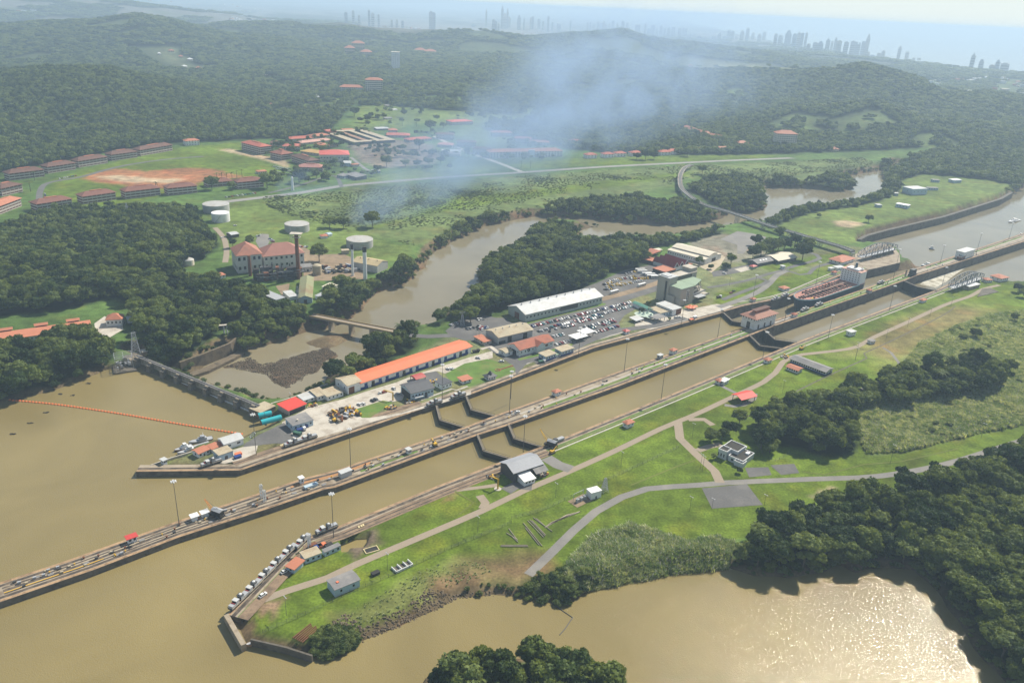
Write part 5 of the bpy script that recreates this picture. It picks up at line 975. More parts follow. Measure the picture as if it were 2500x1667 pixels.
# museum tip
bz('white pump hall with a pale grey gable roof and dark windows near the moored boats', 'r', (700,470), (918,398), 9, 4.6, rh=1.6, ov=.4, rm=GREYL, name='pump_hall', cat='hall', win=(2, 1), sides=(0,), ww=2.2)
bz('small white house with a rusty orange roof, right against the patrol boats', 'r', (405,556), (530,500), 6.5, 3.2, rh=1, rm=TERRA, name='house', cat='house', win=(3, 1), sides=(0,), door=1)
bz('small white house with a brick red roof between the orange one and the pump hall', 'r', (558,500), (680,450), 6.5, 3, rh=1, rm=TERRA, name='house', cat='house', win=(2, 0), door=1)
bz('white boxy hut with a stained concrete roof and a dark doorway by the track', 'r', (640,596), (800,540), 8, 4.2, roof='flat', ov=.3, rm=TANR, wm=PALEB, name='hut', cat='hut', win=(1, 1), sides=(0,), door=1.8)
bz('grey floating dock roof between the patrol boats', 'r', (400,448), (572,392), 9, 1.2, roof='flat', ov=.2, rm=GREYM, wm=GREYM, name='dock', cat='dock', z=LAKE_Z)
# near lawn
bz('locomotive shed with a steep grey roof and a white lean-to on the near lawn', 'k', (432,500), (628,434), 14, 6.8, rh=2.6, ov=.8, rm=mat('zinc_roof', (.3,.31,.33), .6, .12, .1, .8), wm=STEEL, name='locomotive_shed', cat='shed', extra=lambda r, L, D, h: (MB().box(-L*.36, L*.02, -7, -.05, -.5, 3.4).build('lean_to_wall', WHITE, r), MB().add([(-L*.38,-7.6,3.5),(L*.04,-7.6,3.5),(L*.04,0,4.9),(-L*.38,0,4.9)], [(0,1,2,3)]).build('lean_to_roof', WHITE, r), [MB().box(x-.6, x+.6, -7.1, -6.95, 1.4, 2.5).build('window', GLASS, r) for x in (-L*.28, -L*.17, -L*.06)], MB().add([(L*.12,-5,4.2),(L*.56,-5,4.2),(L*.56,0,6.2),(L*.12,0,6.2)], [(0,1,2,3)]).build('canopy_roof', GREYR, r), MB().box(L*.14, L*.5, -.1, .05, 0, 4.6).build('opening_shade', BLACK, r)))  # black panel under the canopy stands for shade in the open side
bz('open shed with a bright red gable roof standing on the near lawn', 'l', (402,388), (498,362), 9, 4.4, rh=1.8, ov=1, rm=mat('scarlet_roof', (.6,.06,.04)), wm=mat('green_post', (.05,.12,.06)), name='open_shed', cat='shed', open_=True)
bz('long white barrack under a grey gable roof at the head of the near lawn', 'q', (112,1272), (446,1400), 11, 3.6, rh=1.6, ov=1, rm=GREYR, name='barrack', cat='barrack', win=(16, 2), ww=1.6, base=BLUE)
bz('small white house with a terracotta roof beside the long barrack', 'q', (76,1342), (184,1382), 7.5, 3, rh=1.2, ov=.8, rm=TERRA, name='house', cat='house', win=(5, 1))
wh_ = thing('flat_roofed_house', 'white flat roofed house of stacked blocks with a blackened roof among dark trees', 'house', P('l', 312, 772), math.atan2(*(P('l', 412, 815)-P('l', 312, 772)).yx))
Lh = dd('l', (312,772), (412,815)); Dh = dd('l', (412,812), (515,768))
m_ = MB(); m_.box(0, Lh, 0, Dh, -1, 3.6); m_.box(-7, -1, -1, 5, -1, 6); m_.box(-7, Lh*.35, 5, Dh+1, -1, 5.6); m_.box(Lh-5, Lh+1, -2, 3, -1, 3); m_.build('wall', mat('greyed_white', (.52,.54,.54), .8, .15), wh_)
SOOT = mat('sooty_roof', (.05,.047,.04), .95, .35)
for b in ((0,Lh,0,Dh,3.6), (-7,-1,-1,5,6), (-7,Lh*.35,5,Dh+1,5.6), (Lh-5,Lh+1,-2,3,3)):
    m_ = MB(); m_.box(b[0]+.3, b[1]-.3, b[2]+.3, b[3]-.3, b[4]-.1, b[4]+.06); m_.build('roof', SOOT, wh_); m_ = MB()
    for q in ((b[0]-.1,b[1]+.1,b[2]-.1,b[2]+.3), (b[0]-.1,b[1]+.1,b[3]-.3,b[3]+.1), (b[0]-.1,b[0]+.3,b[2]+.3,b[3]-.3), (b[1]-.3,b[1]+.1,b[2]+.3,b[3]-.3)): m_.box(*q, b[4]-.2, b[4]+.5)
    m_.build('parapet', WHITE, wh_)
for q in ((-7,-1.06), (-5,-1.06), (-3,-1.06)): MB().box(q[0], q[0]+.7, q[1], q[1]+.1, 1.6, 3.8).build('window', GLASS, wh_)
for x in (2, 5, 8): MB().box(x, x+1.6, -.06, .05, 1.2, 2.6).build('window', GLASS, wh_)
for x, y in ((Lh-4, Dh-5), (Lh*.1, Dh+.5)): m_ = MB(); m_.box(x, x+2.4, y, y+3, 3.6, 4.6); m_.build('roof_box', WHITE, wh_)
bz('white switch house of the fenced substation on the near lawn', 'k', (966,622), (1036,602), 5, 4.6, roof='flat', ov=.2, rm=WHITE, name='switch_house', cat='hut', win=(0, 0), door=1)
bz('pale blue store with a red mark on its grey roof near the lawn tip', 'j', (898,977), (1068,905), dd('j', (895,937), (838,872), 4.5), 4.5, roof='gable', rh=.7, ov=.4, rm=GREYR, wm=PALEB, name='store', cat='store', win=(2, 0), ww=1, extra=lambda r, L, D, h: MB().box(-4, -2.8, D*.35, D*.35+1.2, h+.3, h+.9).build('roof_vent', ORANGE, r))
bz('red roofed open shelter beside the row of locomotives', 't', (1262,880), (1402,938), dd('t', (1405,872), (1565,722), 3), 3, roof='shed', rh=.4, ov=.8, rm=TERRA, wm=PALEB, name='shelter', cat='shelter', win=(1, 0))
bz('blue walled workshop with a flat concrete roof near the row of locomotives', 't', (1612,758), (1922,642), dd('t', (1610,700), (1485,585), 3.2), 3.2, roof='flat', ov=.3, rm=TANR, wm=PALEB, name='workshop', cat='workshop', win=(3, 0))
bz('narrow blue store with a half darkened flat roof next to the blue workshop', 't', (1990,618), (2292,482), dd('t', (1985,588), (1940,530), 2.6), 2.6, roof='flat', ov=.2, rm=GREYR, wm=PALEB, name='store', cat='store', win=(3, 0))
# centre wall
bz('long white steel cabin at the foot of a mast on the centre wall', 'r', (2040,795), (2162,748), 3.4, 3.6, roof='shed', rh=.3, ov=.3, rm=GREYL, wm=GREYL, name='cabin', cat='cabin', win=(0, 0))
bz('narrow white sentry hut on the bend of the centre wall', 'r', (1572,856), (1612,842), 2.6, 3.6, roof='flat', rm=WHITE, name='hut', cat='hut', win=(1, 1), ww=.8, sides=(0,))
bz('white roofed open shelter on the centre wall, nearer the mast', 'r', (330,1288), (396,1266), 2.4, 3, roof='shed', rh=.3, ov=.7, rm=WHITE, wm=WHITE, name='shelter', cat='shelter')
bz('white roofed open shelter on the centre wall, next to the black crane', 'r', (450,1246), (516,1222), 2.4, 3, roof='shed', rh=.3, ov=.7, rm=WHITE, wm=WHITE, name='shelter', cat='shelter')
bz('red roofed white shelter on the outer end of the centre wall', 'i', (884,612), (946,590), 2.6, 3.2, roof='shed', rh=.3, ov=.7, rm=REDR, wm=WHITE, name='shelter', cat='shelter', win=(2, 0))
for lb, s, a, b, D, h, rm in (('red roofed kiosk on the centre wall, first past the upper gates', 'f', (722,1180), (760,1166), 4, 3.4, TERRA), ('dark kiosk with a white roof on the centre wall', 'f', (1440,922), (1462,914), 3, 3, GREYL), ('red roofed kiosk on the centre wall, second past the upper gates', 'f', (1530,890), (1560,878), 4, 3.4, TERRA),
      ('grey kiosk on the centre wall by the yellow excavator', 's', (1632,1220), (1668,1206), 3, 3, GREYL), ('brown roofed cabin on the centre wall just past the control house', 'u', (460,905), (522,888), 4, 3, REDT), ('small dark cabin on the centre wall beside the tanker', 'u', (1900,435), (1950,420), 4, 3, REDT), ('tall grey machine house on the far approach wall', 'q', (1765,290), (1868,258), 10, 9, GREYL), ('red walled cabin beside the tall grey machine house', 'q', (1745,298), (1785,284), 5, 4, GREYR)):
    bz(lb, s, a, b, D, h, roof='hip' if rm in (TERRA, REDT) else 'flat', rh=1, ov=.5, rm=rm, name='kiosk', cat='kiosk', win=(2, 1), ww=.8, wh=1, sides=(0,), wm=(RUST if 'red walled' in lb else WHITE if 'dark' not in lb else GREYM))
def control(r, L, D, h):
    m_ = MB(); m_.box(-L*.3, L*.34, D*.34, D*.62, h+2.2, h+4.6); m_.build('roof_monitor', REDT, r); m_ = MB(); m_.box(-L*.34, L*.38, D*.3, D*.66, h+4.6, h+4.9); m_.build('monitor_roof', BROWNT, r)
    for x in (-L*.32, -L*.02, L*.28): MB().box(x-1, x+1, -.12, .05, 0, 4.2).build('door', GLASS, r)
    MB().box(-L/2-.12, -L/2+.05, D*.35, D*.6, 0, 6).build('door', GLASS, r)
    m_ = MB(); m_.box(-L/2-.05, L/2+.05, -.05, D+.05, h*.62, h*.65); m_.build('string_course', CONCL, r)
bz('white lock control house with a broad red tiled roof astride the middle gates', 'o', (1370,1438), (1605,1362), 15, 11, roof='hip', rh=3.6, ov=1.8, rm=mat('faded_tile', (.34,.17,.12), .8, .15), name='control_house', cat='control house', win=(11, 5), sides=(0,), ww=1.1, wh=1.5, wz=.82, extra=control)
# far side by the lower gates
bz('red roofed house at the water end of the near lawn', 'q', (2120,505), (2196,492), 12, 4.5, roof='hip', rh=2, ov=1, rm=TERRA, name='house', cat='house', win=(4, 2))
bz('low red roofed cabin by the red house at the water end', 'q', (1990,512), (2046,508), 7, 3.4, roof='hip', rh=1.4, rm=TERRA, name='cabin', cat='cabin', win=(3, 1))
bz('grey bunker with sloping sides beneath the near swing bridge', 'q', (1820,582), (1924,556), 9, 4, roof='shed', rh=.5, rm=GREYL, wm=CONC, name='bunker', cat='bunker', door=1.5)
m_ = MB(); q_ = [P('q', *p) for p in ((1955,568), (1910,690), (1925,690), (2110,625), (2110,612), (2020,580))]; tag(MB().prism([(p.x, p.y) for p in [P('q',1950,572), P('q',1900,650), P('q',2110,600), P('q',2030,562)]], -4, .4).build('stone_abutment', CONCD), 'dark stone abutment dropping away behind the near swing bridge', 'abutment')
# ------------------------------------------------------------ masts, weir, bridges, ship, locomotives, vehicles
MASTS = [('r',178,1332,105,822,'on the outer centre wall by the white shelters'), ('r',1950,1470,1935,965,'beside the row of locomotives'), ('r',2147,690,2120,222,'beside the long white cabin on the centre wall'), ('r',1062,520,1022,55,'by the curved recess at the museum tip'),
    ('f',405,1287,415,1038,'on the centre wall by the museum lane upper gates'), ('f',500,1562,515,1315,'on the near wall by the lawn lane upper gates'), ('f',1195,1007,1219,783,'midway along the centre wall'), ('f',1450,1197,1485,960,'on the near wall halfway along the upper chamber'), ('f',1838,772,1865,578,'on the centre wall close to the control house'),
    ('f',2150,910,2178,735,'on the near wall just short of the middle gates'), ('f',880,905,890,705,'on the far wall by the two blue huts'), ('f',1590,677,1607,515,'on the far wall in front of the museum'), ('f',2070,570,2112,318,'on the museum lawn beside the red kiosk'), ('s',2020,604,2028,188,'by the flat black roofed block in the yard'),
    ('q',355,548,400,310,'behind the tanker'), ('q',1100,472,1182,88,'on the centre wall behind the tanker bridge'), ('q',1062,778,1112,540,'on the near wall by the lower gates'), ('q',478,1036,522,850,'on the near wall along the lower chamber'), ('q',1547,332,1597,152,'on the approach wall beside the tug'), ('q',1897,226,1945,38,'on the approach wall past the grey machine house'),
    ('q',2207,90,2240,0,'far out on the approach wall'), ('q',1565,548,1600,420,'beside the foaming water by the near swing bridge'), ('q',62,872,78,800,'on the centre wall past the control house'), ('p',690,1570,705,1300,'on the far wall by the oval lawn')]
m_ = MB(); m_.tube((0,0,0), (0,0,1), .22, 8, 0, .12); mastpole = m_.mesh('pole', mat('dark_pole', (.1,.095,.085), .6, .1))
m_ = MB(); m_.tube((0,0,-.15), (0,0,.25), 1.0, 10)
for k in range(6): a = k*1.05; m_.cbox((1.25*math.cos(a), 1.25*math.sin(a), -.1), (.6, .6, .6), 1)
headmesh = m_.mesh('lamp_head', [GREYM, WHITE])
for s, bx, by, tx, ty, lb in MASTS:
    b = P(s, bx, by); o_ = ZO[s]; h_ = topz(b, o_[0]+tx/o_[2], o_[1]+ty/o_[2]); h_ = min(max(h_, 22), 34)
    root = thing('light_mast', f'tall dark floodlight mast {lb}', 'light mast', b, 0, 'floodlight masts along the lock')
    put('pole', mastpole, root).scale = (1, 1, h_); put('lamp_head', headmesh, root, (0, 0, h_))
POLES = [('k',187,843,190,735,'beside the fence below the yellow crane'), ('k',722,605,730,505,'beside the fence by the substation'), ('k',1173,392,1185,290,'in the middle of the lawn by the tan road'), ('k',1255,795,1255,675,'x'), ('k',1645,700,1665,600,'left of the asphalt square'), ('k',1798,685,1803,610,'at the lower corner of the asphalt square'), ('k',1718,410,1735,305,'by the tan link road, shorter of the pair'), ('k',1732,430,1748,320,'by the tan link road, taller of the pair'), ('k',1663,190,1680,95,'in the grass circle by the road fork'),
    ('j',562,1102,553,975,'in the grass at the tip'), ('j',1257,797,1255,675,'between the blue store and the concrete bays'), ('l',1430,790,1458,665,'by the reed bed'), ('l',562,1085,583,1010,'right of the asphalt square'), ('l',688,308,705,222,'on the slope below the long barrack'), ('l',1190,85,1205,0,'above the end of the barrack'), ('l',2055,620,2090,520,'beside the reeds near the grey lane'), ('q',735,1250,780,1070,'near the head of the grey track'), ('q',1030,1055,1052,960,'by the drain, first of three'), ('q',1235,935,1258,845,'by the drain, second of three'), ('q',1450,835,1465,750,'by the drain, third of three'), ('q',1650,740,1672,650,'near the road fork by the near swing bridge'), ('s',280,632,270,515,'on the river wall behind the red shelter'), ('A',450,1000,465,860,'on the museum lawn'), ('A',1265,820,1280,705,'at the fork of the museum roads'), ('r',1325,100,1320,40,'x'), ('p',290,890,290,770,'behind the orange roof, thicker of the pair'), ('p',326,900,325,780,'behind the orange roof, thinner of the pair')]
m_ = MB(); m_.tube((0,0,0), (0,0,1), .1, 6, 0, .07); pp = m_.mesh('pole', mat('dark_pole', (.1,.095,.085)))
m_ = MB(); m_.box(-.1,.1,-.9,.9,-.08,.08); m_.cbox((0,.9,0),(.4,.7,.2)); m_.cbox((0,-.9,0),(.4,.7,.2)); lampm = m_.mesh('lamp', GREYM)
for s, bx, by, tx, ty, lb in POLES:
    if lb == 'x': continue
    b = P(s, bx, by); o_ = ZO[s]; h_ = min(max(topz(b, o_[0]+tx/o_[2], o_[1]+ty/o_[2]), 7), 16); root = thing('lamp_post', f'slim lamp post {lb}', 'lamp post', b, YAW, 'slim lamp posts round the lock')
    put('pole', pp, root).scale = (1, 1, h_); put('lamp', lampm, root, (0, 0, h_))
# ---- weir: deck on piers between the lake and the lower river
wa, wb = P('z', 335, 452, 3.5), P('z', 1935, 1105, 3.5); wd = wb-wa; wl = wd.length; wan = math.atan2(wd.y, wd.x)
weir = thing('weir', 'dark concrete weir with a long footway on nine piers across the lake outlet', 'weir', (wa.x, wa.y, 0), wan)
m_ = MB(); m_.box(-4, wl+2, -1.6, 1.6, 3, 3.5); m_.build('deck', GREYR, weir)
m_ = MB(); m_.box(-4, wl+2, -1.66, -1.5, 3.5, 3.72); m_.box(-4, wl+2, .2, .34, 3.5, 3.72); m_.box(-4, wl+2, -.5, -.36, 3.5, 3.66); m_.build('rail', BLACK, weir)
m_ = MB()
for y in (-1.6, 1.6):
    m_.box(-4, wl+2, y-.04, y+.04, 4.45, 4.53)
    for k in range(int(wl/3)): m_.box(k*3-.05, k*3+.05, y-.05, y+.05, 3.5, 4.5)
m_.build('handrail', STEEL, weir)
PITCHW = wl/8.05
pm = MB(); pm.box(-1.7, 1.7, -4.6, 3.6, BED, 2.2); pm.box(-2, 2, -5, -3.2, BED, -2.2); pm.box(-1.9, 1.9, -2.4, 2.2, 2.2, 3.0); pierm = pm.mesh('pier', mat('pier_concrete', (.2,.18,.145), .9, .3, .3, 1.5, stain=(.07,.06,.05), stain_amt=.8, stain_sc=.3))
cm_ = MB(); cm_.box(-1.6, 1.6, -2.6, -1.7, 2.9, 3.7); capm = cm_.mesh('pier_cap', CONC)
gm = MB(); gm.box(1.7, PITCHW-1.7, -.3, .5, BED, 1.9); gatem = gm.mesh('sluice_gate', mat('mossy_gate', (.3,.28,.22), .9, .35, .2, 1.5, stain=(.12,.1,.07), stain_amt=.6, stain_sc=.4))
gm = MB(); gm.box(1.6, PITCHW-1.6, -1.5, -.7, LAKE_Z-1, LAKE_Z+.75); sillm = gm.mesh('sluice_sill', WHITE)
for k in range(9): put('pier', pierm, weir, (k*PITCHW, 0, 0)); put('pier_cap', capm, weir, (k*PITCHW, 0, 0))
for k in range(8): put('sluice_gate', gatem, weir, (k*PITCHW, 0, 0)); put('sluice_sill', sillm, weir, (k*PITCHW, 0, 0))
m_ = MB(); m_.box(wl-1, wl+10, -5, 8, BED, 2.2); m_.build('abutment', CONCD, weir); m_ = MB(); m_.box(wl-1.2, wl+10.2, -5.2, 8.2, 2.2, 2.5); m_.build('abutment_top', TANR, weir)
m_ = MB(); m_.box(-12, -1.7, -6, 4, BED, 2.2); m_.build('abutment', CONC, weir)
def lattice(name, label, cat, base, h, w0, w1, arms=(), mt=None, n=6, group=None, rz=.3, parts=True):
    root = thing(name, label, cat, base, rz, group); m_ = MB(); t = .14
    for sx in (-1, 1):
        for sy in (-1, 1): m_.tube((sx*w0/2, sy*w0/2, -.5), (sx*w1/2, sy*w1/2, h), t, 4)
    m_.build('leg_frame', mt or GREYM, root); m_ = MB()
    for k in range(n):
        z0, z1 = h*k/n, h*(k+1)/n; a0 = (w0+(w1-w0)*k/n)/2; a1 = (w0+(w1-w0)*(k+1)/n)/2
        for ax in ((1,0), (0,1)):
            for s_ in (-1, 1):
                f = lambda u_, v_, z: (u_ if ax[0] else v_*1, v_ if ax[0] else u_, z)
                m_.tube(f(-a0, s_*a0, z0), f(a1, s_*a1, z1), t*.6, 4); m_.tube(f(a0, s_*a0, z0), f(-a1, s_*a1, z1), t*.6, 4); m_.tube(f(-a1, s_*a1, z1), f(a1, s_*a1, z1), t*.6, 4)
    m_.build('bracing', mt or GREYM, root)
    for z, w_ in arms: m_ = MB(); m_.tube((-w_, 0, z), (w_, 0, z), t, 4); m_.tube((-w_, 0, z), (0, 0, z+1.4), t*.6, 4); m_.tube((w_, 0, z), (0, 0, z+1.4), t*.6, 4); m_.build('cross_arm', mt or GREYM, root)
    return root
b = P('z', 300, 455, 0); lattice('lattice_pylon', 'grey lattice pylon rising at the wooded end of the weir', 'pylon', (b.x, b.y, 1), topz(b, 280+255/5.6, 790+140/5.6), 6.5, 2.4, ((19, 2.2),), n=8, rz=.6)
sub = thing('switch_yard', 'tangled grey lattice frames of the switchyard at the end of the weir', 'switchyard', P('z', 130, 560), .5)
m_ = MB()
for k in range(4):
    for sx in (-6, 6): m_.tube((sx, k*4-6, -3), (sx, k*4-6, 8), .16, 4)
    m_.tube((-6, k*4-6, 8), (6, k*4-6, 8), .2, 4); m_.tube((-6, k*4-6, 5), (6, k*4-6, 5), .14, 4)
for sx in (-6, 0, 6): m_.tube((sx, -6, 8), (sx, 6, 8), .16, 4)
m_.build('frame', GREYM, sub); m_ = MB()
for k in range(14): m_.cbox((random.uniform(-5,5), random.uniform(-6,6), random.uniform(-1,3)), (1.2, 1, random.uniform(1,2.6)))
m_.build('transformer', GREYM, sub); MB().box(-8, 8, -8, 8, -4, -2.4).build('platform', CONCD, sub)
for s, bx, by, tx, ty, lb in (('n',980,1040,965,845,'pale lattice pylon in front of the green roofed store'), ('p',135,725,140,600,'grey lattice pylon by the parked cars near the river'), ('w',1660,640,1660,470,'x'), ('d',880,360,872,270,'pale lattice pylon standing in the wood below the barracks'), ('n',900,330,905,150,'thin lattice pylon in front of the middle tank'), ('k',1060,560,1062,470,'grey lattice frame pylon behind the switch house')):
    if lb == 'x': continue
    b = P(s, bx, by); o_ = ZO[s]; lattice('lattice_pylon', lb, 'pylon', b, max(8, topz(b, o_[0]+tx/o_[2], o_[1]+ty/o_[2])), 3.6, 1, ((12, 3),) if by != 560 else (), n=5)
# ---- river bridge and trestle
def bridge(name, label, line, z, w_, mt, piers, pier_fn, rail=None, thick=1.2):
    root = thing(name, label, 'bridge', (0, 0, 0)); ln = [Vector((p.x, p.y, 0)) for p in line]; a = shift(ln, w_/2); b = shift(ln, -w_/2); n = len(ln); m_ = MB()
    m_.add([(p.x,p.y,z) for p in a]+[(p.x,p.y,z) for p in b]+[(p.x,p.y,z-thick) for p in a]+[(p.x,p.y,z-thick) for p in b],
           [f for i in range(n-1) for f in ((i,n+i,n+i+1,i+1),(2*n+i,2*n+i+1,3*n+i+1,3*n+i),(i,i+1,2*n+i+1,2*n+i),(n+i,3*n+i,3*n+i+1,n+i+1))]); m_.build('deck', mt, root)
    for s_ in (1, -1):
        e = shift(ln, s_*(w_/2-.15)); m_ = MB()
        for i in range(n-1): m_.bar((e[i].x,e[i].y,z+.9), (e[i+1].x,e[i+1].y,z+.9), .25, .9)
        m_.build('parapet', rail or mt, root)
    for p, d in piers: m_ = MB(); pier_fn(m_, p, d, z-thick); m_.build('pier', CONC if name == 'river_bridge' else GREYM, root)
    return root
ra, rb = P('e', 490, 912, 0), P('e', 1060, 1024, 0)
def solidpier(m_, p, d, z): nrm = Vector((-d.y, d.x, 0)); m_.prism([tuple((p+d*s_+nrm*t)[:2]) for s_, t in ((-1.2,-3), (1.2,-3), (1.2,3), (-1.2,3))], BED, z)
dr = (rb-ra).normalized(); pk = [P('e', 605, 995, SEA_Z), P('e', 748, 1020, SEA_Z), P('e', 890, 1048, SEA_Z)]
bridge('river_bridge', 'concrete road bridge on three piers over the brown river below the power station', [ra-dr*6, ra, (ra+rb)/2, rb, rb+dr*8], .5, 7, ROAD, [(ra+dr*((q-ra).dot(dr)), dr) for q in pk], solidpier, rail=mat('ochre_rail', (.4,.28,.12), .8, .2))
TZ = 7.0
tl = dens([un(x, y, TZ) for x, y in ((1690,402),(1674,408),(1664,420),(1660,436),(1663,457),(1678,474),(1719,500),(1783,518),(1864,546),(1971,578),(2056,603),(2082,613))], 14)
ti = [(tl[i], (tl[min(i+1, len(tl)-1)]-tl[max(i-1, 0)]).normalized()) for i in range(14, len(tl), 3)]
def trestle(m_, p, d, z):
    nrm = Vector((-d.y, d.x, 0)); zb = max(hz(p.x, p.y), BED)-.5
    for s_ in (-1.6, 1.6):
        for t in (-2.2, 2.2): q = p+d*s_+nrm*t; m_.tube((q.x+nrm.x*t*.35, q.y+nrm.y*t*.35, zb), (q.x, q.y, z), .38, 5)
    for t in (-2.2, 2.2): a = p-d*1.6+nrm*t; b = p+d*1.6+nrm*t; m_.tube((a.x,a.y,zb), (b.x,b.y,z), .16, 4); m_.tube((b.x,b.y,zb), (a.x,a.y,z), .16, 4)
    a = p-nrm*2.6; b = p+nrm*2.6; m_.bar((a.x,a.y,z), (b.x,b.y,z), 3.8, .5)
tr = bridge('trestle_bridge', 'long curving grey trestle bridge running from the highway to the far swing bridge', tl, TZ, 7.5, CONC, ti, trestle, rail=GREYM, thick=1.5)
ribbon('roadway', [Vector((p.x, p.y, 0)) for p in tl], 4.6, ASPH, TZ+.05, tr)
# swing bridges: trussed spans with a humped top chord, swung parallel to the lock
TRUSSM = mat('weathered_steel', (.2,.21,.22), .6, .15)
def truss(label, c, L, ang, z0, hmid, hend, w_=7):
    root = thing('swing_bridge', label, 'swing bridge', (c.x, c.y, 0), ang, 'trussed swing bridges'); n = 12; hs = [hend+(hmid-hend)*math.sin(math.pi*i/n)**.8 for i in range(n+1)]; xs = [-L/2+L*i/n for i in range(n+1)]
    MB().box(-L/2, L/2, -w_/2+.4, w_/2-.4, z0-.7, z0).build('deck', GREYM, root)
    for y in (-w_/2, w_/2):
        m_ = MB()
        for i in range(n):
            m_.tube((xs[i],y,z0), (xs[i+1],y,z0), .42, 4); m_.tube((xs[i],y,z0+hs[i]), (xs[i+1],y,z0+hs[i+1]), .42, 4)
            m_.tube((xs[i],y,z0+(0 if i % 2 else hs[i])), (xs[i+1],y,z0+(hs[i+1] if i % 2 else 0)), .28, 4)
        for i in range(n+1): m_.tube((xs[i],y,z0), (xs[i],y,z0+hs[i]), .26, 4)
        m_.build('side_truss', TRUSSM, root)
    m_ = MB()
    for i in range(n+1): m_.tube((xs[i],-w_/2,z0+hs[i]), (xs[i],w_/2,z0+hs[i]), .22, 4)
    for i in range(n): m_.tube((xs[i],-w_/2,z0+hs[i]), (xs[i+1],w_/2,z0+hs[i+1]), .15, 4)
    m_.build('top_bracing', TRUSSM, root)
    m_ = MB(); m_.lathe([(4.2, -1), (4.2, z0-2), (5, z0-1.8), (5, z0-.8)], 16); m_.build('pivot', CONCD, root)
    m_ = MB(); m_.box(L*.18, L*.42, -3, 3, -.5, z0-1.4); m_.build('support', CONCD, root)
    return root
a, b = P('q', 770, 300), P('q', 1110, 215); truss('pale lattice swing bridge folded on the far pier head beyond the tanker', (a+b)/2, (b-a).length*.97, math.atan2(b.y-a.y, b.x-a.x), 4.5, 11, 5)
a, b = P('q', 1640, 598), P('q', 1925, 498); truss('pale lattice swing bridge parked beside the foaming water on the near bank', (a+b)/2, (b-a).length*.97, math.atan2(b.y-a.y, b.x-a.x), 4.5, 11, 5)
# ---- the tanker
bow, stern = P('q', 92, 690, 0), P('q', 878, 548, 0); sdv = (bow-stern); SL = sdv.length; ctr = (un(1914,750,0)+un(2123,685,0))/2
lane0 = (FARW2[2]+un(1925,770,0)*0+CENF[13])/2; lane1 = (un(2123.4,658,0)+CENF[14])/2; axd = (lane1-lane0).normalized()
stern_p = lane0+axd*((P('q',870,545,0)-lane0).dot(axd)); bow_p = lane0+axd*((P('q',70,668,0)-lane0).dot(axd)); SL = (bow_p-stern_p).length; sang = math.atan2(-axd.y, -axd.x)
ship = thing('tanker', 'tanker with a deep blue hull, rust red piped deck and white stern house', 'ship', (stern_p.x, stern_p.y, 0), sang)
HULL = mat('hull_blue', (.012,.045,.075), .4, .15, .05, .5, spec=.5); DECKR = mat('deck_red', (.44,.2,.15), .8, .25, .15, 1, stain=(.2,.09,.07), stain_amt=.7); PIPE = mat('deck_pipe', (.1,.055,.045), .7, .3); BW = 12.6; DK = 3.6
sec = [(0,.8),(.06,.95),(.15,1),(.76,1),(.86,.93),(.93,.74),(.975,.46),(1,.12)]
st = [(x*SL, w_*BW) for x, w_ in sec]; outl = [(x, -y) for x, y in st]+[(x, y) for x, y in st[::-1]]; n = len(outl)
m_ = MB(); vs = [(x*(1 if i < 99 else 1), y, DK) for i, (x, y) in enumerate(outl)]+[(x*.965, y*.86, SEA_Z-1.5) for x, y in outl]
m_.add(vs, [(i, n+i, n+(i+1) % n, (i+1) % n) for i in range(n)]+[tuple(range(n, 2*n))]); hullo = m_.build('hull', HULL, ship)
m_ = MB(); m_.add([(x, y, DK) for x, y in outl], [tuple(range(n))]); m_.build('deck', DECKR, ship)
m_ = MB()
for i in range(n-1):
    (xa, ya), (xb, yb) = outl[i], outl[i+1]
    if xa < SL*.7 and xb < SL*.7: continue
    m_.bar((xa,ya,DK+1.1), (xb,yb,DK+1.1), .3, 1.1)
m_.build('bulwark', mat('pale_teal', (.35,.5,.52)), ship)
m_ = MB()
for k in range(11):
    x = SL*(.26+.052*k); 
    for s_ in (-1, 1): m_.box(x-.5, x+.5, s_*2.2-(7.5 if s_ < 0 else 0), s_*2.2+(7.5 if s_ > 0 else 0), DK, DK+1.0)
m_.build('cross_beam', PIPE, ship); m_ = MB()
for y in (-1.6, -.8, 0, .8): m_.tube((SL*.2, y, DK+1.4), (SL*.9, y*.6+1.2, DK+1.2), .32, 6)
for y in (-7.5, 7, 9): m_.tube((SL*.22, y, DK+.7), (SL*(.62 if y > 0 else .75), y, DK+.7), .28, 6)
m_.build('pipe_run', PIPE, ship); m_ = MB(); m_.box(SL*.2, SL*.86, 1.6, 2.8, DK+2.3, DK+2.5); m_.build('catwalk', mat('rust_walk', (.3,.18,.13)), ship)
m_ = MB()
for k in range(60):
    x = random.uniform(.22, .86)*SL; y = random.uniform(-.8, .8)*BW*.9; h_ = random.uniform(.5, 2); m_.cbox((x, y, DK+h_/2), (random.uniform(.6,2), random.uniform(.6,1.6), h_))
m_.build('deck_fitting', PIPE, ship)
for x in (.5, .56): m_ = MB(); m_.tube((SL*x, 0, DK), (SL*x, 0, DK+7), .5, 8); m_.tube((SL*x, 0, DK+6.5), (SL*(x+.08), 4 if x > .52 else -4, DK+8.5), .3, 6); m_.build('deck_crane', RUST, ship)
m_ = MB()
for k in range(8): m_.cbox((SL*.88+k*1.3, -2+(k % 3)*2, DK+.7), (1.2, 1.3, 1.3))
m_.build('winch', PIPE, ship); MB().box(SL*.84, SL*.88, 6, 8.5, DK, DK+.5).build('hatch', YEL, ship)
m_ = MB(); m_.box(SL*.035, SL*.135, -BW*.9, BW*.9, DK, DK+13); m_.box(SL*.04, SL*.12, -BW*.55, BW*.55, DK+13, DK+15); m_.build('stern_house', WHITE, ship)
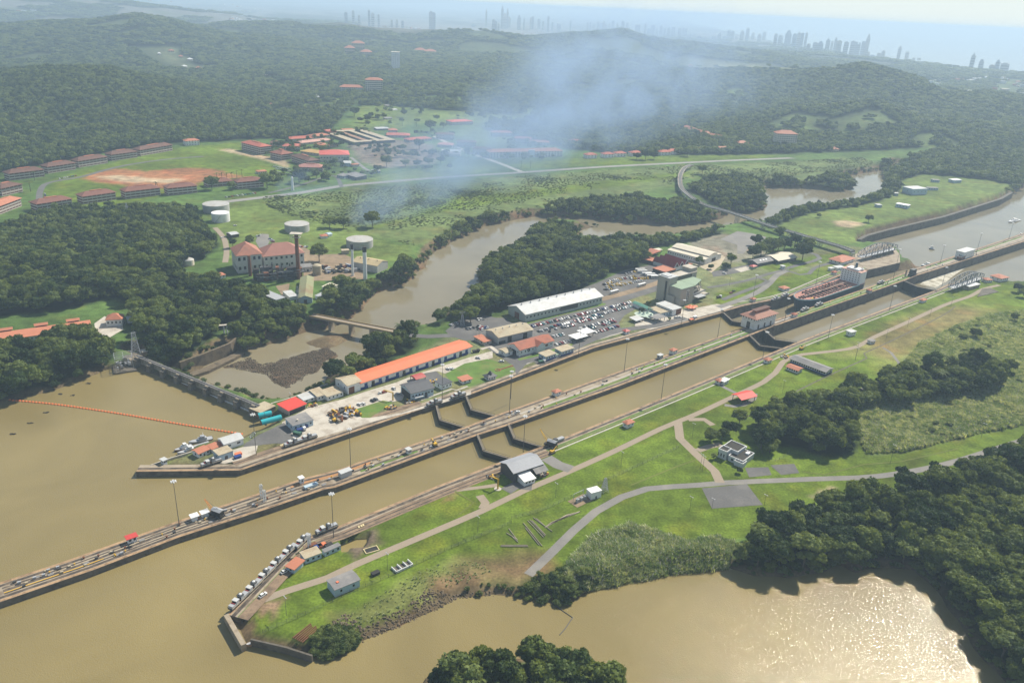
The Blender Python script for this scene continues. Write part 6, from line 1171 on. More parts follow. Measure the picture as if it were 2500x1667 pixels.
m_ = MB(); m_.box(SL*.03, SL*.14, -BW*.92, BW*.92, DK+13, DK+13.25); m_.build('house_top', mat('pink_deck', (.5,.3,.24)), ship)
wm_ = MB(); wm_.box(-.05, .06, -.5, .5, -.4, .4); wmm = wm_.mesh('window', GLASS)
for f in range(5):
    for k in range(7): put('window', wmm, ship, (SL*.135, -BW*.75+k*BW*.25, DK+2+f*2.4))
m_ = MB(); m_.tube((SL*.06, 0, DK+15), (SL*.06, 0, DK+20), 1.6, 8, 0, 1.2); m_.build('funnel', HULL, ship); MB().tube((SL*.1, 0, DK+15), (SL*.1, 0, DK+23), .3, 6).build('mast', CREAM, ship); m_ = MB(); m_.lathe([(.1,DK+13.2),(1.8,DK+14),(1.8,DK+15),(.1,DK+16.2)], 12, 0, (SL*.055, 7)); m_.build('lifeboat', WHITE, ship)
# ---- locomotives
def loco_parts(root, red=True):
    m_ = MB(); m_.box(-6.2, 6.2, -1.3, 1.3, .5, 1.25); m_.build('chassis', STEEL, root)
    m_ = MB(); m_.box(-6, -3.4, -1.25, 1.25, 1.25, 2.5); m_.box(2.4, 6, -1.25, 1.25, 1.25, 2.6); m_.build('hood', SILV, root)
    m_ = MB(); m_.box(-3.2, -1.2, -1.3, 1.3, 1.25, 3.4); m_.build('cab', SILV, root); MB().box(-3.3, -1.1, -1.4, 1.4, 3.4, 3.6).build('cab_roof', GREYL, root)
    m_ = MB(); m_.box(.2, 2.2, -1.3, 1.3, 1.25, 3.6); m_.build('cab', SILV, root); MB().box(.1, 2.3, -1.4, 1.4, 3.6, 3.85).build('cab_roof', STEEL, root); MB().lathe([(.7,3.85),(.7,4.3),(.1,4.6)], 8, 0, (1.2, 0)).build('winch_dome', WHITE, root)
    for x in (-3.24, .16, 2.24): MB().box(x-.03, x+.03, -1.05, 1.05, 2.4, 3.2).build('window', GLASS, root)
    m_ = MB(); m_.tube((-.5, -1, 1.8), (-.5, 1, 1.8), .6, 10); m_.build('winch_drum', RUST if red else STEEL, root)
    MB().box(-4.2, -3.6, -1.0, 1.0, 2.5, 2.75).build('hatch', REDR, root)
    m_ = MB(); m_.tube((-6.4, 1.5, 1.6), (6.4, 1.5, 1.6), .13, 4); m_.tube((-6.4, -1.5, 1.6), (6.4, -1.5, 1.6), .13, 4)
    for x in (-6.2, -2, 2.3, 6.2):
        for y in (-1.45, 1.45): m_.tube((x, y, .9), (x, y, 1.9), .09, 4)
    m_.build('fender_rail', TANR, root)
    for x in (-4.4, 4.4): MB().tube((x, -1.2, .5), (x, 1.2, .5), .5, 8).build('wheel_set', BLACK, root)
proto_loco = None
def loco(label, p, ang, dark=False):
    global proto_loco
    if proto_loco is None:
        proto_loco = thing('towing_locomotive', label, 'locomotive', p, ang, 'silver towing locomotives on the lock walls'); loco_parts(proto_loco); r = proto_loco
    else:
        r = copy_tree(proto_loco); r.location = p; r.rotation_euler = (0, 0, ang); r['label'] = label
    return r
la, lb_ = P('t', 350, 1470), P('t', 1545, 330); lan = math.atan2(lb_.y-la.y, lb_.x-la.x)
for k, (x, y) in enumerate(((338,1462), (594,1218), (832,978), (1055,752), (1282,528), (1548,330))):
    p = P('t', x+8, y+30); loco(f'silver towing locomotive in the queue on the lawn tip, {ordn(k)} from the quay end', p, lan)
def wallang(x0, y0, x1, y1): a, b = un(x0, y0), un(x1, y1); return math.atan2(b.y-a.y, b.x-a.x)
for s, x, y, lb in (('t',2020,120,'silver towing locomotive alone beside the mast on the lawn side'), ('r',1490,400,'dark sided towing locomotive in the yard, beside the yellow steps'), ('r',1655,345,'towing locomotive in the yard, beside the green lorry'), ('r',548,628,'towing locomotive standing at the museum tip'), ('s',1930,645,'towing locomotive next to the outer museum lane gate'), ('s',2205,560,'towing locomotive between the two museum lane upper gates'),
    ('u',660,775,'towing locomotive on the centre wall, ahead of the tanker bow'), ('u',930,680,'towing locomotive on the centre wall, level with the tanker bow'), ('u',2115,255,'towing locomotive on the centre wall behind the tanker stern'), ('u',100,575,'towing locomotive on the far wall, first ahead of the tanker'), ('u',285,505,'towing locomotive on the far wall touching the tanker bow'), ('f',2490,490,'x')):
    if lb == 'x': continue
    loco(lb, P(s, x, y), YAW)
# ---- cars
CARCOL = dict(white=(.72,.72,.7), silver=(.45,.46,.47), black=(.02,.02,.022), red=(.32,.03,.03), blue=(.03,.06,.2), grey=(.16,.165,.17), teal=(.05,.2,.22), yellow=(.62,.4,.03))
def car_mesh(nm):
    m_ = MB(); prof = [(-2.2,.35),(-2.25,.75),(-2.1,.95),(-1.3,1.0),(1.0,.95),(2.1,.85),(2.25,.6),(2.2,.35)]
    n = len(prof); m_.add([(x,-.88,z) for x, z in prof]+[(x,.88,z) for x, z in prof], [tuple(range(n))[::-1], tuple(range(n,2*n))]+[(i,(i+1)%n,n+(i+1)%n,n+i)[::-1] for i in range(n)][::1], 0)
    m_.add([(-1.9,-.82,.98),(1.2,-.82,.95),(1.2,.82,.95),(-1.9,.82,.98),(-1.3,-.66,1.45),(.35,-.66,1.45),(.35,.66,1.45),(-1.3,.66,1.45)], [(0,1,5,4),(1,2,6,5),(2,3,7,6),(3,0,4,7)], 1)
    m_.add([(-1.32,-.68,1.46),(.37,-.68,1.46),(.37,.68,1.46),(-1.32,.68,1.46),(-1.32,-.68,1.52),(.37,-.68,1.52),(.37,.68,1.52),(-1.32,.68,1.52)], [(3,2,1,0),(4,5,6,7),(0,1,5,4),(1,2,6,5),(2,3,7,6),(3,0,4,7)], 0)
    for x in (-1.4, 1.4):
        for y in (-.86, .86): m_.tube((x, y-.1, .32), (x, y+.1, .32), .33, 8, 2)
    return m_.mesh('car', [mat('car_'+nm, CARCOL[nm], .3, .05, spec=.6), GLASS, BLACK])
CARM = {k: car_mesh(k) for k in CARCOL}
def car(col, p, ang, label, group): o = put('parked_car', CARM[col], None, (p.x, p.y, .1), ang); return tag(o, label, 'car', group)
MIX = 'white white white silver silver black red blue grey grey teal white red'.split(); _r = random.Random(11)
def carrow(s, a, b, n, place, end, skip=(), turn=1.57, mix=MIX, grp='cars in the visitor car park'):
    A, B = P(s, *a), P(s, *b); ang = math.atan2((B-A).y, (B-A).x)+turn; cnt = 0
    for k in range(n):
        c_ = _r.choice(mix)
        if k in skip: continue
        p = A+(B-A)*(k/max(n-1, 1)); q = Vector((p.x+_r.uniform(-.4,.4), p.y+_r.uniform(-.4,.4), 0))
        car(c_, q, ang+_r.choice((0, math.pi))+_r.uniform(-.06,.06), f'{c_} car, {ordn(cnt)} from {end} in {place}', grp); cnt += 1
wl_ = "the grey store"
carrow('p', (940,742), (2060,468), 44, 'the long car park row along the verge', wl_, skip=(17, 33))
carrow('p', (1020,800), (1130,765), 5, 'the short row by the leaf shaped kerb', wl_); carrow('p', (1165,750), (1240,728), 3, 'the loose trio in mid car park', wl_)
carrow('p', (1275,722), (1425,682), 7, 'the second car park row, far file', wl_); carrow('p', (1285,756), (1420,722), 6, 'the second car park row, near file', wl_)
carrow('p', (1460,664), (1810,580), 15, 'the third car park row, far file', wl_, skip=(6,)); carrow('p', (1480,692), (1730,630), 11, 'the third car park row, near file', wl_); carrow('p', (1830,572), (2060,515), 9, 'the third car park row beyond the gap', wl_)
carrow('p', (1550,748), (1590,740), 2, 'the near middle bay by the yellow kerb', wl_); carrow('p', (1630,728), (1870,665), 9, 'the fourth car park row, far file', wl_, skip=(3,)); carrow('p', (1630,760), (1880,690), 9, 'the fourth car park row, near file', wl_, skip=(2, 3))
carrow('p', (1665,812), (1915,742), 9, 'the car park row nearest the lock road', wl_); carrow('p', (1190,858), (1290,838), 4, 'the short row behind the wreath house', wl_); carrow('p', (1215,950), (1360,912), 6, 'the short row before the white canopies', wl_)
carrow('p', (1140,797), (1180,800), 1, 'the open car park aisle, lower down', wl_); carrow('p', (1215,772), (1240,770), 1, 'the open car park aisle, higher up', wl_)
carrow('p', (190,772), (270,756), 3, 'the gravel lot by the bridge road, near file', 'the river', grp='cars by the bridge road'); carrow('p', (310,745), (425,762), 5, 'the gravel lot by the bridge road, middle file', 'the river', grp='cars by the bridge road'); carrow('p', (310,772), (360,775), 3, 'the gravel lot by the bridge road, front file', 'the river', grp='cars by the bridge road'); carrow('p', (318,664), (372,656), 3, 'the trio under the trees by the pylon', 'the pylon', grp='cars by the bridge road'); carrow('p', (0,728), (70,708), 4, 'the wood edge row by the bridge road', 'the bridge', grp='cars by the bridge road')
TX = ['white']*5+['yellow']*3+['silver', 'grey', 'red', 'black']
for k, (a, b, n) in enumerate((((1760,262),(1860,235),6), ((1790,290),(1960,250),9), ((1830,225),(2010,180),9), ((1900,215),(2120,170),10), ((1950,270),(2180,215),10), ((2010,140),(2210,95),7), ((2080,200),(2290,190),9), ((1780,320),(1850,305),4))):
    carrow('p', a, b, n, f'the {ordn(k)} ragged rank of the taxi park', 'the white shed', turn=_r.uniform(1.2, 2), mix=TX, grp='cars in the taxi park')
for s, x, y, c_, ang, lb in (('s',1070,652,'white',2.4,'white car in the yard, first of the pair by the grass triangle'), ('s',1115,645,'white',2.4,'white car in the yard, second of the pair by the grass triangle'), ('s',1222,608,'black',2.4,'black car in the yard, darker one of the pair near the yellow jib'), ('s',1256,592,'grey',2.4,'grey car in the yard, lighter one of the pair near the yellow jib'), ('s',1318,520,'white',.7,'white car in the yard beside the sandy patch'), ('s',1355,512,'red',.7,'dark red car in the yard beside the sandy patch'), ('s',1465,468,'white',2.2,'white car driving through the yard by the slate roof'), ('s',1510,535,'silver',2.4,'silver car under the eave of the slate roofed workshop'), ('s',2088,245,'white',2.4,'white car parked on the pale strip by the orange roof, front one'), ('s',2125,240,'white',2.4,'white car parked on the pale strip by the orange roof, rear one'), ('p',315,1108,'silver',-.3,'silver car on the road by the oval lawn'), ('p',585,1145,'white',.3,'white car beside the keyhole bed of the oval lawn'), ('p',12,1232,'white',.7,'white car at the corner of the oval lawn'), ('v',790,1070,'white',.2,'white car by the museum hall, nearer the lock'), ('v',845,1062,'white',.2,'white car by the museum hall, nearer the brown wall'), ('v',1890,562,'black',.7,'black car parked on the museum lawn track'), ('v',1840,598,'red',.7,'red and white car parked on the museum lawn track'), ('o',1025,792,'white',-.6,'white car on the asphalt strip by the trees'), ('t',1215,915,'white',.9,'white car at the corner of the red roofed shelter'), ('t',800,1365,'white',1.0,'white pickup by the locomotive queue'), ('f',460,1290,'white',.75,'white van on the centre wall by the upper gates'), ('l',135,785,'grey',1,'x'), ('n',105,290,'white',1.2,'white car on the lane beside the power station'), ('n',255,150,'white',.5,'white van on the grass by the white tank')):
    if lb != 'x': car(c_, P(s, x, y), ang, lb, 'cars round the lock yards')
carrow('n', (660,305), (690,335), 4, 'the power station car park, right file', 'the tanks', turn=1.2, grp='cars at the power station'); carrow('n', (510,272), (545,262), 3, 'the power station car park, left file', 'the tanks', turn=.5, grp='cars at the power station'); carrow('n', (660,412), (760,410), 5, 'the power station back row, near file', 'the small car park', grp='cars at the power station'); carrow('n', (760,378), (1080,395), 13, 'the power station back row, far file', 'the small car park', skip=(8,), grp='cars at the power station')
carrow('d', (310,210), (310,265), 6, 'the line along the lawn kerb below the barracks', 'the lawn', turn=.2, grp='cars by the barracks'); carrow('d', (412,105), (520,85), 9, 'the slanted line on the round lawn', 'the first barrack', turn=1, grp='cars by the barracks')
for k, (a, b, n) in enumerate((((1890,22),(2000,40),9), ((1905,38),(2020,58),9), ((1870,50),(1985,75),8))): carrow('d', a, b, n, f'the {ordn(k)} bright rank by the barrack office', 'the wide lawn', turn=1.2, mix=['white','white','silver','grey'], grp='cars by the barracks')
carrow('d', (1560,232), (1760,205), 12, 'the line in front of the corner barrack', 'the big tree', grp='cars by the barracks')
carrow('b', (720,1000), (1010,1090), 22, 'the jammed street by the arched block', 'the gymnasium', turn=.4, mix=['white','white','silver','grey','black'], grp='cars on the town street')
bm = MB(); bm.box(-5.5, 5.5, -1.25, 1.25, .5, 3.1, 0); bm.box(-5.2, 5.2, -1.28, 1.28, 1.7, 2.6, 1)
for x in (-3.6, 3.4): bm.tube((x, -1.2, .5), (x, 1.2, .5), .5, 8, 2)
busm = bm.mesh('coach', [WHITE, GLASS, BLACK])
for s, x, y, ang, lb in (('p',1880,358,YAW,'white coach alone on the bare road, the longest one'), ('p',2195,278,YAW,'small white coach parked on the road beside the taxi ranks'), ('p',2175,105,.2,'white coach under the trees, first of the coach rank'), ('p',2200,125,.2,'white coach under the trees, second of the coach rank'), ('p',2250,150,.2,'white coach in the coach rank, third'), ('p',2290,160,.2,'white coach in the coach rank, fourth'), ('p',2310,178,.2,'white coach in the coach rank, fifth'), ('p',2355,185,.2,'white coach in the coach rank, sixth and last')):
    p = P(s, x, y); tag(put('coach', busm, None, (p.x, p.y, .1), ang), lb, 'coach', 'coaches at the visitor centre')
def truck(label, p, ang, c1, c2):
    r = thing('lorry', label, 'lorry', p, ang); MB().box(-3, 1, -1.2, 1.2, .9, 2.2).build('load_bed', c1, r); m_ = MB(); m_.box(1.2, 3, -1.15, 1.15, .8, 2.6); m_.build('cab', c2, r); MB().box(2.96, 3.06, -1, 1, 1.7, 2.4).build('window', GLASS, r)
    for x in (-2, 2): MB().tube((x, -1.2, .5), (x, 1.2, .5), .5, 8).build('wheel_set', BLACK, r)
GRN = mat('truck_green', (.05,.13,.09), .5, .1)
truck('dark green lorry by the plain blue store in the yard', P('r', 1535, 290), -.4, GRN, GRN); truck('small green and white lorry by the first blue machinery hut', P('p', 1048, 1155), .5, GRN, WHITE); truck('white cart with a dark load parked beside the museum terraces', P('v', 1610, 685), .6, BLACK, WHITE); truck('dark lorry parked at the end of the orange workshop', P('p', 292, 1035), .5, BLACK, BLACK); truck('blue lorry stopped in front of the plain blue store', P('r', 1580, 246), .6, BLUE, WHITE)
# ---- cranes and machines
def crane(label, p, ang, boom, cabm, boomm, base=BLACK, bl=9, cat='crane', name='rail_crane', wheels=True):
    r = thing(name, label, cat, p, ang); MB().box(-4.5, 4.5, -1.6, 1.6, .6, 1.4).build('carriage', base, r)
    m_ = MB(); m_.box(-3.8, 2.2, -1.7, 1.7, 1.6, 4.0); m_.build('engine_house', cabm, r); m_ = MB(); m_.add([(-4,-1.9,4),(2.4,-1.9,4),(2.4,1.9,4),(-4,1.9,4),(-4,0,4.9),(2.4,0,4.9)], [(0,1,5,4),(2,3,4,5),(3,0,4),(1,2,5)]); m_.build('house_roof', SILV, r)
    MB().box(2.2, 2.3, -.9, .9, 2.4, 3.6).build('window', GLASS, r)
    e = Vector((2.5+bl*math.cos(boom), 0, 2.2+bl*math.sin(boom))); m_ = MB()
    for y in (-.8, .8): m_.tube((2.2, y, 2), (e.x, y*.3, e.z), .16, 4)
    for k in range(7): t = k/7; a = Vector((2.2,0,2)).lerp(e, t); b = Vector((2.2,0,2)).lerp(e, t+1/7); m_.tube((a.x,-.8*(1-t*.7),a.z), (b.x,.8*(1-t*.7),b.z), .1, 4)
    m_.build('boom', boomm, r); MB().tube((-2, 0, 4.6), e, .07, 4).build('cable', STEEL, r)
    for x in (-3, 0, 3): MB().tube((x, -1.5, .5), (x, 1.5, .5), .5, 8).build('wheel_set', BLACK, r)
crane('black rail crane with a silver hood and an orange boom on the outer centre wall', P('r', 610, 1215), YAW+2.0, .85, BLACK, mat('crane_orange', (.6,.22,.04), .6, .15), bl=8); crane('silver rail crane with a lattice boom over the near upper gate', P('k', 690, 250), YAW+1.9, .9, BLACK, YEL, bl=10)
MB_ = None; t = thing('flat_wagon', 'silver flat wagon coupled behind the silver rail crane', 'wagon', P('k', 745, 215), YAW); MB().box(-4, 4, -1.3, 1.3, .6, 2).build('load_bed', SILV, t); MB().box(-4, -2, -1.3, 1.3, 2, 2.8).build('load', STEEL, t)
def jib(label, p, ang, h_, l_):
    r = thing('jib_crane', label, 'crane', p, ang); MB().tube((0,0,0), (0,0,h_), .5, 8).build('column', YEL, r); m_ = MB(); m_.box(-.5, l_, -.25, .25, h_-.6, h_); m_.tube((0,0,h_+1.4), (l_*.9,0,h_), .1, 4); m_.build('jib', YEL, r); MB().tube((0,0,-.1), (0,0,.2), 2.2, 14).build('base_disc', CONCL, r)
jib('yellow jib crane on a round pad beside the locomotive shed', P('k', 325, 545), 2.6, 7, 6); jib('yellow jib crane over the sandy patch in the workshop yard', P('s', 1455, 600), 2.7, 6.5, 8)
def digger(label, p, ang):
    r = thing('excavator', label, 'excavator', p, ang); MB().box(-1.6, 1.6, -1.3, 1.3, 0, .9).build('track', BLACK, r); MB().box(-1.6, 1.2, -1.1, 1.1, 1, 2.4).build('body', YEL, r); MB().box(.2, 1.4, .1, 1.1, 2.4, 3.2).build('cab', GLASS, r); m_ = MB(); m_.bar((1.2,0,2.6), (4,0,4), .5, .6); m_.bar((4,0,4), (5.2,0,1.4), .4, .5); m_.build('arm', YEL, r)
digger('yellow excavator working on the centre wall by the grey kiosk', P('s', 1935, 1120), 2.2); digger('yellow excavator at the edge of the scrap heap in the yard', P('s', 780, 840), 2.0); digger('yellow digger on the near lock wall by the middle gates', P('q', 220, 1150), .6); digger('yellow machine behind the silver rail crane', P('k', 700, 300), .8)
m_ = MB(); sp_c = [STEEL, RUST, RUST, GREYM, CONC, BLACK, YEL]
hp = thing('scrap_heap', 'heap of rusty machine parts and yellow scrap lying in the concrete yard', 'scrap heap', P('s', 900, 760), YAW)
for q, mt in enumerate(sp_c):
    for k in range(11):
        m_ = MB(); m_.tf = Matrix.Translation((random.uniform(-9,9), random.uniform(-7,7), 0)) @ Matrix.Rotation(random.uniform(0,3), 4, 'Z') @ Matrix.Rotation(random.uniform(-.5,.5), 4, 'Y'); w_ = random.uniform(.5,3); m_.box(-w_, w_, -random.uniform(.3,.9), .5, -.2, random.uniform(.5,2.4)); m_.build('scrap_piece', mt, hp)
for lb, s, x, y in (('stack of rusty plates and hoses beside the slate roofed workshop', 's', 1430, 690), ('clutter of crates between the red shelter and the pale shed', 's', 530, 660), ('orange machine parts behind the slate roofed workshop', 's', 1920, 385), ('pile of planks and drums in front of the slate roofed workshop', 's', 1640, 615), ('pallets and bags beside the locomotive shed', 'k', 290, 460), ('yellow frames at the canopy of the locomotive shed', 'k', 640, 440), ('scattered gear on the museum quay edge', 'v', 1080, 1100), ('machine clutter on the near wall by the middle gates', 'q', 60, 1220)):
    hp = thing('gear_pile', lb, 'gear pile', P(s, x, y), YAW)
    for mt in (STEEL, YEL, CONCL, RUST):
        for k in range(5):
            m_ = MB(); m_.tf = Matrix.Translation((random.uniform(-3.5,3.5), random.uniform(-2.5,2.5), 0)) @ Matrix.Rotation(random.uniform(0,3), 4, 'Z'); w_ = random.uniform(.4,1.4); m_.box(-w_, w_, -.5, .5, -.1, random.uniform(.3,1.3)); m_.build('crate', mt, hp)
# gantry towers and small fittings on the centre wall
for s, x, y, h_, lb in (('r',1125,1015,9,'white signal tower on the centre wall, farther of the pair'), ('r',1160,1055,7.5,'white signal tower on the centre wall, nearer of the pair'), ('t',1690,440,8,'white signal tower standing by the head of the locomotive queue'), ('q',1215,455,8,'dark signal tower beside the lift machine on the centre wall')):
    lattice('signal_tower', lb, 'signal tower', P(s, x, y), h_, 1.3, 1.1, ((h_-1, 1.2),), mt=WHITE if 'white' in lb else STEEL, n=4, rz=YAW)
t = thing('lift_machine', 'dark boxy lifting machine with legs on the centre wall behind the lower gates', 'machine', P('q', 1280, 440), YAW); m_ = MB(); m_.box(-6,6,-2.5,2.5,.3,2); m_.build('base', BLACK, t); MB().box(-4,4,-2.2,2.2,5.5,7.5).build('housing', STEEL, t); m_ = MB()
for x in (-4,-1.3,1.3,4): m_.box(x-.5,x+.5,-2.2,2.2,2,5.5)
m_.build('leg', STEEL, t)
_names = [('steel_plate', 'grey steel cover plate', (2.6, 1.6, .12), GREYR), ('crate', 'small tan crate', (1.2, .9, .8), TANR), ('bollard', 'yellow mooring bollard', (.6, .6, .8), YEL), ('tool_box', 'dark tool box', (1.4, .8, .9), STEEL), ('rust_drum', 'rust red drum', (.9, .9, 1.0), RUST), ('locker', 'white equipment locker', (1.4, .9, 1.1), GREYM)]
_zone = [(20, 460, 'on the outer centre wall'), (470, 860, 'by the long white cabin'), (870, 1240, 'between cabin and upper gates'), (1250, 1800, 'along the upper chambers'), (1900, 2200, 'beside the tanker'), (2230, 2490, 'on the far approach wall')]
for x0, x1, ztxt in _zone:
    for ni, (nm, ds_, dim, mt) in enumerate(_names):
        cnt = 6 if x0 < 1800 else 4
        spots = sorted(_r.uniform(x0, x1) for _ in range(cnt)); m_ = MB()
        if nm in ('bollard', 'rust_drum'): m_.tube((0,0,0), (0,0,dim[2]), dim[0]/2, 8); m_.tube((0,0,dim[2]), (0,0,dim[2]+.15), dim[0]*.62, 8)
        else: m_.box(-dim[0]/2, dim[0]/2, -dim[1]/2, dim[1]/2, 0, dim[2]); m_.box(-dim[0]*.53, dim[0]*.53, -dim[1]*.53, dim[1]*.53, dim[2], dim[2]+.08)
        me_ = m_.mesh(nm, mt)
        for k, x in enumerate(spots):
            p = cenline(x, x+1, _r.uniform(.24, .76), 2)[0]; o = put(nm, me_, None, (p.x, p.y, .09), YAW+_r.uniform(-.2,.2)); tag(o, f'{ds_} {ztxt}, {ordn(k)} from the outer end', nm.replace('_', ' '), f'{ds_}s on the centre wall')
# ---- boats and buoys
def boat(label, a, b, wid, hull, house, z, name='patrol_boat', cat='boat', cabin=True, mast=True):
    d = b-a; L = d.length; r = thing(name, label, cat, (a.x, a.y, z), math.atan2(d.y, d.x)); pr = [(0,.85),(.1,1),(.55,1),(.8,.72),(.93,.36),(1,.04)]; o_ = [(x*L, -y*wid/2) for x, y in pr]+[(x*L, y*wid/2) for x, y in pr[::-1]]; n = len(o_)
    m_ = MB(); m_.add([(x,y,1.1+.5*(x/L)**2) for x, y in o_]+[(x*.97,y*.8,-.7) for x, y in o_], [(i,n+i,n+(i+1)%n,(i+1)%n) for i in range(n)]); m_.build('hull', hull, r); m_ = MB(); m_.add([(x,y*.96,.95+.5*(x/L)**2) for x, y in o_], [tuple(range(n))]); m_.build('deck', GREYM, r)
    if cabin:
        MB().box(L*.25, L*.6, -wid*.33, wid*.33, .9, 2.5).build('cabin', house, r); MB().box(L*.33, L*.5, -wid*.28, wid*.28, 2.5, 3.8).build('wheelhouse', house, r); MB().box(L*.495, L*.505, -wid*.25, wid*.25, 2.9, 3.5).build('window', GLASS, r)
    if mast: m_ = MB(); m_.tube((L*.38,0,3.8), (L*.38,0,6), .1, 5); m_.tube((L*.38,-.9,5), (L*.38,.9,5), .07, 4); m_.build('mast', WHITE, r)
    return r
boat('grey patrol boat with a long hull at the outer side of the dock', P('r',560,330,LAKE_Z), P('r',285,392,LAKE_Z), 4.6, GREYM, SILV, LAKE_Z); boat('brown and white launch moored between the two grey boats', P('r',330,418,LAKE_Z), P('r',118,485,LAKE_Z), 4, RUST, WHITE, LAKE_Z, name='launch', mast=False); boat('pale grey patrol boat moored against the museum lawn', P('r',405,450,LAKE_Z), P('r',155,518,LAKE_Z), 4.2, SILV, WHITE, LAKE_Z)
t = thing('moored_barge', 'flat white barge moored where the buoy line meets the shore', 'barge', P('r',780,322,LAKE_Z), .55); MB().box(-5.5,5.5,-1.8,1.8,-.6,1).build('hull', GREYM, t); MB().box(-5,5,-1.6,1.6,1,1.3).build('deck', WHITE, t); MB().box(-1,2,-1,1,1.3,2).build('cabin', GREYL, t)
t = thing('slipway_frame', 'white A shaped frame of the slipway at the end of the buoy line', 'frame', P('r',1000,325), .6); m_ = MB(); m_.tube((-3,0,-2),(3,0,2.5),.25,5); m_.tube((-3,2.2,-2),(3,2.2,2.5),.25,5); m_.tube((3,0,2.5),(3,2.2,2.5),.25,5); m_.tube((0,0,.2),(0,2.2,.2),.2,5); m_.build('frame', GREYL, t)
boat('tug with a dark hull leaving a short wake beside the far approach wall', P('q',1470,345,SEA_Z), P('q',1370,352,SEA_Z), 9, BLACK, WHITE, SEA_Z, name='tug', cat='tug'); boat('small boat alone in the middle of the far channel', P('q',1478,195,SEA_Z), P('q',1452,180,SEA_Z), 6, STEEL, WHITE, SEA_Z, name='launch'); boat('white ferry far out in the channel at the picture edge', P('g',2315,385,SEA_Z), P('g',2248,405,SEA_Z), 9, GREYM, WHITE, SEA_Z, name='ferry', cat='ferry'); boat('vessel moored at the far end of the approach wall', P('q',2352,60,SEA_Z), P('q',2290,70,SEA_Z), 8, STEEL, WHITE, SEA_Z, name='work_boat', cat='boat')
boat('little wooden rowing boat tied up at the tip of the near lawn', P('j',345,1296,LAKE_Z), P('j',284,1318,LAKE_Z), 2, mat('varnish', (.4,.24,.12)), WOOD, LAKE_Z, name='rowing_boat', cabin=False, mast=False)
bu = MB(); bu.lathe([(.1,-.5),(.62,-.3),(.72,0),(.62,.35),(.1,.55)], 10); bum = bu.mesh('buoy', mat('buoy_orange', (.72,.17,.05), .5, .08))
ends = [(24, 977), (140, 988), (297, 1011), (430, 1034), (590, 1060)]; bl = dens([un(x, y, LAKE_Z) for x, y in ends], 2.0); acc = 0; pts_ = []; tot = sum((bl[i+1]-bl[i]).length for i in range(len(bl)-1)); N_B = 74
for k in range(N_B):
    want = tot*(k/(N_B-1)); acc = 0
    for i in range(len(bl)-1):
        l_ = (bl[i+1]-bl[i]).length
        if acc+l_ >= want-1e-6: pts_.append(bl[i]+(bl[i+1]-bl[i])*((want-acc)/l_)); break
        acc += l_
for k, p in enumerate(pts_[::-1]):
    o = put('buoy', bum, None, (p.x, p.y, LAKE_Z+.15)); o.scale = (1.2, 1.2, 1.2); tag(o, f'orange barrel buoy of the floating barrier, {ordn(k)} out from the barge', 'buoy', 'orange buoys of the floating barrier')
m_ = MB(); [m_.tube((pts_[i].x, pts_[i].y, LAKE_Z+.1), (pts_[i+1].x, pts_[i+1].y, LAKE_Z+.1), .1, 4) for i in range(len(pts_)-1)]; tag(m_.build('barrier_cable', RUST), 'thin cable stringing the orange buoys together', 'cable')
for k, (x, y, lb) in enumerate(((31,1060,'dark debris raft nearest the frame edge'), (74,1033,'dark debris raft closest to the buoy line'), (112,1007,'dark debris raft just below the buoys'), (148,962,'dark debris raft above the buoy line'), (178,965,'slim dark debris raft beside the other one above the buoys'), (217,936,'dark debris raft off the wooded shore'))):
    p = un(x, y, LAKE_Z); m_ = MB(); [m_.tube((random.uniform(-1.5,1.5), random.uniform(-1,1), .1), (random.uniform(-2,2), random.uniform(-1.2,1.2), .3), .2, 5) for _ in range(9)]; o = m_.build('debris_raft', BLACK); o.location = p; tag(o, lb+' on the brown lake', 'debris')
# turquoise tanks, basins, poles, fences
for a, b, lb in (((1085,105),(1238,72),'turquoise cylinder tank with a dark band, behind the longer one'), ((1118,182),(1350,120),'longer plain turquoise cylinder tank lying by the asphalt yard')):
    p, q = P('r', *a), P('r', *b); d = q-p; L = d.length; r = thing('tank', lb, 'tank', (p.x, p.y, 0), math.atan2(d.y, d.x)); m_ = MB(); m_.tube((0,0,2.2), (L,0,2.2), 1.9, 20); m_.build('shell', TEAL, r); MB().tube((-.3,0,2.2),(0,0,2.2),1.2,14,0,1.9).build('end_cap', RUST, r); MB().tube((L,0,2.2),(L+.3,0,2.2),1.9,14,0,1.2).build('end_cap', RUST, r)
    if 'band' in lb: MB().tube((L*.45,0,2.2), (L*.47,0,2.2), 1.95, 20).build('band', BLACK, r)
    for x in (.2, .8): MB().box(L*x-.4, L*x+.4, -1.6, 1.6, -.2, 1.0).build('cradle', CONCD, r)
p, q = P('j', 1318, 812), P('j', 1434, 758); r = thing('concrete_bays', 'white three bay concrete trough standing in the grass by the fence', 'trough', p, math.atan2((q-p).y, (q-p).x)); L = (q-p).length; D = dd('j', (1318,812), (1285,778)); m_ = MB(); m_.box(0,L,-.2,.2,-.3,1.2)
for k in range(4): x = min(L*k/3, L-.3); m_.box(x, x+.35, .2, D, -.3, 1.2)
m_.build('wall', WHITE, r); MB().box(.3, L-.3, .2, D, -.2, .12).build('floor', CONCD, r)
p, q = P('j', 1110, 683), P('j', 1205, 655); r = thing('pit', 'open pit with a yellow and white kerb beside the tan road', 'pit', p, math.atan2((q-p).y, (q-p).x)); L = (q-p).length; m_ = MB(); m_.box(0,L,0,.4,-.2,.5); m_.box(0,L,4,4.4,-.2,.5); m_.box(0,.4,.4,4,-.2,.5); m_.box(L-.4,L,.4,4,-.2,.5); m_.build('kerb', mat('cream_kerb', (.6,.5,.28)), r); MB().box(.4,L-.4,.4,4,-.3,.16).build('floor', BLACK, r)
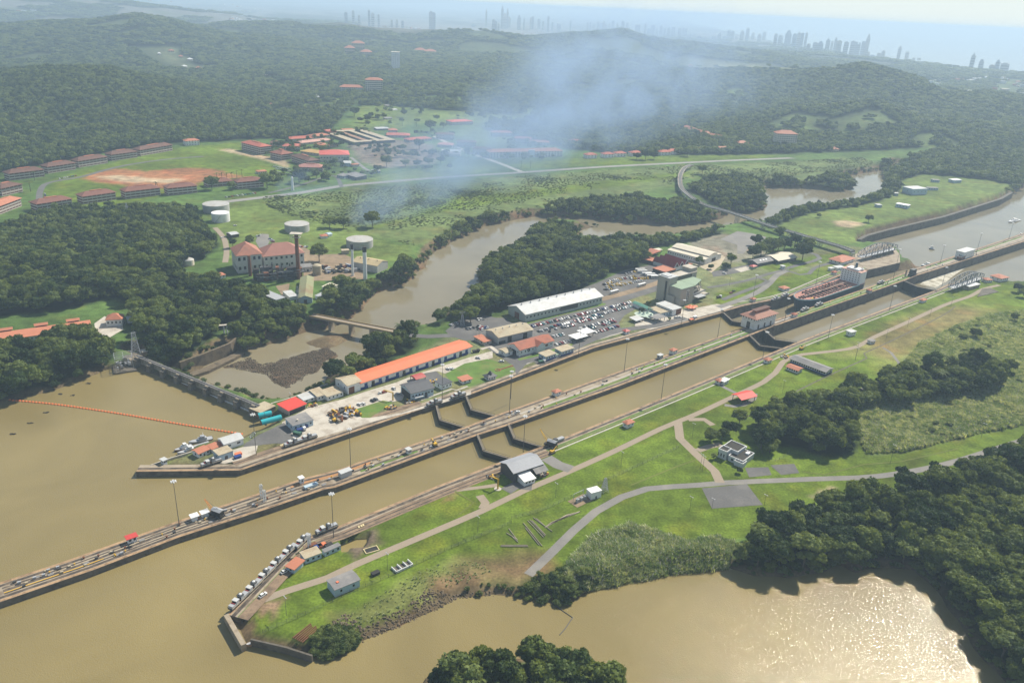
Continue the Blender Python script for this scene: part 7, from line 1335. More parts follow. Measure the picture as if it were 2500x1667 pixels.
p, q = P('j', 620, 1260), P('j', 740, 1160); d = (q-p); L = d.length; pm_ = MB(); pm_.tube((0,0,.3), (L,0,.3), .28, 8); pipem = pm_.mesh('rusty_pipe', RUST)
for k in range(6): o = put('rusty_pipe', pipem, None, (p.x+k*.95-.9, p.y-k*.5, 0), math.atan2(d.y, d.x)+(k-3)*.008); o.scale = (1-.05*(k % 3), 1, 1); tag(o, f'long rust brown pipe lying on the lawn tip, {ordn(k)} from the fence side', 'pipe', 'rust brown pipes on the lawn tip')
cnt = 0
for s, a, b in (('k',(500,780),(630,940)), ('k',(515,815),(610,935)), ('k',(530,765),(640,880)), ('k',(545,760),(650,870)), ('k',(560,765),(655,865)), ('k',(570,745),(700,840)), ('k',(590,750),(665,815)), ('k',(345,935),(530,935)), ('k',(345,942),(532,942)), ('k',(400,820),(460,900)), ('k',(385,850),(450,890)), ('k',(420,870),(465,915))):
    p, q = P(s, *a), P(s, *b); o = MB().tube((0,0,.3), q-p+Vector((0,0,.3)), .24, 7).build('timber_pole', WOOD); o.location = p; tag(o, f'weathered timber pole in the lawn store by the grey lane, {ordn(cnt)} of the stack', 'pole', 'weathered poles in the lawn store'); cnt += 1
for k in range(9):
    p, q = P('k', 650+k*5, 800-k*4+12), P('k', 795+k*12, 715-k*3+12); o = MB().box(0, (q-p).length, -.35, .35, .02, .25+.1*(k % 3)).build('plank', (WOOD, TANR, WOOD)[k % 3]); o.location = p; o.rotation_euler = (0, 0, math.atan2((q-p).y, (q-p).x)); tag(o, f'long pale plank in the lawn timber stack, {ordn(k)} from the fence', 'plank', 'pale planks in the lawn timber stack')
def fence(label, line, h_=2.2, sp=4.0):
    r = thing('chain_fence', label, 'fence', (0, 0, 0)); ln = dens(line, sp); m_ = MB(); [m_.tube((p.x,p.y,0), (p.x,p.y,h_), .07, 4) for p in ln]; m_.build('fence_post', STEEL, r); m_ = MB()
    for i in range(len(ln)-1):
        for z in (.2, .6, 1.0, 1.4, 1.8, h_): m_.tube((ln[i].x,ln[i].y,z), (ln[i+1].x,ln[i+1].y,z), .025, 3)
    m_.build('fence_wire', STEEL, r)
fence('wire fence running along the drain of the near lawn', [P('j',*p) for p in ((400,1222),(640,1120),(1000,950),(1320,815),(1700,640),(2110,470))]+[P('k',*p) for p in ((420,752),(600,705),(830,605),(1160,450),(1570,262))])
fence('wire fence round the back of the white house', zl('l', [(380,550),(460,590),(560,740),(640,780),(740,720)]))
r = thing('substation', 'small fenced substation with grey transformers on gravel in the lawn', 'substation', P('k', 915, 625), YAW); MB().box(-8, 5, -3, 5, -.3, .14).build('gravel_bed', DIRT, r); m_ = MB()
for x in (-5,-2,1): m_.box(x,x+1.8,0,1.6,.1,2.4); m_.tube((x+.4,.8,2.4),(x+.4,.8,3.6),.12,5); m_.tube((x+1.4,.8,2.4),(x+1.4,.8,3.6),.12,5)
m_.build('transformer', GREYM, r); m_ = MB()
for x in (-6,2): m_.tube((x,2.5,0),(x,2.5,5.5),.14,5)
m_.tube((-6,2.5,5.4),(2,2.5,5.4),.14,5); m_.build('frame', GREYM, r)
m_ = MB(); e = [P('k',700,1335,LAKE_Z), P('k',840,1430,LAKE_Z), P('k',790,1505,LAKE_Z), P('k',750,1550,LAKE_Z)]; [m_.tube((e[i].x,e[i].y,LAKE_Z+.1), (e[i+1].x,e[i+1].y,LAKE_Z+.1), .22, 6) for i in range(3)]; tag(m_.build('floating_boom', STEEL), 'thin bent floating boom between the near bank and the islet', 'boom')
r = thing('keyhole_bed', 'orange edged flower bed shaped like a keyhole on the oval lawn', 'flower bed', (0, 0, .2)); a, b = P('p', 545, 1242), P('p', 718, 1190); m_ = MB(); d = (b-a); s_ = Vector((-d.y, d.x, 0)).normalized()*.5
for sg in (1, -1): m_.bar(a+s_*sg+Vector((0,0,.3)), b+s_*sg+Vector((0,0,.3)), .3, .4)
for k in range(12): t0, t1 = k*.52, (k+1)*.52; m_.bar((a.x+2.2*math.cos(t0), a.y+2.2*math.sin(t0), .3), (a.x+2.2*math.cos(t1), a.y+2.2*math.sin(t1), .3), .3, .4)
m_.build('bed_edge', TERRA, r)
for k, (x, y) in enumerate(((1345,405),(1362,398),(1378,391),(2240,1340),(2268,1328),(2290,1318))):
    s = 'r'; p = P(s, x, y+10); o = MB().box(-1, 1, -.5, .5, 0, .35).box(-1, 1, -.4, .4, .35, .5).build('concrete_block', mat('cream_kerb', (.6,.5,.28))); o.location = p; o.rotation_euler = (0, 0, YAW+1.2); tag(o, f'pale yellow concrete block by the {"museum" if k < 3 else "lawn"} recess, {ordn(k % 3)} from the lock', 'block', 'pale yellow blocks by the recesses')
for k, (s, x, y, c_, lb) in enumerate((('t',1750,420,RUST,'rust red bin by the blue workshop'), ('t',1860,445,BLUE,'blue skip beside the blue workshop'), ('t',1930,420,ORANGE,'orange skip near the mast of the lawn side'), ('t',2060,420,BLACK,'dark heap beside the narrow blue store'), ('r',855,520,ORANGE,'orange dinghy beside the boxy hut at the museum tip'), ('r',850,552,BLUE,'blue and red dinghy beside the boxy hut'), ('r',1690,885,PALEB,'pale blue container on the centre wall bend'), ('j',1175,820,BLACK,'dark cart standing by the lamp post near the concrete bays'), ('v',1080,1115,ORANGE,'orange float lying on the museum quay'), ('v',1150,1060,WHITE,'white box on the museum quay'))):
    p = P(s, x, y); r = thing('skip' if k != 6 else 'container', lb, 'skip' if k != 6 else 'container', p, YAW); w_ = 4 if k == 6 else 2; MB().box(-w_, w_, -1.2, 1.2, .1, 1.4).build('body', c_, r); MB().box(-w_-.1, w_+.1, -1.3, 1.3, 1.4, 1.55).build('rim', c_, r)
# foam in the tail of the lower gate
FOAM = mat('foam', (.48,.45,.36), .8, .3, .25, 1.2, stain=(.2,.17,.1), stain_amt=.9, stain_sc=.12)
fp = [un(x, y, SEA_Z+.06) for x, y in ((2246,694),(2285,702),(2310,688),(2330,672),(2370,645),(2400,625),(2395,618),(2350,640),(2300,662),(2262,680))]; m_ = MB(); m_.add([tuple(v) for v in fp], [tuple(range(len(fp)))]); o = m_.build('foam', FOAM); tag(o, 'churning white foam below the lower gate of the lawn lane', None, kind='stuff')
# ------------------------------------------------------------ power station, tanks, pump house
def tank(label, c, r, h, wm, rm, dome=False, rib=True):
    root = thing('storage_tank', label, 'storage tank', (c.x, c.y, 0)); m_ = MB(); m_.lathe([(r, -.5), (r, h)], 40); m_.build('shell', wm, root); m_ = MB(); m_.lathe([(r*1.01, h), (r*.99, h+.25)]+([(r*.6, h+r*.28), (r*.1, h+r*.38)] if dome else [(.2, h+r*.05)]), 40); m_.build('roof', rm, root)
    m_ = MB(); [m_.cbox((r*1.03*math.cos(a), r*1.03*math.sin(a), 0), (.5, .5, 0.1)) for a in ()]
    if rib:
        for z in (h*.33, h*.66): m_ = MB(); m_.lathe([(r+.02, z-.06), (r+.1, z), (r+.02, z+.06)], 40); m_.build('hoop', wm, root)
        m_ = MB(); n = 10
        for k in range(n): a0, a1 = -1.9+k*.08, -1.9+(k+1)*.08; m_.tube(((r+.5)*math.cos(a0), (r+.5)*math.sin(a0), h*k/n), ((r+.5)*math.cos(a1), (r+.5)*math.sin(a1), h*(k+1)/n), .3, 4)
        m_.build('stair', GREYM, root)
    return root
TG = mat('tank_grey', (.38,.38,.36), .6, .1, .1, .5, stain=(.3,.28,.24), stain_amt=.4); TGR = mat('tank_roof', (.42,.41,.38), .6, .1, .1, .5, stain=(.3,.26,.2), stain_amt=.5)
tank('wide grey oil tank standing behind the two white chimneys', P('n', 1686, 380), 15.2, 8.5, TG, TGR); tank('wide grey oil tank at the middle of the lawn behind the power station', P('n', 967, 200), 14.6, 8.5, TG, TGR); tank('wide grey oil tank right behind the tall white one', P('d', 1490, 324), 16.5, 9.5, TG, TGR); tank('narrower pure white tank in front of a grey one', P('d', 1522, 393), 10.8, 10.5, WHITE, WHITE)
tank('small squat pale tank with a domed roof half hidden by the wood', P('d', 1300, 695), 5.6, 5.5, CREAM, TGR, True, False); tank('tan silo with a rounded top in the power station yard', P('n', 1198, 705), 4.6, 9.5, TANR, TANR, True, False)
for k, (s, pts) in enumerate((('n', ((640,110),(800,120))), ('n', ((1140,100),(1230,180))), ('n', ((1860,290),(2110,340))), ('n', ((1830,470),(2290,520))))): pass
bz('power station hall with a tall white front and an orange red hipped roof', 'n', (288,697), (572,668), 30, 19, roof='hip', rh=9, ov=1, rm=mat('muted_tile', (.37,.16,.105), .8, .18, .2, 1, stain=(.25,.13,.1), stain_amt=.6), wm=mat('offwhite_wall', (.58,.56,.52), .8, .12), name='power_hall', cat='power station', win=(5, 4), floors=2, ww=2.4, wh=3.4, sides=(0,))
bz('long power station wing with a faded brown red hipped roof', 'n', (592,652), (1052,604), 28, 14.5, roof='hip', rh=9, ov=1, rm=mat('faded_brick_tile', (.34,.16,.12), .8, .15, .15, 1), wm=mat('offwhite_wall', (.58,.56,.52)), name='power_hall', cat='power station', win=(8, 4), floors=2, ww=2.2, wh=2.4, sides=(0,))
def stack(label, s, b, t, r, mt, cap=None, capm=None):
    p = P(s, *b); o_ = ZO[s]; h_ = topz(p, o_[0]+t[0]/o_[2], o_[1]+t[1]/o_[2]); root = thing('chimney', label, 'chimney', p); MB().tube((0,0,-.5), (0,0,h_), r*1.05, 14, 0, r*.95).build('shaft', mt, root)
    if capm: MB().tube((0,0,h_*.86 if cap == 'band' else h_-.3), (0,0,h_+.6), r*1.12, 14).build('top_band', capm, root)
    if cap == 'platform': m_ = MB(); m_.box(-r*3, r*3, -r*2, r*2, h_+.6, h_+1.2); m_.box(-r*2, r*2, -r*1.4, r*1.4, h_-3, h_-2.6); m_.build('platform', CONCL, root)
stack('rust red chimney in front of the power hall, standing alone', 'n', (430,722), (422,490), 1.6, RUST); stack('rust red chimney at the corner of the power hall, taller of two', 'n', (516,640), (510,482), 1.6, RUST); stack('thin rust red chimney at the corner of the power hall, shorter of two', 'n', (551,632), (548,508), 1.2, RUST)
stack('tallest rust black chimney carrying a pale platform on top', 'n', (985,758), (968,245), 1.9, RUST, 'platform', BLACK); stack('thinner white chimney with a black tip beside the arched shed', 'n', (1606,722), (1600,365), 1.3, WHITE, 'band', BLACK); stack('thicker white chimney with a black tip beside the arched shed', 'n', (1748,762), (1744,395), 1.9, WHITE, 'band', BLACK)
bo = thing('boiler_plant', 'blackened mass of boilers, ducts and catwalks in front of the power station', 'boiler plant', P('n', 760, 740), .3)
for k in range(16):
    m_ = MB(); x = -21+k*2.7+random.uniform(-1, 1); y = random.uniform(-8, 2); w_ = random.uniform(1.5, 4); h_ = random.uniform(5, 14); m_.box(x-w_, x+w_, y-3, y+3, -.5, h_); m_.box(x-w_*.6, x+w_*.3, y-3.8, y-3, 0, h_*.6); m_.build('boiler', (BLACK, BLACK, STEEL, RUST)[k % 4], bo)
    m_ = MB(); z = random.uniform(3, 11); x2 = x+random.uniform(5, 14); m_.tube((x, y-4.5, z), (x2, y-4.5+random.uniform(-2, 2), z+random.uniform(-2, 2)), random.uniform(.3, .8), 6); m_.build('duct', (STEEL, GREYM, BLACK)[k % 3], bo)
    m_ = MB(); z = 2.5+(k % 4)*2.6; m_.box(x-4, x+4, -12, -10.5, z, z+.2); [m_.tube((x+q, -11.9, z), (x+q, -11.9, z+1.1), .07, 4) for q in (-4, -2, 0, 2, 4)]; m_.build('catwalk', STEEL, bo)
for x in (-14, -6, 3, 11): MB().tube((x, -1, 6), (x, -1, random.uniform(13, 17)), .6, 8).build('flue', STEEL, bo)
yd = thing('machinery_yard', 'cluttered yard of dark pipes and machinery under the white chimneys', 'machinery', P('n', 1430, 660), .3)
for mt in (STEEL, BLACK, RUST, GREYM, BLUE, TANR):
    for k in range(9):
        m_ = MB(); m_.tf = Matrix.Translation((random.uniform(-24,24), random.uniform(-10,10), 0)) @ Matrix.Rotation(random.uniform(0,3), 4, 'Z'); w_ = random.uniform(1,3.5); m_.box(-w_, w_, -1, 1, -.2, random.uniform(1,4)); m_.tube((-w_,0,.8), (w_,0,.8), 1.1, 6); m_.build('machine_block', mt, yd)
pad('yard', zl('n', [(600,380),(1000,360),(1180,480),(1500,470),(1760,600),(1760,760),(1300,780),(1040,780),(1040,620)]), DIRT, 'brown dirt yard of the power station'); pad('yard', zl('n', [(720,840),(880,810),(860,950),(800,960)]), DIRT, 'bare sandy patch between the grey and the green roofs'); pad('car_park', zl('n', [(510,265),(560,240),(640,245),(650,330),(600,420),(540,420),(490,330)]), GRAVEL, 'gravel car park behind the power hall')
bz('big shed with a curved tan roof and grey end wall by the river', 'n', (1600,640), (1888,694), dd('n', (1888,690), (2050,640)), 8, roof='gable', rh=3, ov=.3, rm=mat('tan_roof', (.45,.36,.2), .8, .15, .08, 1), wm=mat('grey_wall', (.42,.42,.4)), name='boiler_shed', cat='shed', extra=vents(3, y=.4, rh=2.4, mt=STEEL))
bz('long store under a mossy green and tan gable roof below the boilers', 'n', (985,1036), (1140,1032), dd('n', (1140,1000), (1175,760), 5), 5, roof='gabley', rh=2.4, ov=.6, rm=mat('mossy_roof', (.25,.26,.14), .85, .15, .05, .6, stain=(.22,.15,.08), stain_amt=.8, stain_sc=.05), wm=PALEB, name='store', cat='store', win=(0, 8), door=3)
bz('low lean-to with a tan and silver roof beside the mossy store', 'n', (880,1005), (975,990), 18, 3.2, roof='flat', ov=.3, rm=GREYL, name='lean_to', cat='lean-to')
bz('plain grey flat roofed shed on the slope by the sandy patch', 'n', (728,1040), (830,1012), dd('n', (730,1022), (640,866), 3.5), 3.5, roof='flat', ov=.5, rm=GREYM, name='shed', cat='shed', wm=CONCL)
bz('small shed with a white and tan roof near the river bushes', 'n', (1345,905), (1432,862), 9, 3.5, roof='shed', rh=.5, rm=CREAM, name='shed', cat='shed'); bz('small grey roofed shed in the river bushes', 'n', (1245,1000), (1330,960), 7, 3, roof='shed', rh=.4, rm=GREYM, name='shed', cat='shed'); bz('white workshop block beside the tan silo', 'n', (1030,680), (1150,668), 10, 5, roof='shed', rh=.5, rm=GREYR, wm=WHITE, name='workshop', cat='workshop', win=(3, 1), door=2)
bz('white roofed hut beside the lane above the power hall', 'n', (215,290), (300,275), 12, 4, roof='gable', rh=1.2, rm=GREYL, wm=STEEL, name='hut', cat='hut'); bz('orange red roofed hut on the tank lawn', 'n', (1245,296), (1320,290), 8, 3, roof='hip', rh=1.4, rm=TERRA, name='hut', cat='hut'); bz('pale blue roofed hut touching the orange one on the tank lawn', 'n', (1330,275), (1370,265), 7, 3, roof='gable', rh=1, rm=PALEB, name='hut', cat='hut'); bz('tan box hut below the right hand tank', 'n', (1485,475), (1565,470), 6, 4, roof='flat', rm=TANR, wm=TANR, name='hut', cat='hut'); bz('terracotta roofed cottage in the trees before the power hall', 'd', (1505,795), (1555,785), 8, 3.6, roof='hip', rh=1.8, rm=TERRA, name='cottage', cat='house', win=(2, 1))
def roofvents3(r, L, D, h):
    for x in (-L*.22, L*.08, L*.36): m_ = MB(); m_.box(x-4, x+4, D*.55, D*.85, h+2.6, h+4.4); m_.build('vent_house', BLACK, r); m_ = MB(); m_.add([(x-5,D*.5,4.3+h),(x+5,D*.5,4.3+h),(x+5,D*.9,4.3+h),(x-5,D*.9,4.3+h),(x-5,D*.7,5.4+h),(x+5,D*.7,5.4+h)], [(0,1,5,4),(2,3,4,5),(3,0,4),(1,2,5)]); m_.build('vent_roof', TERRA, r)
bz('very long white pump house with an orange tiled roof and three dark roof vents', 'd', (-180,1285), (632,1166), 16, 5.5, roof='gable', rh=3.4, ov=.8, rm=mat('pump_tile', (.55,.21,.12), .75, .12, .2, 2), name='pump_house', cat='pump house', win=(30, 2), extra=roofvents3)
bz('small white villa with a steep orange red roof and arched openings above the pump house', 'd', (735,1122), (845,1116), 11, 6.5, roof='hip', rh=3.6, ov=.6, rm=TERRA, name='villa', cat='house', win=(4, 2), ww=1.4, wh=1.8, sides=(0,)); bz('low pale grey hut beside the small white villa', 'd', (880,1098), (956,1088), 7, 3.4, roof='flat', rm=GREYL, name='hut', cat='hut')
pad('yard', zl('d', [(650,1100),(720,1050),(840,1090),(850,1140),(700,1230),(660,1200)]), CONCL, 'pale drive round the small white villa'); bz('little flat roofed valve hut at the end of the weir', 'z', (390,440), (455,425), 5, 3, roof='flat', rm=CONCL, wm=CONC, name='valve_hut', cat='hut')
t = thing('concrete_shelter', 'thin concrete slab on two white posts above the stone river wall', 'shelter', P('d', 1555, 1165), .35); MB().box(-8, 8, -1.4, 1.4, 7, 7.5).build('slab', CONCL, t); MB().tube((-1.2,0,0), (-1.2,0,7), .6, 10).build('post', WHITE, t); MB().tube((1.2,0,0), (1.2,0,7), .6, 10).build('post', WHITE, t)
p = P('d', 2015, 182); t = thing('beacon', 'slim white beacon tower at the edge of the marsh', 'beacon', p); hb_ = 17; MB().lathe([(2.2,-.5),(1.5,hb_),(2.0,hb_+.1),(2.0,hb_+.8)], 12).build('shaft', WHITE, t); MB().lathe([(1.1,hb_+.8),(1.1,hb_+2.4),(.1,hb_+3.4)], 10).build('lantern', WHITE, t)
# ------------------------------------------------------------ the town: three storey barracks and red roofs
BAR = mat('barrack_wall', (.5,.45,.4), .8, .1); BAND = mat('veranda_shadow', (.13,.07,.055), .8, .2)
def barrack(label, s, a, b, D, floors=3, rm=BROWNT, fh=3.6, wm=BAR, rh=4, name='barrack', **k):
    h = floors*fh
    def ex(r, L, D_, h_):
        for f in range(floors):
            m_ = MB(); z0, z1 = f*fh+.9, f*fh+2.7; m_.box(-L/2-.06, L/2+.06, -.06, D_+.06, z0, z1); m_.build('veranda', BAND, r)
        m_ = MB(); nn = max(3, int(L/6))
        for q in range(nn+1): x = -L/2+L*q/nn; MB().box(x-.25, x+.25, -.2, -.07, 0, h_).build('pilaster', wm, r)
        m_ = MB(); m_.box(-L*.18, L*.18, D_*.42, D_*.58, h_+rh*.75, h_+rh*1.06); m_.build('roof_ridge', TERRA, r)
    return bz(label, s, a, b, D, h, roof='hip', rh=rh, ov=1.6, rm=rm, wm=wm, name=name, cat='barrack', extra=ex, group='brown roofed barracks round the wide lawn', **k)
for k, (a, b) in enumerate((((70,1246),(308,1216)), ((335,1197),(522,1168)), ((545,1156),(742,1124)), ((772,1110),(946,1086)), ((970,1076),(1188,1038)))): barrack(f'three storey brown roofed barrack of the curved row, {ordn(k)} from the outer end', 'a', a, b, 17)
bz('white villa with arched ground floor and a tan roof at the forest edge', 'a', (1280,1006), (1376,1000), 14, 9, roof='hip', rh=3, ov=1, rm=TERRA, name='villa', cat='house', win=(5, 2), floors=3, wm=WHITE)
REDB = mat('brick_tile', (.42,.12,.08), .8, .15, .2, 1)
barrack('long four storey barrack with a brick red roof facing the sandy road', 'w', (122,262), (300,308), 22, 4, REDB); barrack('three storey block with a brown red roof behind the sandy road', 'w', (395,338), (500,362), 24, 3, mat('brown_red_tile', (.26,.1,.07)), rh=5); barrack('long pale barrack with a dark brown roof beside the bright car ranks', 'w', (598,372), (760,425), 20, 3); barrack('two storey hall with a pinkish roof in front of the dark brown barrack', 'w', (662,462), (890,468), 18, 2, mat('pink_tile', (.4,.18,.14)))
for k, (a, b, f_) in enumerate((((262,1462),(500,1424),3), ((575,1408),(800,1376),3), ((868,1372),(1105,1344),3), ((1160,1348),(1358,1328),3), ((1432,1292),(1600,1276),2), ((1640,1304),(1816,1288),3))): barrack(f'brown roofed barrack of the row along the wood, {ordn(k)} from the outer end', 'a', a, b, 17, f_, mat('umber_tile', (.2,.09,.065), .85, .2, .2, 1.5))
barrack('orange brown roofed barrack at the corner by the palms, nearer the wood', 'a', (0,1478), (150,1420), 16, 3, mat('rust_tile', (.42,.17,.1))); barrack('brown barrack with a red brick side at the corner by the palms', 'a', (18,1352), (158,1320), 20, 3, BROWNT)
bz('gymnasium with a vast bright red roof over pale walls', 'w', (870,372), (1150,372), 42, 12, roof='hip', rh=5, ov=1, rm=mat('coral_roof', (.56,.11,.08), .7, .06), wm=CREAM, name='gymnasium', cat='hall', win=(10, 4), ww=3, wh=2)
_tr = [('w',(682,296),(860,320),26,5,mat('straw_roof',(.5,.32,.12)),'long shed with a streaky yellow roof behind the gymnasium'), ('w',(515,255),(680,255),24,6,REDB,'brown red hall with a white gable behind the four storey barrack'), ('w',(395,225),(520,225),20,6,BROWNT,'dark brown hall peeping over the four storey barrack'), ('w',(828,240),(932,238),20,5,TERRA,'small orange two tier roof among the town sheds'), ('w',(960,236),(1040,234),18,4,TERRA,'small flat orange roof next to the two tier roof'), ('w',(585,186),(800,172),22,6,REDB,'long dull red roof at the forest edge, nearer the barracks'), ('w',(805,160),(960,142),20,6,TERRA,'long orange roof at the forest edge'), ('w',(690,214),(985,182),18,4,mat('pale_pink_roof',(.52,.3,.24)),'long pale pink roof in front of the orange one'),
    ('w',(1505,140),(1725,146),30,5,REDB,'low red roof beside the courtyard building'), ('w',(1530,112),(1610,112),16,9,TERRA,'raised red block on the low red roof beside the courtyard'), ('w',(1722,188),(1940,172),20,5,REDB,'long low red roof along the pale street'), ('b',(790,1010),(925,1016),18,10,BROWNT,'three storey brown block on the pale street, nearer the lawn square'), ('b',(900,1058),(1035,1066),18,10,BROWNT,'three storey brown block on the pale street, nearer the arched block'), ('b',(650,958),(775,962),20,10,BROWNT,'three storey brown block beside the round green tree'), ('b',(1035,942),(1172,944),20,9,REDB,'red roofed block above the green square'), ('b',(1188,985),(1300,992),20,10,REDB,'red roofed block at the corner of the green square, left one'), ('b',(1300,1002),(1430,1006),20,7,TERRA,'red roofed block at the corner of the green square, long one'), ('b',(660,1012),(760,1018),22,5,mat('rose_roof',(.5,.22,.18)),'rose roofed hall beside the pale street'), ('b',(760,868),(905,862),30,9,mat('coral_roof',(.56,.11,.08)),'big red roofed hall on the golf lawn'), ('b',(1560,1000),(1650,1006),16,9,REDB,'red roofed house at the wood by the highway')]
for s, a, b, D, h, rm, lb in _tr: bz(lb, s, a, b, D, h, roof='hip', rh=3, ov=1, rm=rm, wm=BAR, name='town_house', cat='house', win=(6, 2), ww=2, floors=2 if h > 6 else 1, sides=(0,))
ab = bz('long three storey block with a salmon roof, white gable and arcades by the highway', 'b', (1020,1090), (1520,1078), 22, 11, roof='hip', rh=4, ov=1, rm=mat('salmon_tile', (.45,.18,.11)), wm=CREAM, name='arcade_block', cat='building', win=(24, 2), floors=3, ww=2.2, wh=2, extra=lambda r, L, D, h: MB().box(L*.02, L*.1, -2, 0, 0, h+3).build('gable', WHITE, r))
# courtyard building
ca_, cb_ = P('w', 1190, 215), P('w', 1592, 190); cy = thing('courtyard_building', 'sprawling building of tan roofs round narrow dark courtyards', 'building', ca_, math.atan2((cb_-ca_).y, (cb_-ca_).x)); CL = (cb_-ca_).length; CDp = 150
for nm, x0, x1, y0, y1 in (('wing',0,CL,0,16), ('wing',0,16,16,CDp), ('wing',16,CL,CDp-16,CDp), ('wing',CL-16,CL,16,CDp-16), ('wing',CL*.3,CL*.42,16,CDp-16), ('wing',CL*.58,CL*.7,16,CDp-16)):
    MB().box(x0+.5, x1-.5, y0+.5, y1-.5, -.5, 5).build('wing_wall', STEEL, cy); MB().box(x0, x1, y0, y1, 5, 5.6).build('wing_roof', TANR if nm and x0 != CL*.3 else mat('brown_metal', (.3,.17,.1)), cy)
MB().box(0, 20, CDp-30, CDp-2, 5.7, 9).build('end_roof', REDB, cy)
for k, (x, y) in enumerate(((1690,1093),(1808,1088),(1892,1082),(2000,1078),(2198,1072),(2256,1064))): bz(f'small red roofed white house of the row facing the highway, {ordn(k)} from the town', 'b', (x, y), (x+68, y-3), 14, 7, roof='hip', rh=3, ov=1, rm=REDB, name='villa', cat='house', win=(3, 2), floors=2, ww=2, group='red roofed houses facing the highway')
for lb, s, a, b, D, h, rm, wm in (('grey white sheds behind the blue smoke by the pale street', 'b', (690,1066), (820,1070), 26, 5, GREYL, CREAM), ('grey gabled shed in front of those pale sheds', 'b', (740,1078), (815,1082), 14, 5, GREYR, CREAM), ('blue grey flat roofed block beside the highway lawn', 'w', (1030,524), (1100,536), 14, 4, GREYR, PALEB), ('dark roofed office beside the highway lawn', 'w', (1105,520), (1215,552), 20, 5, GREYR, STEEL), ('long pale trailer shed on the highway lawn', 'w', (1378,486), (1445,482), 8, 4, GREYL, PALEB), ('red flat canopy by the palms of the red field', 'w', (275,492), (360,486), 12, 4, TERRA, CREAM), ('white building site hut by the gymnasium', 'w', (1090,418), (1160,420), 14, 6, GREYL, PALEB), ('low orange hut by the gymnasium', 'w', (1185,424), (1245,418), 9, 4, TERRA, CREAM), ('white roofed shed on the street above the courtyard building', 'w', (1410,76), (1530,72), 16, 4, GREYL, STEEL), ('orange roof among palms above the courtyard building', 'w', (1090,86), (1195,82), 16, 4, TERRA, CREAM),
    ('grey club house on the golf lawn', 'b', (300,828), (350,826), 12, 4, GREYR, CREAM), ('white hut on the golf lawn', 'b', (345,770), (388,766), 10, 4, GREYL, WHITE), ('dark kiosk on the golf lawn', 'b', (312,740), (350,736), 12, 4, GREYR, STEEL)): bz(lb, s, a, b, D, h, roof='hip' if rm in (TERRA,) else 'shed', rh=1.2, ov=.6, rm=rm, wm=wm, name='shed', cat='shed', win=(4, 1))
bz('white seven storey hotel with an orange red hipped roof', 'c', (640,1018), (778,1024), 26, 31, roof='hip', rh=6, ov=1.5, rm=TERRA, name='hotel', cat='hotel', win=(9, 4), floors=7, ww=2.6, wh=2, wm=CREAM)
for k, (a, b, h) in enumerate((((-5,905),(75,935),12), ((75,930),(165,950),10), ((160,955),(265,975),9), ((385,1022),(450,1020),11), ((220,1050),(340,1048),7), ((30,1056),(140,1052),6), ((1030,1050),(1075,1050),7))): bz(f'salmon roofed resort block in the trees by the hotel, {ordn(k)} from the town', 'c', a, b, 16, h, roof='hip', rh=4, ov=1, rm=TERRA, wm=CREAM, name='resort_block', cat='house', win=(7, 2), floors=2, ww=2, group='salmon roofed resort blocks by the hotel')
# buildings on the hills
def onhill(label, s, a, b, D, h, **k):
    o_ = ZO[s]; p = hit(o_[0]+a[0]/o_[2], o_[1]+a[1]/o_[2]); q = hit(o_[0]+b[0]/o_[2], o_[1]+b[1]/o_[2]); d = Vector((q.x-p.x, q.y-p.y, 0)); r_ = math.hypot(p.x, p.y)
    q = atdist(o_[0]+b[0]/o_[2], o_[1]+b[1]/o_[2], r_); return building(label, Vector((p.x,p.y,0)), Vector((q.x,q.y,0)), D, h, z=p.z-1, **k)
onhill('grey round cornered tower block standing alone above the trees', 'b', (342,482), (402,482), 34, 66, roof='flat', ov=.5, rm=CREAM, wm=WHITE, name='tower_block', cat='tower', win=(5, 4), floors=9, ww=2.4, wh=1.6)
onhill('white eight storey apartment block with orange roofs at the golf lawn', 'b', (165,652), (284,655), 26, 42, roof='hip', rh=6, ov=1, rm=TERRA, wm=CREAM, name='apartment_block', cat='apartments', win=(9, 3), floors=8, ww=4, wh=3)
onhill('lower pale green apartment block with orange roofs beside the tall one', 'b', (-10,652), (148,642), 24, 22, roof='hip', rh=6, ov=1, rm=TERRA, wm=mat('mint_wall', (.45,.55,.48)), name='apartment_block', cat='apartments', win=(12, 3), floors=5, ww=4, wh=3)
for k, (a, b, h) in enumerate((((22,384),(92,382),34), ((70,366),(160,362),44), ((130,392),(210,388),22), ((500,372),(580,370),20), ((570,378),(652,380),18))): onhill(f'tan hillside mansion of the ridge estate, {ordn(k)} from the forest', 'b', a, b, 40, h, roof='hip', rh=10, ov=1, rm=TERRA, wm=TANR, name='mansion', cat='house', win=(6, 2), floors=3, ww=5, wh=4, group='tan mansions of the ridge estate')
k = 0
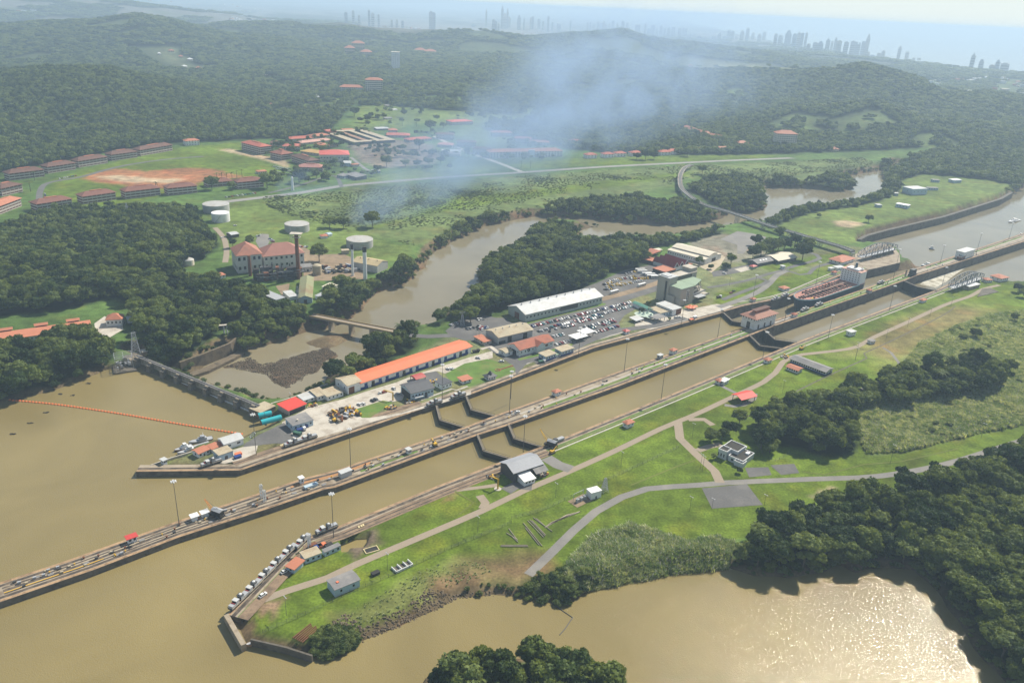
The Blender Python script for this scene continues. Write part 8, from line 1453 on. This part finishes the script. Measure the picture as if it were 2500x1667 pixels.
for s, pts_ in (('a', ((1640,690),(1720,745),(1780,705),(1800,722),(1850,742),(1960,735),(2000,705),(2045,680),(2120,712),(2165,682),(1690,765),(1550,680),(1085,380),(1160,360),(1230,400),(1250,470),(1350,480),(1420,485),(1290,420),(1920,440),(1980,445),(2060,435),(1930,505),(1800,520))), ('b', ((1400,385),(1460,384),(1420,560),(1470,566),(1380,486),(1705,505),(1930,830),(1950,815),(2150,870),(2180,862),(2270,890),(1840,885),(1250,880),(1420,905))), ('c', ((40,460),(220,480),(380,484),(460,635),(520,650),(570,660),(955,730),(1560,790),(1600,788),(1740,820),(2060,905),(2090,925),(1980,790),(2100,810),(2200,830),(2310,845),(1780,545),(1850,552),(2100,570),(2000,690),(2290,570),(1680,600),(1950,640)))):
    for x, y in pts_: w_ = random.uniform(22, 46)*(1 if s == 'a' else 1.2); onhill(f'far {"orange roofed" if k % 3 else "white roofed"} house in the hill forest, {ordn(k)} in order', s, (x, y), (x+w_, y+random.uniform(-4,4)), 16, 7, roof='hip', rh=4, ov=1, rm=TERRA if k % 3 else WHITE, wm=CREAM, name='hill_house', cat='house', win=(3, 0), ww=3, wh=2.4, group='scattered houses in the hill forest'); k += 1
for lb, s, a, b, D, h, rm in (('grey block house on the far canal bank meadow', 'c', (1580,1345), (1680,1340), 22, 10, GREYL), ('long white roofed shed on the far canal bank meadow', 'c', (1465,1425), (1550,1440), 12, 5, WHITE), ('pair of white sheds farther along the canal bank meadow', 'c', (1870,1262), (1920,1258), 12, 5, WHITE), ('small white hut alone by the river on the meadow', 'c', (1342,1430), (1372,1430), 8, 4, GREYL), ('dark hut farther along the meadow near the trees', 'c', (1722,1255), (1770,1258), 10, 4, GREYR), ('little white hut in the middle of the meadow', 'c', (1460,1348), (1485,1350), 8, 4, GREYL), ('grey hut beside the block house', 'c', (1690,1310), (1760,1312), 8, 4, GREYR)): bz(lb, s, a, b, D, h, roof='flat', rm=rm, wm=PALEB, name='meadow_building', cat='building', win=(4, 1))
# ------------------------------------------------------------ single trees
single = [('n',1220,560,1.45,3,'big round tree beside the dirt yard of the power station'), ('d',1410,640,1.5,1,'spreading tree on the clearing by the squat tank'), ('d',1720,560,.8,0,'tree behind the power hall'), ('n',430,340,.8,0,'tree beside the gravel car park'), ('n',230,400,.9,2,'slim tree next to the power hall end'), ('n',1340,170,1.3,1,'tree on the tank lawn, larger of the pair'), ('n',1500,180,1.1,3,'tree on the tank lawn, smaller of the pair'), ('n',1830,160,1.5,3,'tree wrapped in blue smoke'), ('d',1460,180,1.5,3,'broad tree behind the barrack row'), ('d',1600,180,1.1,0,'tree next to the corner barrack'), ('d',1840,170,1.7,3,'huge tree in front of the white beacon'), ('a',2060,1260,1.5,3,'smoky tree behind the white beacon'), ('a',2180,1230,1.1,5,'pale tree behind the white beacon'), ('a',2250,1180,1.1,0,'tree beside the pink roofed hall'), ('b',535,1030,1.5,3,'round tree at the corner of the striped field'), ('b',310,1150,1.5,3,'round tree at the near corner of the striped field'), ('b',440,1150,1.2,1,'low tree of the line along the highway field, first'), ('b',520,1150,1.2,1,'low tree of the line along the highway field, second'), ('b',600,1140,1.3,1,'low tree of the line along the highway field, third'), ('b',680,1130,1.3,0,'low tree of the line along the highway field, fourth'), ('b',620,1080,1.2,0,'tree above the line of the highway field'), ('b',610,910,1.9,3,'big tree beside the red hall of the golf lawn'), ('b',700,890,1.4,0,'tree in front of the red hall of the golf lawn'), ('b',1040,870,1.6,3,'round tree beyond the red hall'), ('b',1120,850,1.4,2,'tall tree beyond the red hall'), ('b',1085,740,1.8,3,'lone tree high on the golf lawn'), ('b',755,710,2.2,1,'lone wide tree at the back of the golf lawn'), ('b',650,760,1.3,0,'tree on the golf lawn, mid one'), ('b',555,790,1.1,5,'tree on the golf lawn, pale one'), ('b',180,850,1.4,3,'tree at the golf lawn edge, nearer the town'), ('b',90,810,1.7,3,'tree at the golf lawn edge, larger one'), ('b',1140,1090,1.0,0,'tree in front of the arched block'), ('b',2030,1100,1.3,1,'dark tree before the highway houses, first'), ('b',2090,1102,1.4,3,'dark tree before the highway houses, second'), ('b',2150,1100,1.3,0,'dark tree before the highway houses, third'), ('b',1200,940,1.2,0,'tree in the green square corner'), ('b',1700,950,1.4,0,'tree in the wood corner behind the highway houses'), ('c',32,1078,1.4,3,'dark tree by the highway near the branch road'), ('c',135,1200,1.3,3,'dark tree at the loop of the trestle road'), ('c',380,1062,1.5,0,'tree in front of the resort blocks'), ('c',940,1500,.6,0,'tiny tree on the meadow by the river'), ('c',1280,1530,1.0,0,'tree at the walled plot of the meadow'),
    ('o',1380,470,1.30,0,'dark tree beside the gravel ground'), ('o',1350,630,1.17,3,'tree by the skylight hall, outer one'), ('o',1440,610,1.56,2,'tree by the skylight hall, second'), ('o',1500,590,1.56,0,'tree by the skylight hall, third'), ('o',1570,580,1.56,3,'tree by the skylight hall, fourth'), ('o',1640,540,1.43,2,'tree under the trestle, first'), ('o',1710,530,1.56,0,'tree under the trestle, second'), ('o',1830,500,1.56,2,'tree under the trestle, third'), ('o',1920,640,1.56,3,'round tree at the end of the cream villa'), ('o',1990,520,1.43,0,'tree under the trestle, fourth'), ('o',1660,390,1.30,5,'pale tree beside the trestle legs'), ('o',1100,700,1.2,2,'tall tree by the asphalt strip'), ('o',1040,740,.7,1,'low tree by the asphalt strip'), ('o',870,740,.65,4,'small tree behind the museum, nearer the strip'), ('o',735,690,.85,5,'pale tree behind the museum, nearer the zigzag restaurant'), ('v',250,860,.5,2,'dark tree by the green roofed shed'), ('v',120,960,.45,0,'dark bush by the green roofed shed'), ('v',660,1110,.3,4,'small shrub by the ticket pavilion'),
    ('l',320,590,.9,0,'dark tree before the white house, tallest'), ('l',390,520,.95,0,'dark tree before the white house, toward the red shed'), ('l',190,640,.85,1,'dark tree before the white house, outer one'), ('l',270,630,.7,2,'dark tree before the white house, inner one'), ('l',540,690,1.1,3,'black green tree at the end of the white house'), ('l',600,720,.9,1,'black green tree behind the white house'), ('l',390,860,.35,0,'shrub at the drive of the white house'), ('l',215,765,.35,5,'shrub at the corner of the white house'), ('l',1420,245,.4,0,'bush on the sloping lawn'),
    ('p',120,680,.9,0,'tree by the grey pylon, outer one'), ('p',230,690,1.1,3,'tree by the grey pylon, inner one'), ('p',60,650,.8,1,'tree at the river corner by the pylon'), ('q',2290,600,.9,0,'dark tree at the water end of the near lawn'), ('q',2340,650,.9,1,'dark bush at the water end of the near lawn'), ('q',2250,890,.8,2,'dark tree in the reeds, farther one'), ('q',1880,1040,.9,0,'dark tree in the reeds, middle one'), ('q',2200,1370,.9,3,'dark tree in the reeds, largest'), ('q',1760,1060,.6,1,'dark tree in the reeds, smaller one')]
for s, x, y, sc, k_, lb in single: p = P(s, x, y); tree(k_, (p.x, p.y, hz(p.x, p.y)-1.6*sc), sc, random.uniform(0, 6), lb)
for s, x, y, lb in (('a',1495,1250,'palm by the red field, first of the line'), ('a',1528,1250,'palm by the red field, second of the line'), ('a',1565,1250,'palm by the red field, third of the line'), ('a',1600,1245,'palm by the red field, fourth of the line'), ('a',1632,1235,'palm by the red field, fifth of the line'), ('a',1668,1225,'palm by the red field, sixth of the line'), ('a',1082,1318,'lone palm behind the barrack row'), ('a',240,1245,'palm before the first barrack'), ('a',212,1320,'palm by the corner barrack'), ('e',1058,1060,'palm at the end of the river bridge'), ('b',420,875,'palm on the golf lawn, nearer the courtyard'), ('b',515,880,'palm on the golf lawn, farther from the courtyard'), ('b',320,890,'palm beside the shed above the courtyard'), ('b',870,1130,'palm on the pale street'), ('b',1300,1160,'palm on the highway lawn'), ('b',1235,1160,'palm on the highway lawn corner')): tree(-1, P(s, x, y), 1.3, random.uniform(0, 6), lb)
# ------------------------------------------------------------ the far city
TOWM = [mat('tower_grey', (.45,.47,.5), .6, .1), mat('tower_blue', (.38,.43,.5), .4, .1), mat('tower_cream', (.5,.46,.4), .7, .1), mat('tower_white', (.6,.6,.6), .6, .1)]  # pale walls made paler still: part of the distance haze is in the colour
_tc = {}
def tower(s, x, y, yt, w_, dist, style=0, txt=''):
    o_ = ZO[s]; px, py = o_[0]+x/o_[2], o_[1]+y/o_[2]; p = atdist(px, py, dist); tp = topz(p, px, o_[1]+yt/o_[2]); pw = w_/o_[2]/FPX*dist; h = tp; r = thing('skyscraper', f'hazy {("flat topped", "stepped", "spired", "twin crowned")[style]} skyscraper {txt}, {ordn(_tc.setdefault(txt, 0))} along the skyline', 'skyscraper', (p.x, p.y, 0), math.atan2(-p.x, p.y), 'skyscrapers of the far city'); _tc[txt] += 1
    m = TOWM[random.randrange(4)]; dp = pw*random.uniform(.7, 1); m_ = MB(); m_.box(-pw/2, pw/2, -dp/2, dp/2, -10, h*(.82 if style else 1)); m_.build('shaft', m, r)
    m_ = MB()
    for k in range(int(h/16)): m_.box(-pw*.46, pw*.46, -dp/2-.6, -dp/2, k*16+6, k*16+12) if k*16+12 < h*.8 else None
    if m_.f: m_.build('window_band', mat('far_glass', (.2,.22,.25), .4, .1), r)
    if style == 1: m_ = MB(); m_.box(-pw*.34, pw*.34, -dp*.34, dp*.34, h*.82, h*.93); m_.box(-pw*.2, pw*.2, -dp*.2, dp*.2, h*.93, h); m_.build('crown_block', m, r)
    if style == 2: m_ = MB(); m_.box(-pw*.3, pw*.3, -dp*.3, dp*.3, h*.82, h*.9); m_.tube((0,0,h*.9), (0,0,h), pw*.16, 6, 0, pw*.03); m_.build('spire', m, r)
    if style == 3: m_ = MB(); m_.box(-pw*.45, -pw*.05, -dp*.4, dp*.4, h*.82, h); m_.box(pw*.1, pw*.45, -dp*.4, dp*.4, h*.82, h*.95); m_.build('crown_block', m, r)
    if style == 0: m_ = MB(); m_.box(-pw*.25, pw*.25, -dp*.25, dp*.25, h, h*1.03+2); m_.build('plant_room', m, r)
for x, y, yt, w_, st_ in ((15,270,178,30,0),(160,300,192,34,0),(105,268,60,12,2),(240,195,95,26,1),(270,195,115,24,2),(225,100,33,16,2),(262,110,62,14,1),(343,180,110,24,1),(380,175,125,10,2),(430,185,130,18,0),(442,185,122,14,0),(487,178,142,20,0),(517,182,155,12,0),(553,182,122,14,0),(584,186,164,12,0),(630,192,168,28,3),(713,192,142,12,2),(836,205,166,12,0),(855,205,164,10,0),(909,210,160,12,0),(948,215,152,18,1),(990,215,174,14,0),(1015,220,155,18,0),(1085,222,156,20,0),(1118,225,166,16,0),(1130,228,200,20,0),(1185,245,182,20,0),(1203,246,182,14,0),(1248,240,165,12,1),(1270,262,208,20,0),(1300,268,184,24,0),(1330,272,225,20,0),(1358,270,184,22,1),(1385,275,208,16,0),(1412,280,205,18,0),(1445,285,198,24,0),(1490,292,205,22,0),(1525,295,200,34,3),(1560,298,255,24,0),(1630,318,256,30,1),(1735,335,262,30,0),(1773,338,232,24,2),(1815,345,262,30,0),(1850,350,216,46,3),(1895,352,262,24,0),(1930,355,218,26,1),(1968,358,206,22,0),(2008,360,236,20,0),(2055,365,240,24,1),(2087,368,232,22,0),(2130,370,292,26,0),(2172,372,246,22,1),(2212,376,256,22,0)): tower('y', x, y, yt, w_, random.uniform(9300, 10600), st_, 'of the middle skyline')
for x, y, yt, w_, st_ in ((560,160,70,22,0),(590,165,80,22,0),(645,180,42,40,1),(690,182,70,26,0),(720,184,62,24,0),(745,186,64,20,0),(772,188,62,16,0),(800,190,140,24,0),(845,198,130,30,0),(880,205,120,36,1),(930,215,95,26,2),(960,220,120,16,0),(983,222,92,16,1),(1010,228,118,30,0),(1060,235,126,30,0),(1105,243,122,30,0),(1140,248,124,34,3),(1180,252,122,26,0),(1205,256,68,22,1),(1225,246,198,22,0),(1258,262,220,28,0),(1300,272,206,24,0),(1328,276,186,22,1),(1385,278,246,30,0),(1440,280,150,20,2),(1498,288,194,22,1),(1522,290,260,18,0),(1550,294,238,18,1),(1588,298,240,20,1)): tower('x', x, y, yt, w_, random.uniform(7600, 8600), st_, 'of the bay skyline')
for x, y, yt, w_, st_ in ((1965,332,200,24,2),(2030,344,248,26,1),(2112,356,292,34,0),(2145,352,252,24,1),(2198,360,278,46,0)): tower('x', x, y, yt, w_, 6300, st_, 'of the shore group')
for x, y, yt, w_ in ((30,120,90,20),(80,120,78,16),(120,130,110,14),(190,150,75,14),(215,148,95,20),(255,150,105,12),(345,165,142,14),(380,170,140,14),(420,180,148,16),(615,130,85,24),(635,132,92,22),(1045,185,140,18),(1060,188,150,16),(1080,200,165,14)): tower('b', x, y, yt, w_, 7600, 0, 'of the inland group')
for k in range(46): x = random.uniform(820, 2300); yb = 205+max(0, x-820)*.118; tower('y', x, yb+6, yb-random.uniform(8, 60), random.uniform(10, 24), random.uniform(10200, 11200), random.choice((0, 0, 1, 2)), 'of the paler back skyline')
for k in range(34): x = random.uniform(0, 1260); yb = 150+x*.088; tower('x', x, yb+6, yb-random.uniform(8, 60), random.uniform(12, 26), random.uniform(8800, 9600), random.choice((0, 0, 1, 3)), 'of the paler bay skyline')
# low rise city as one mass
m_ = MB(); mats_ = [CREAM, WHITE, TANR, TERRA]
for (x0, x1, y0, y1, n_) in ((560,1340,20,100,900), (1340,1760,80,118,260), (2000,2500,160,240,230), (1700,2300,118,170,300), (0,640,2,30,160)):
    for k in range(n_):
        x = random.uniform(x0, x1); t = (x-x0)/(x1-x0); yb = y0+(y1-y0)*random.random()
        if x0 == 2000: yb = 165+(x-2000)*.05+random.random()**1.3*60
        if x0 == 1700: yb = 120+(x-1700)*.09+random.random()*18
        if x0 == 560: yb = 45+(x-560)*.055+random.random()*22
        if x0 == 1340: yb = 90+(x-1340)*.06+random.random()*10
        p = hit(x, yb)
        if hz(p.x, p.y) < -2 or math.hypot(p.x, p.y) < (3900 if x0 == 2000 else 5600) or p.z > 70: continue
        w_ = random.uniform(5, 18)*(.6 if x0 == 2000 else 1)*(1.6 if random.random() < .1 else 1); d_ = random.uniform(8, 22); h_ = random.uniform(5, 16); z = p.z-1; m_.tf = Matrix.Translation((p.x, p.y, z)) @ Matrix.Rotation(random.uniform(0,3), 4, 'Z'); m_.box(-w_, w_, -d_, d_, 0, h_, random.choice((0,1,1,2,3)))
o = m_.build('low_rise_houses', mats_); tag(o, 'pale speckle of low city houses before the skyline', None, kind='stuff')
# ------------------------------------------------------------ haze and smoke
def vol(name, col, dens, aniso):
    mt = bpy.data.materials.new(name); mt.use_nodes = True; t = mt.node_tree; t.nodes.remove(t.nodes['Principled BSDF'])
    v = t.nodes.new('ShaderNodeVolumePrincipled'); v.inputs['Color'].default_value = (*col, 1); v.inputs['Density'].default_value = dens; v.inputs['Anisotropy'].default_value = aniso
    t.links.new(v.outputs[0], t.nodes['Material Output'].inputs['Volume']); return mt, t, v
bpy.context.view_layer.update()
TOPZ = max([CAMH+8]+[(o_.matrix_world @ Vector(c_)).z for o_ in C.objects if o_.type == 'MESH' for c_ in o_.bound_box])+6
hb = MB(); hb.box(-36000, 61000, -900, 70000, BED-1.2, TOPZ)
HAZE, _, _ = vol('haze_air', (.6, .79, 1.0), 1.35e-4, .15)
o = hb.build('haze', HAZE); tag(o, 'pale haze lying over the whole land', 'haze', kind='stuff')
print('haze top', TOPZ)
# smoke: a slanting plume that widens along its local x axis
s0, s1 = un(880, 548, 0), un(1660, 152, 112); dv = s1-s0; SLn = dv.length*1.05
def plume(name, label, s0, dv, L, r0, r1, dens, col, seed, sc, lo, hi):
    mt, t, v = vol(name+'_air', col, 0, .2); N_ = t.nodes.new; K = t.links.new; tc = N_('ShaderNodeTexCoord'); sx = N_('ShaderNodeSeparateXYZ'); K(tc.outputs['Object'], sx.inputs[0])
    def M(op, a, b=None, c=None):
        q = N_('ShaderNodeMath'); q.operation = op
        for i, z in enumerate((a, b, c)):
            if z is None: continue
            if isinstance(z, (int, float)): q.inputs[i].default_value = z
            else: K(z, q.inputs[i])
        return q.outputs[0]
    tx = M('DIVIDE', sx.outputs[0], L); R = M('MULTIPLY_ADD', M('POWER', tx, .9), r1-r0, r0)
    rr = M('DIVIDE', M('SQRT', M('ADD', M('MULTIPLY', sx.outputs[1], sx.outputs[1]), M('MULTIPLY', M('MULTIPLY', sx.outputs[2], 1.5), M('MULTIPLY', sx.outputs[2], 1.5)))), R)
    n = N_('ShaderNodeTexNoise'); n.inputs['Scale'].default_value = sc; n.inputs['Detail'].default_value = 5; n.inputs['Distortion'].default_value = .8; vm = N_('ShaderNodeVectorMath'); vm.operation = 'MULTIPLY'; vm.inputs[1].default_value = (.45, 1, 1); K(tc.outputs['Object'], vm.inputs[0]); K(vm.outputs[0], n.inputs['Vector'])
    mr = N_('ShaderNodeMapRange'); mr.inputs['From Min'].default_value = lo; mr.inputs['From Max'].default_value = hi; K(n.outputs['Fac'], mr.inputs['Value'])
    fall = M('MAXIMUM', M('SUBTRACT', 1, M('MULTIPLY', rr, rr)), 0); along = M('DIVIDE', dens, M('ADD', .14, M('MULTIPLY', tx, 2.2)))
    edge = M('MINIMUM', M('MULTIPLY', M('SUBTRACT', 1, tx), 3.5), 1); edge2 = M('MINIMUM', M('MULTIPLY', tx, 40), 1)
    K(M('MULTIPLY', M('MULTIPLY', M('MULTIPLY', fall, mr.outputs[0]), along), M('MULTIPLY', M('MAXIMUM', edge, 0), edge2)), v.inputs['Density'])
    mt.cycles.volume_step_rate = .12
    m_ = MB(); nseg = 12
    for k in range(1): m_.lathe([(r0+(r1-r0)*(q/nseg)**.9, L*q/nseg) for q in range(nseg+1)], 20)
    m_.v = [(z, x, y/1.5) for x, y, z in m_.v]
    o = m_.build(name, mt); o.location = s0; o.rotation_euler = dv.to_track_quat('X', 'Z').to_euler()
    return tag(o, label, 'smoke', kind='stuff')
plume('smoke', 'blue smoke drifting from a grass fire by the tanks over the town', s0, dv, SLn, 30, 520, 3.4e-3, (.5, .69, 1.0), 1, .012, .38, .66)
s2 = un(672, 470, 3); d2 = un(1120, 330, 70)-s2
plume('smoke', 'thin blue smoke rising near the white beacon', s2, d2, d2.length, 16, 150, 6e-3, (.46, .66, 1.0), 2, .016, .42, .68)

s3 = un(868, 552, 0); d3 = un(985, 415, 48)-s3
plume('smoke', 'dense pale blue smoke just above the grass fire', s3, d3, d3.length, 16, 75, 1.5e-2, (.6, .76, 1.0), 3, .02, .42, .7)
# small pieces belong to the part they sit on
SUB = dict(roof_vent='roof', roof_monitor='roof', roof_ridge='roof', roof_lantern='roof', skylight='roof', roof_box='roof', monitor_roof='roof_monitor', vent_house='roof', vent_roof='vent_house', porch_roof='porch', cab_roof='cab', winch_dome='cab', wheelhouse='cabin', cable='boom', house_roof='engine_house', window_frame='window', gable_frame='roof', lean_to_roof='lean_to_wall', band='shell', hoop='shell', top_band='shaft', house_top='stern_house', funnel='stern_house', lifeboat='stern_house', catwalk='boiler', plant_room='shaft', window_band='shaft', rim='body', abutment_top='abutment')
st_ = lambda o_: o_.name.split('.')[0]
def nest(root):
    by = {}
    for ch in root.children: by.setdefault(st_(ch), []).append(ch)
    for nm, lst in by.items():
        tgt = by.get(SUB.get(nm, ''), [])
        if not tgt: continue
        for i, ch in enumerate(lst):
            q = tgt[min(i, len(tgt)-1)]
            if q.matrix_basis == Matrix.Identity(4) and q.parent == root: ch.parent = q
for o_ in list(C.objects):
    if o_.get('category') and o_.type == 'EMPTY': nest(o_)
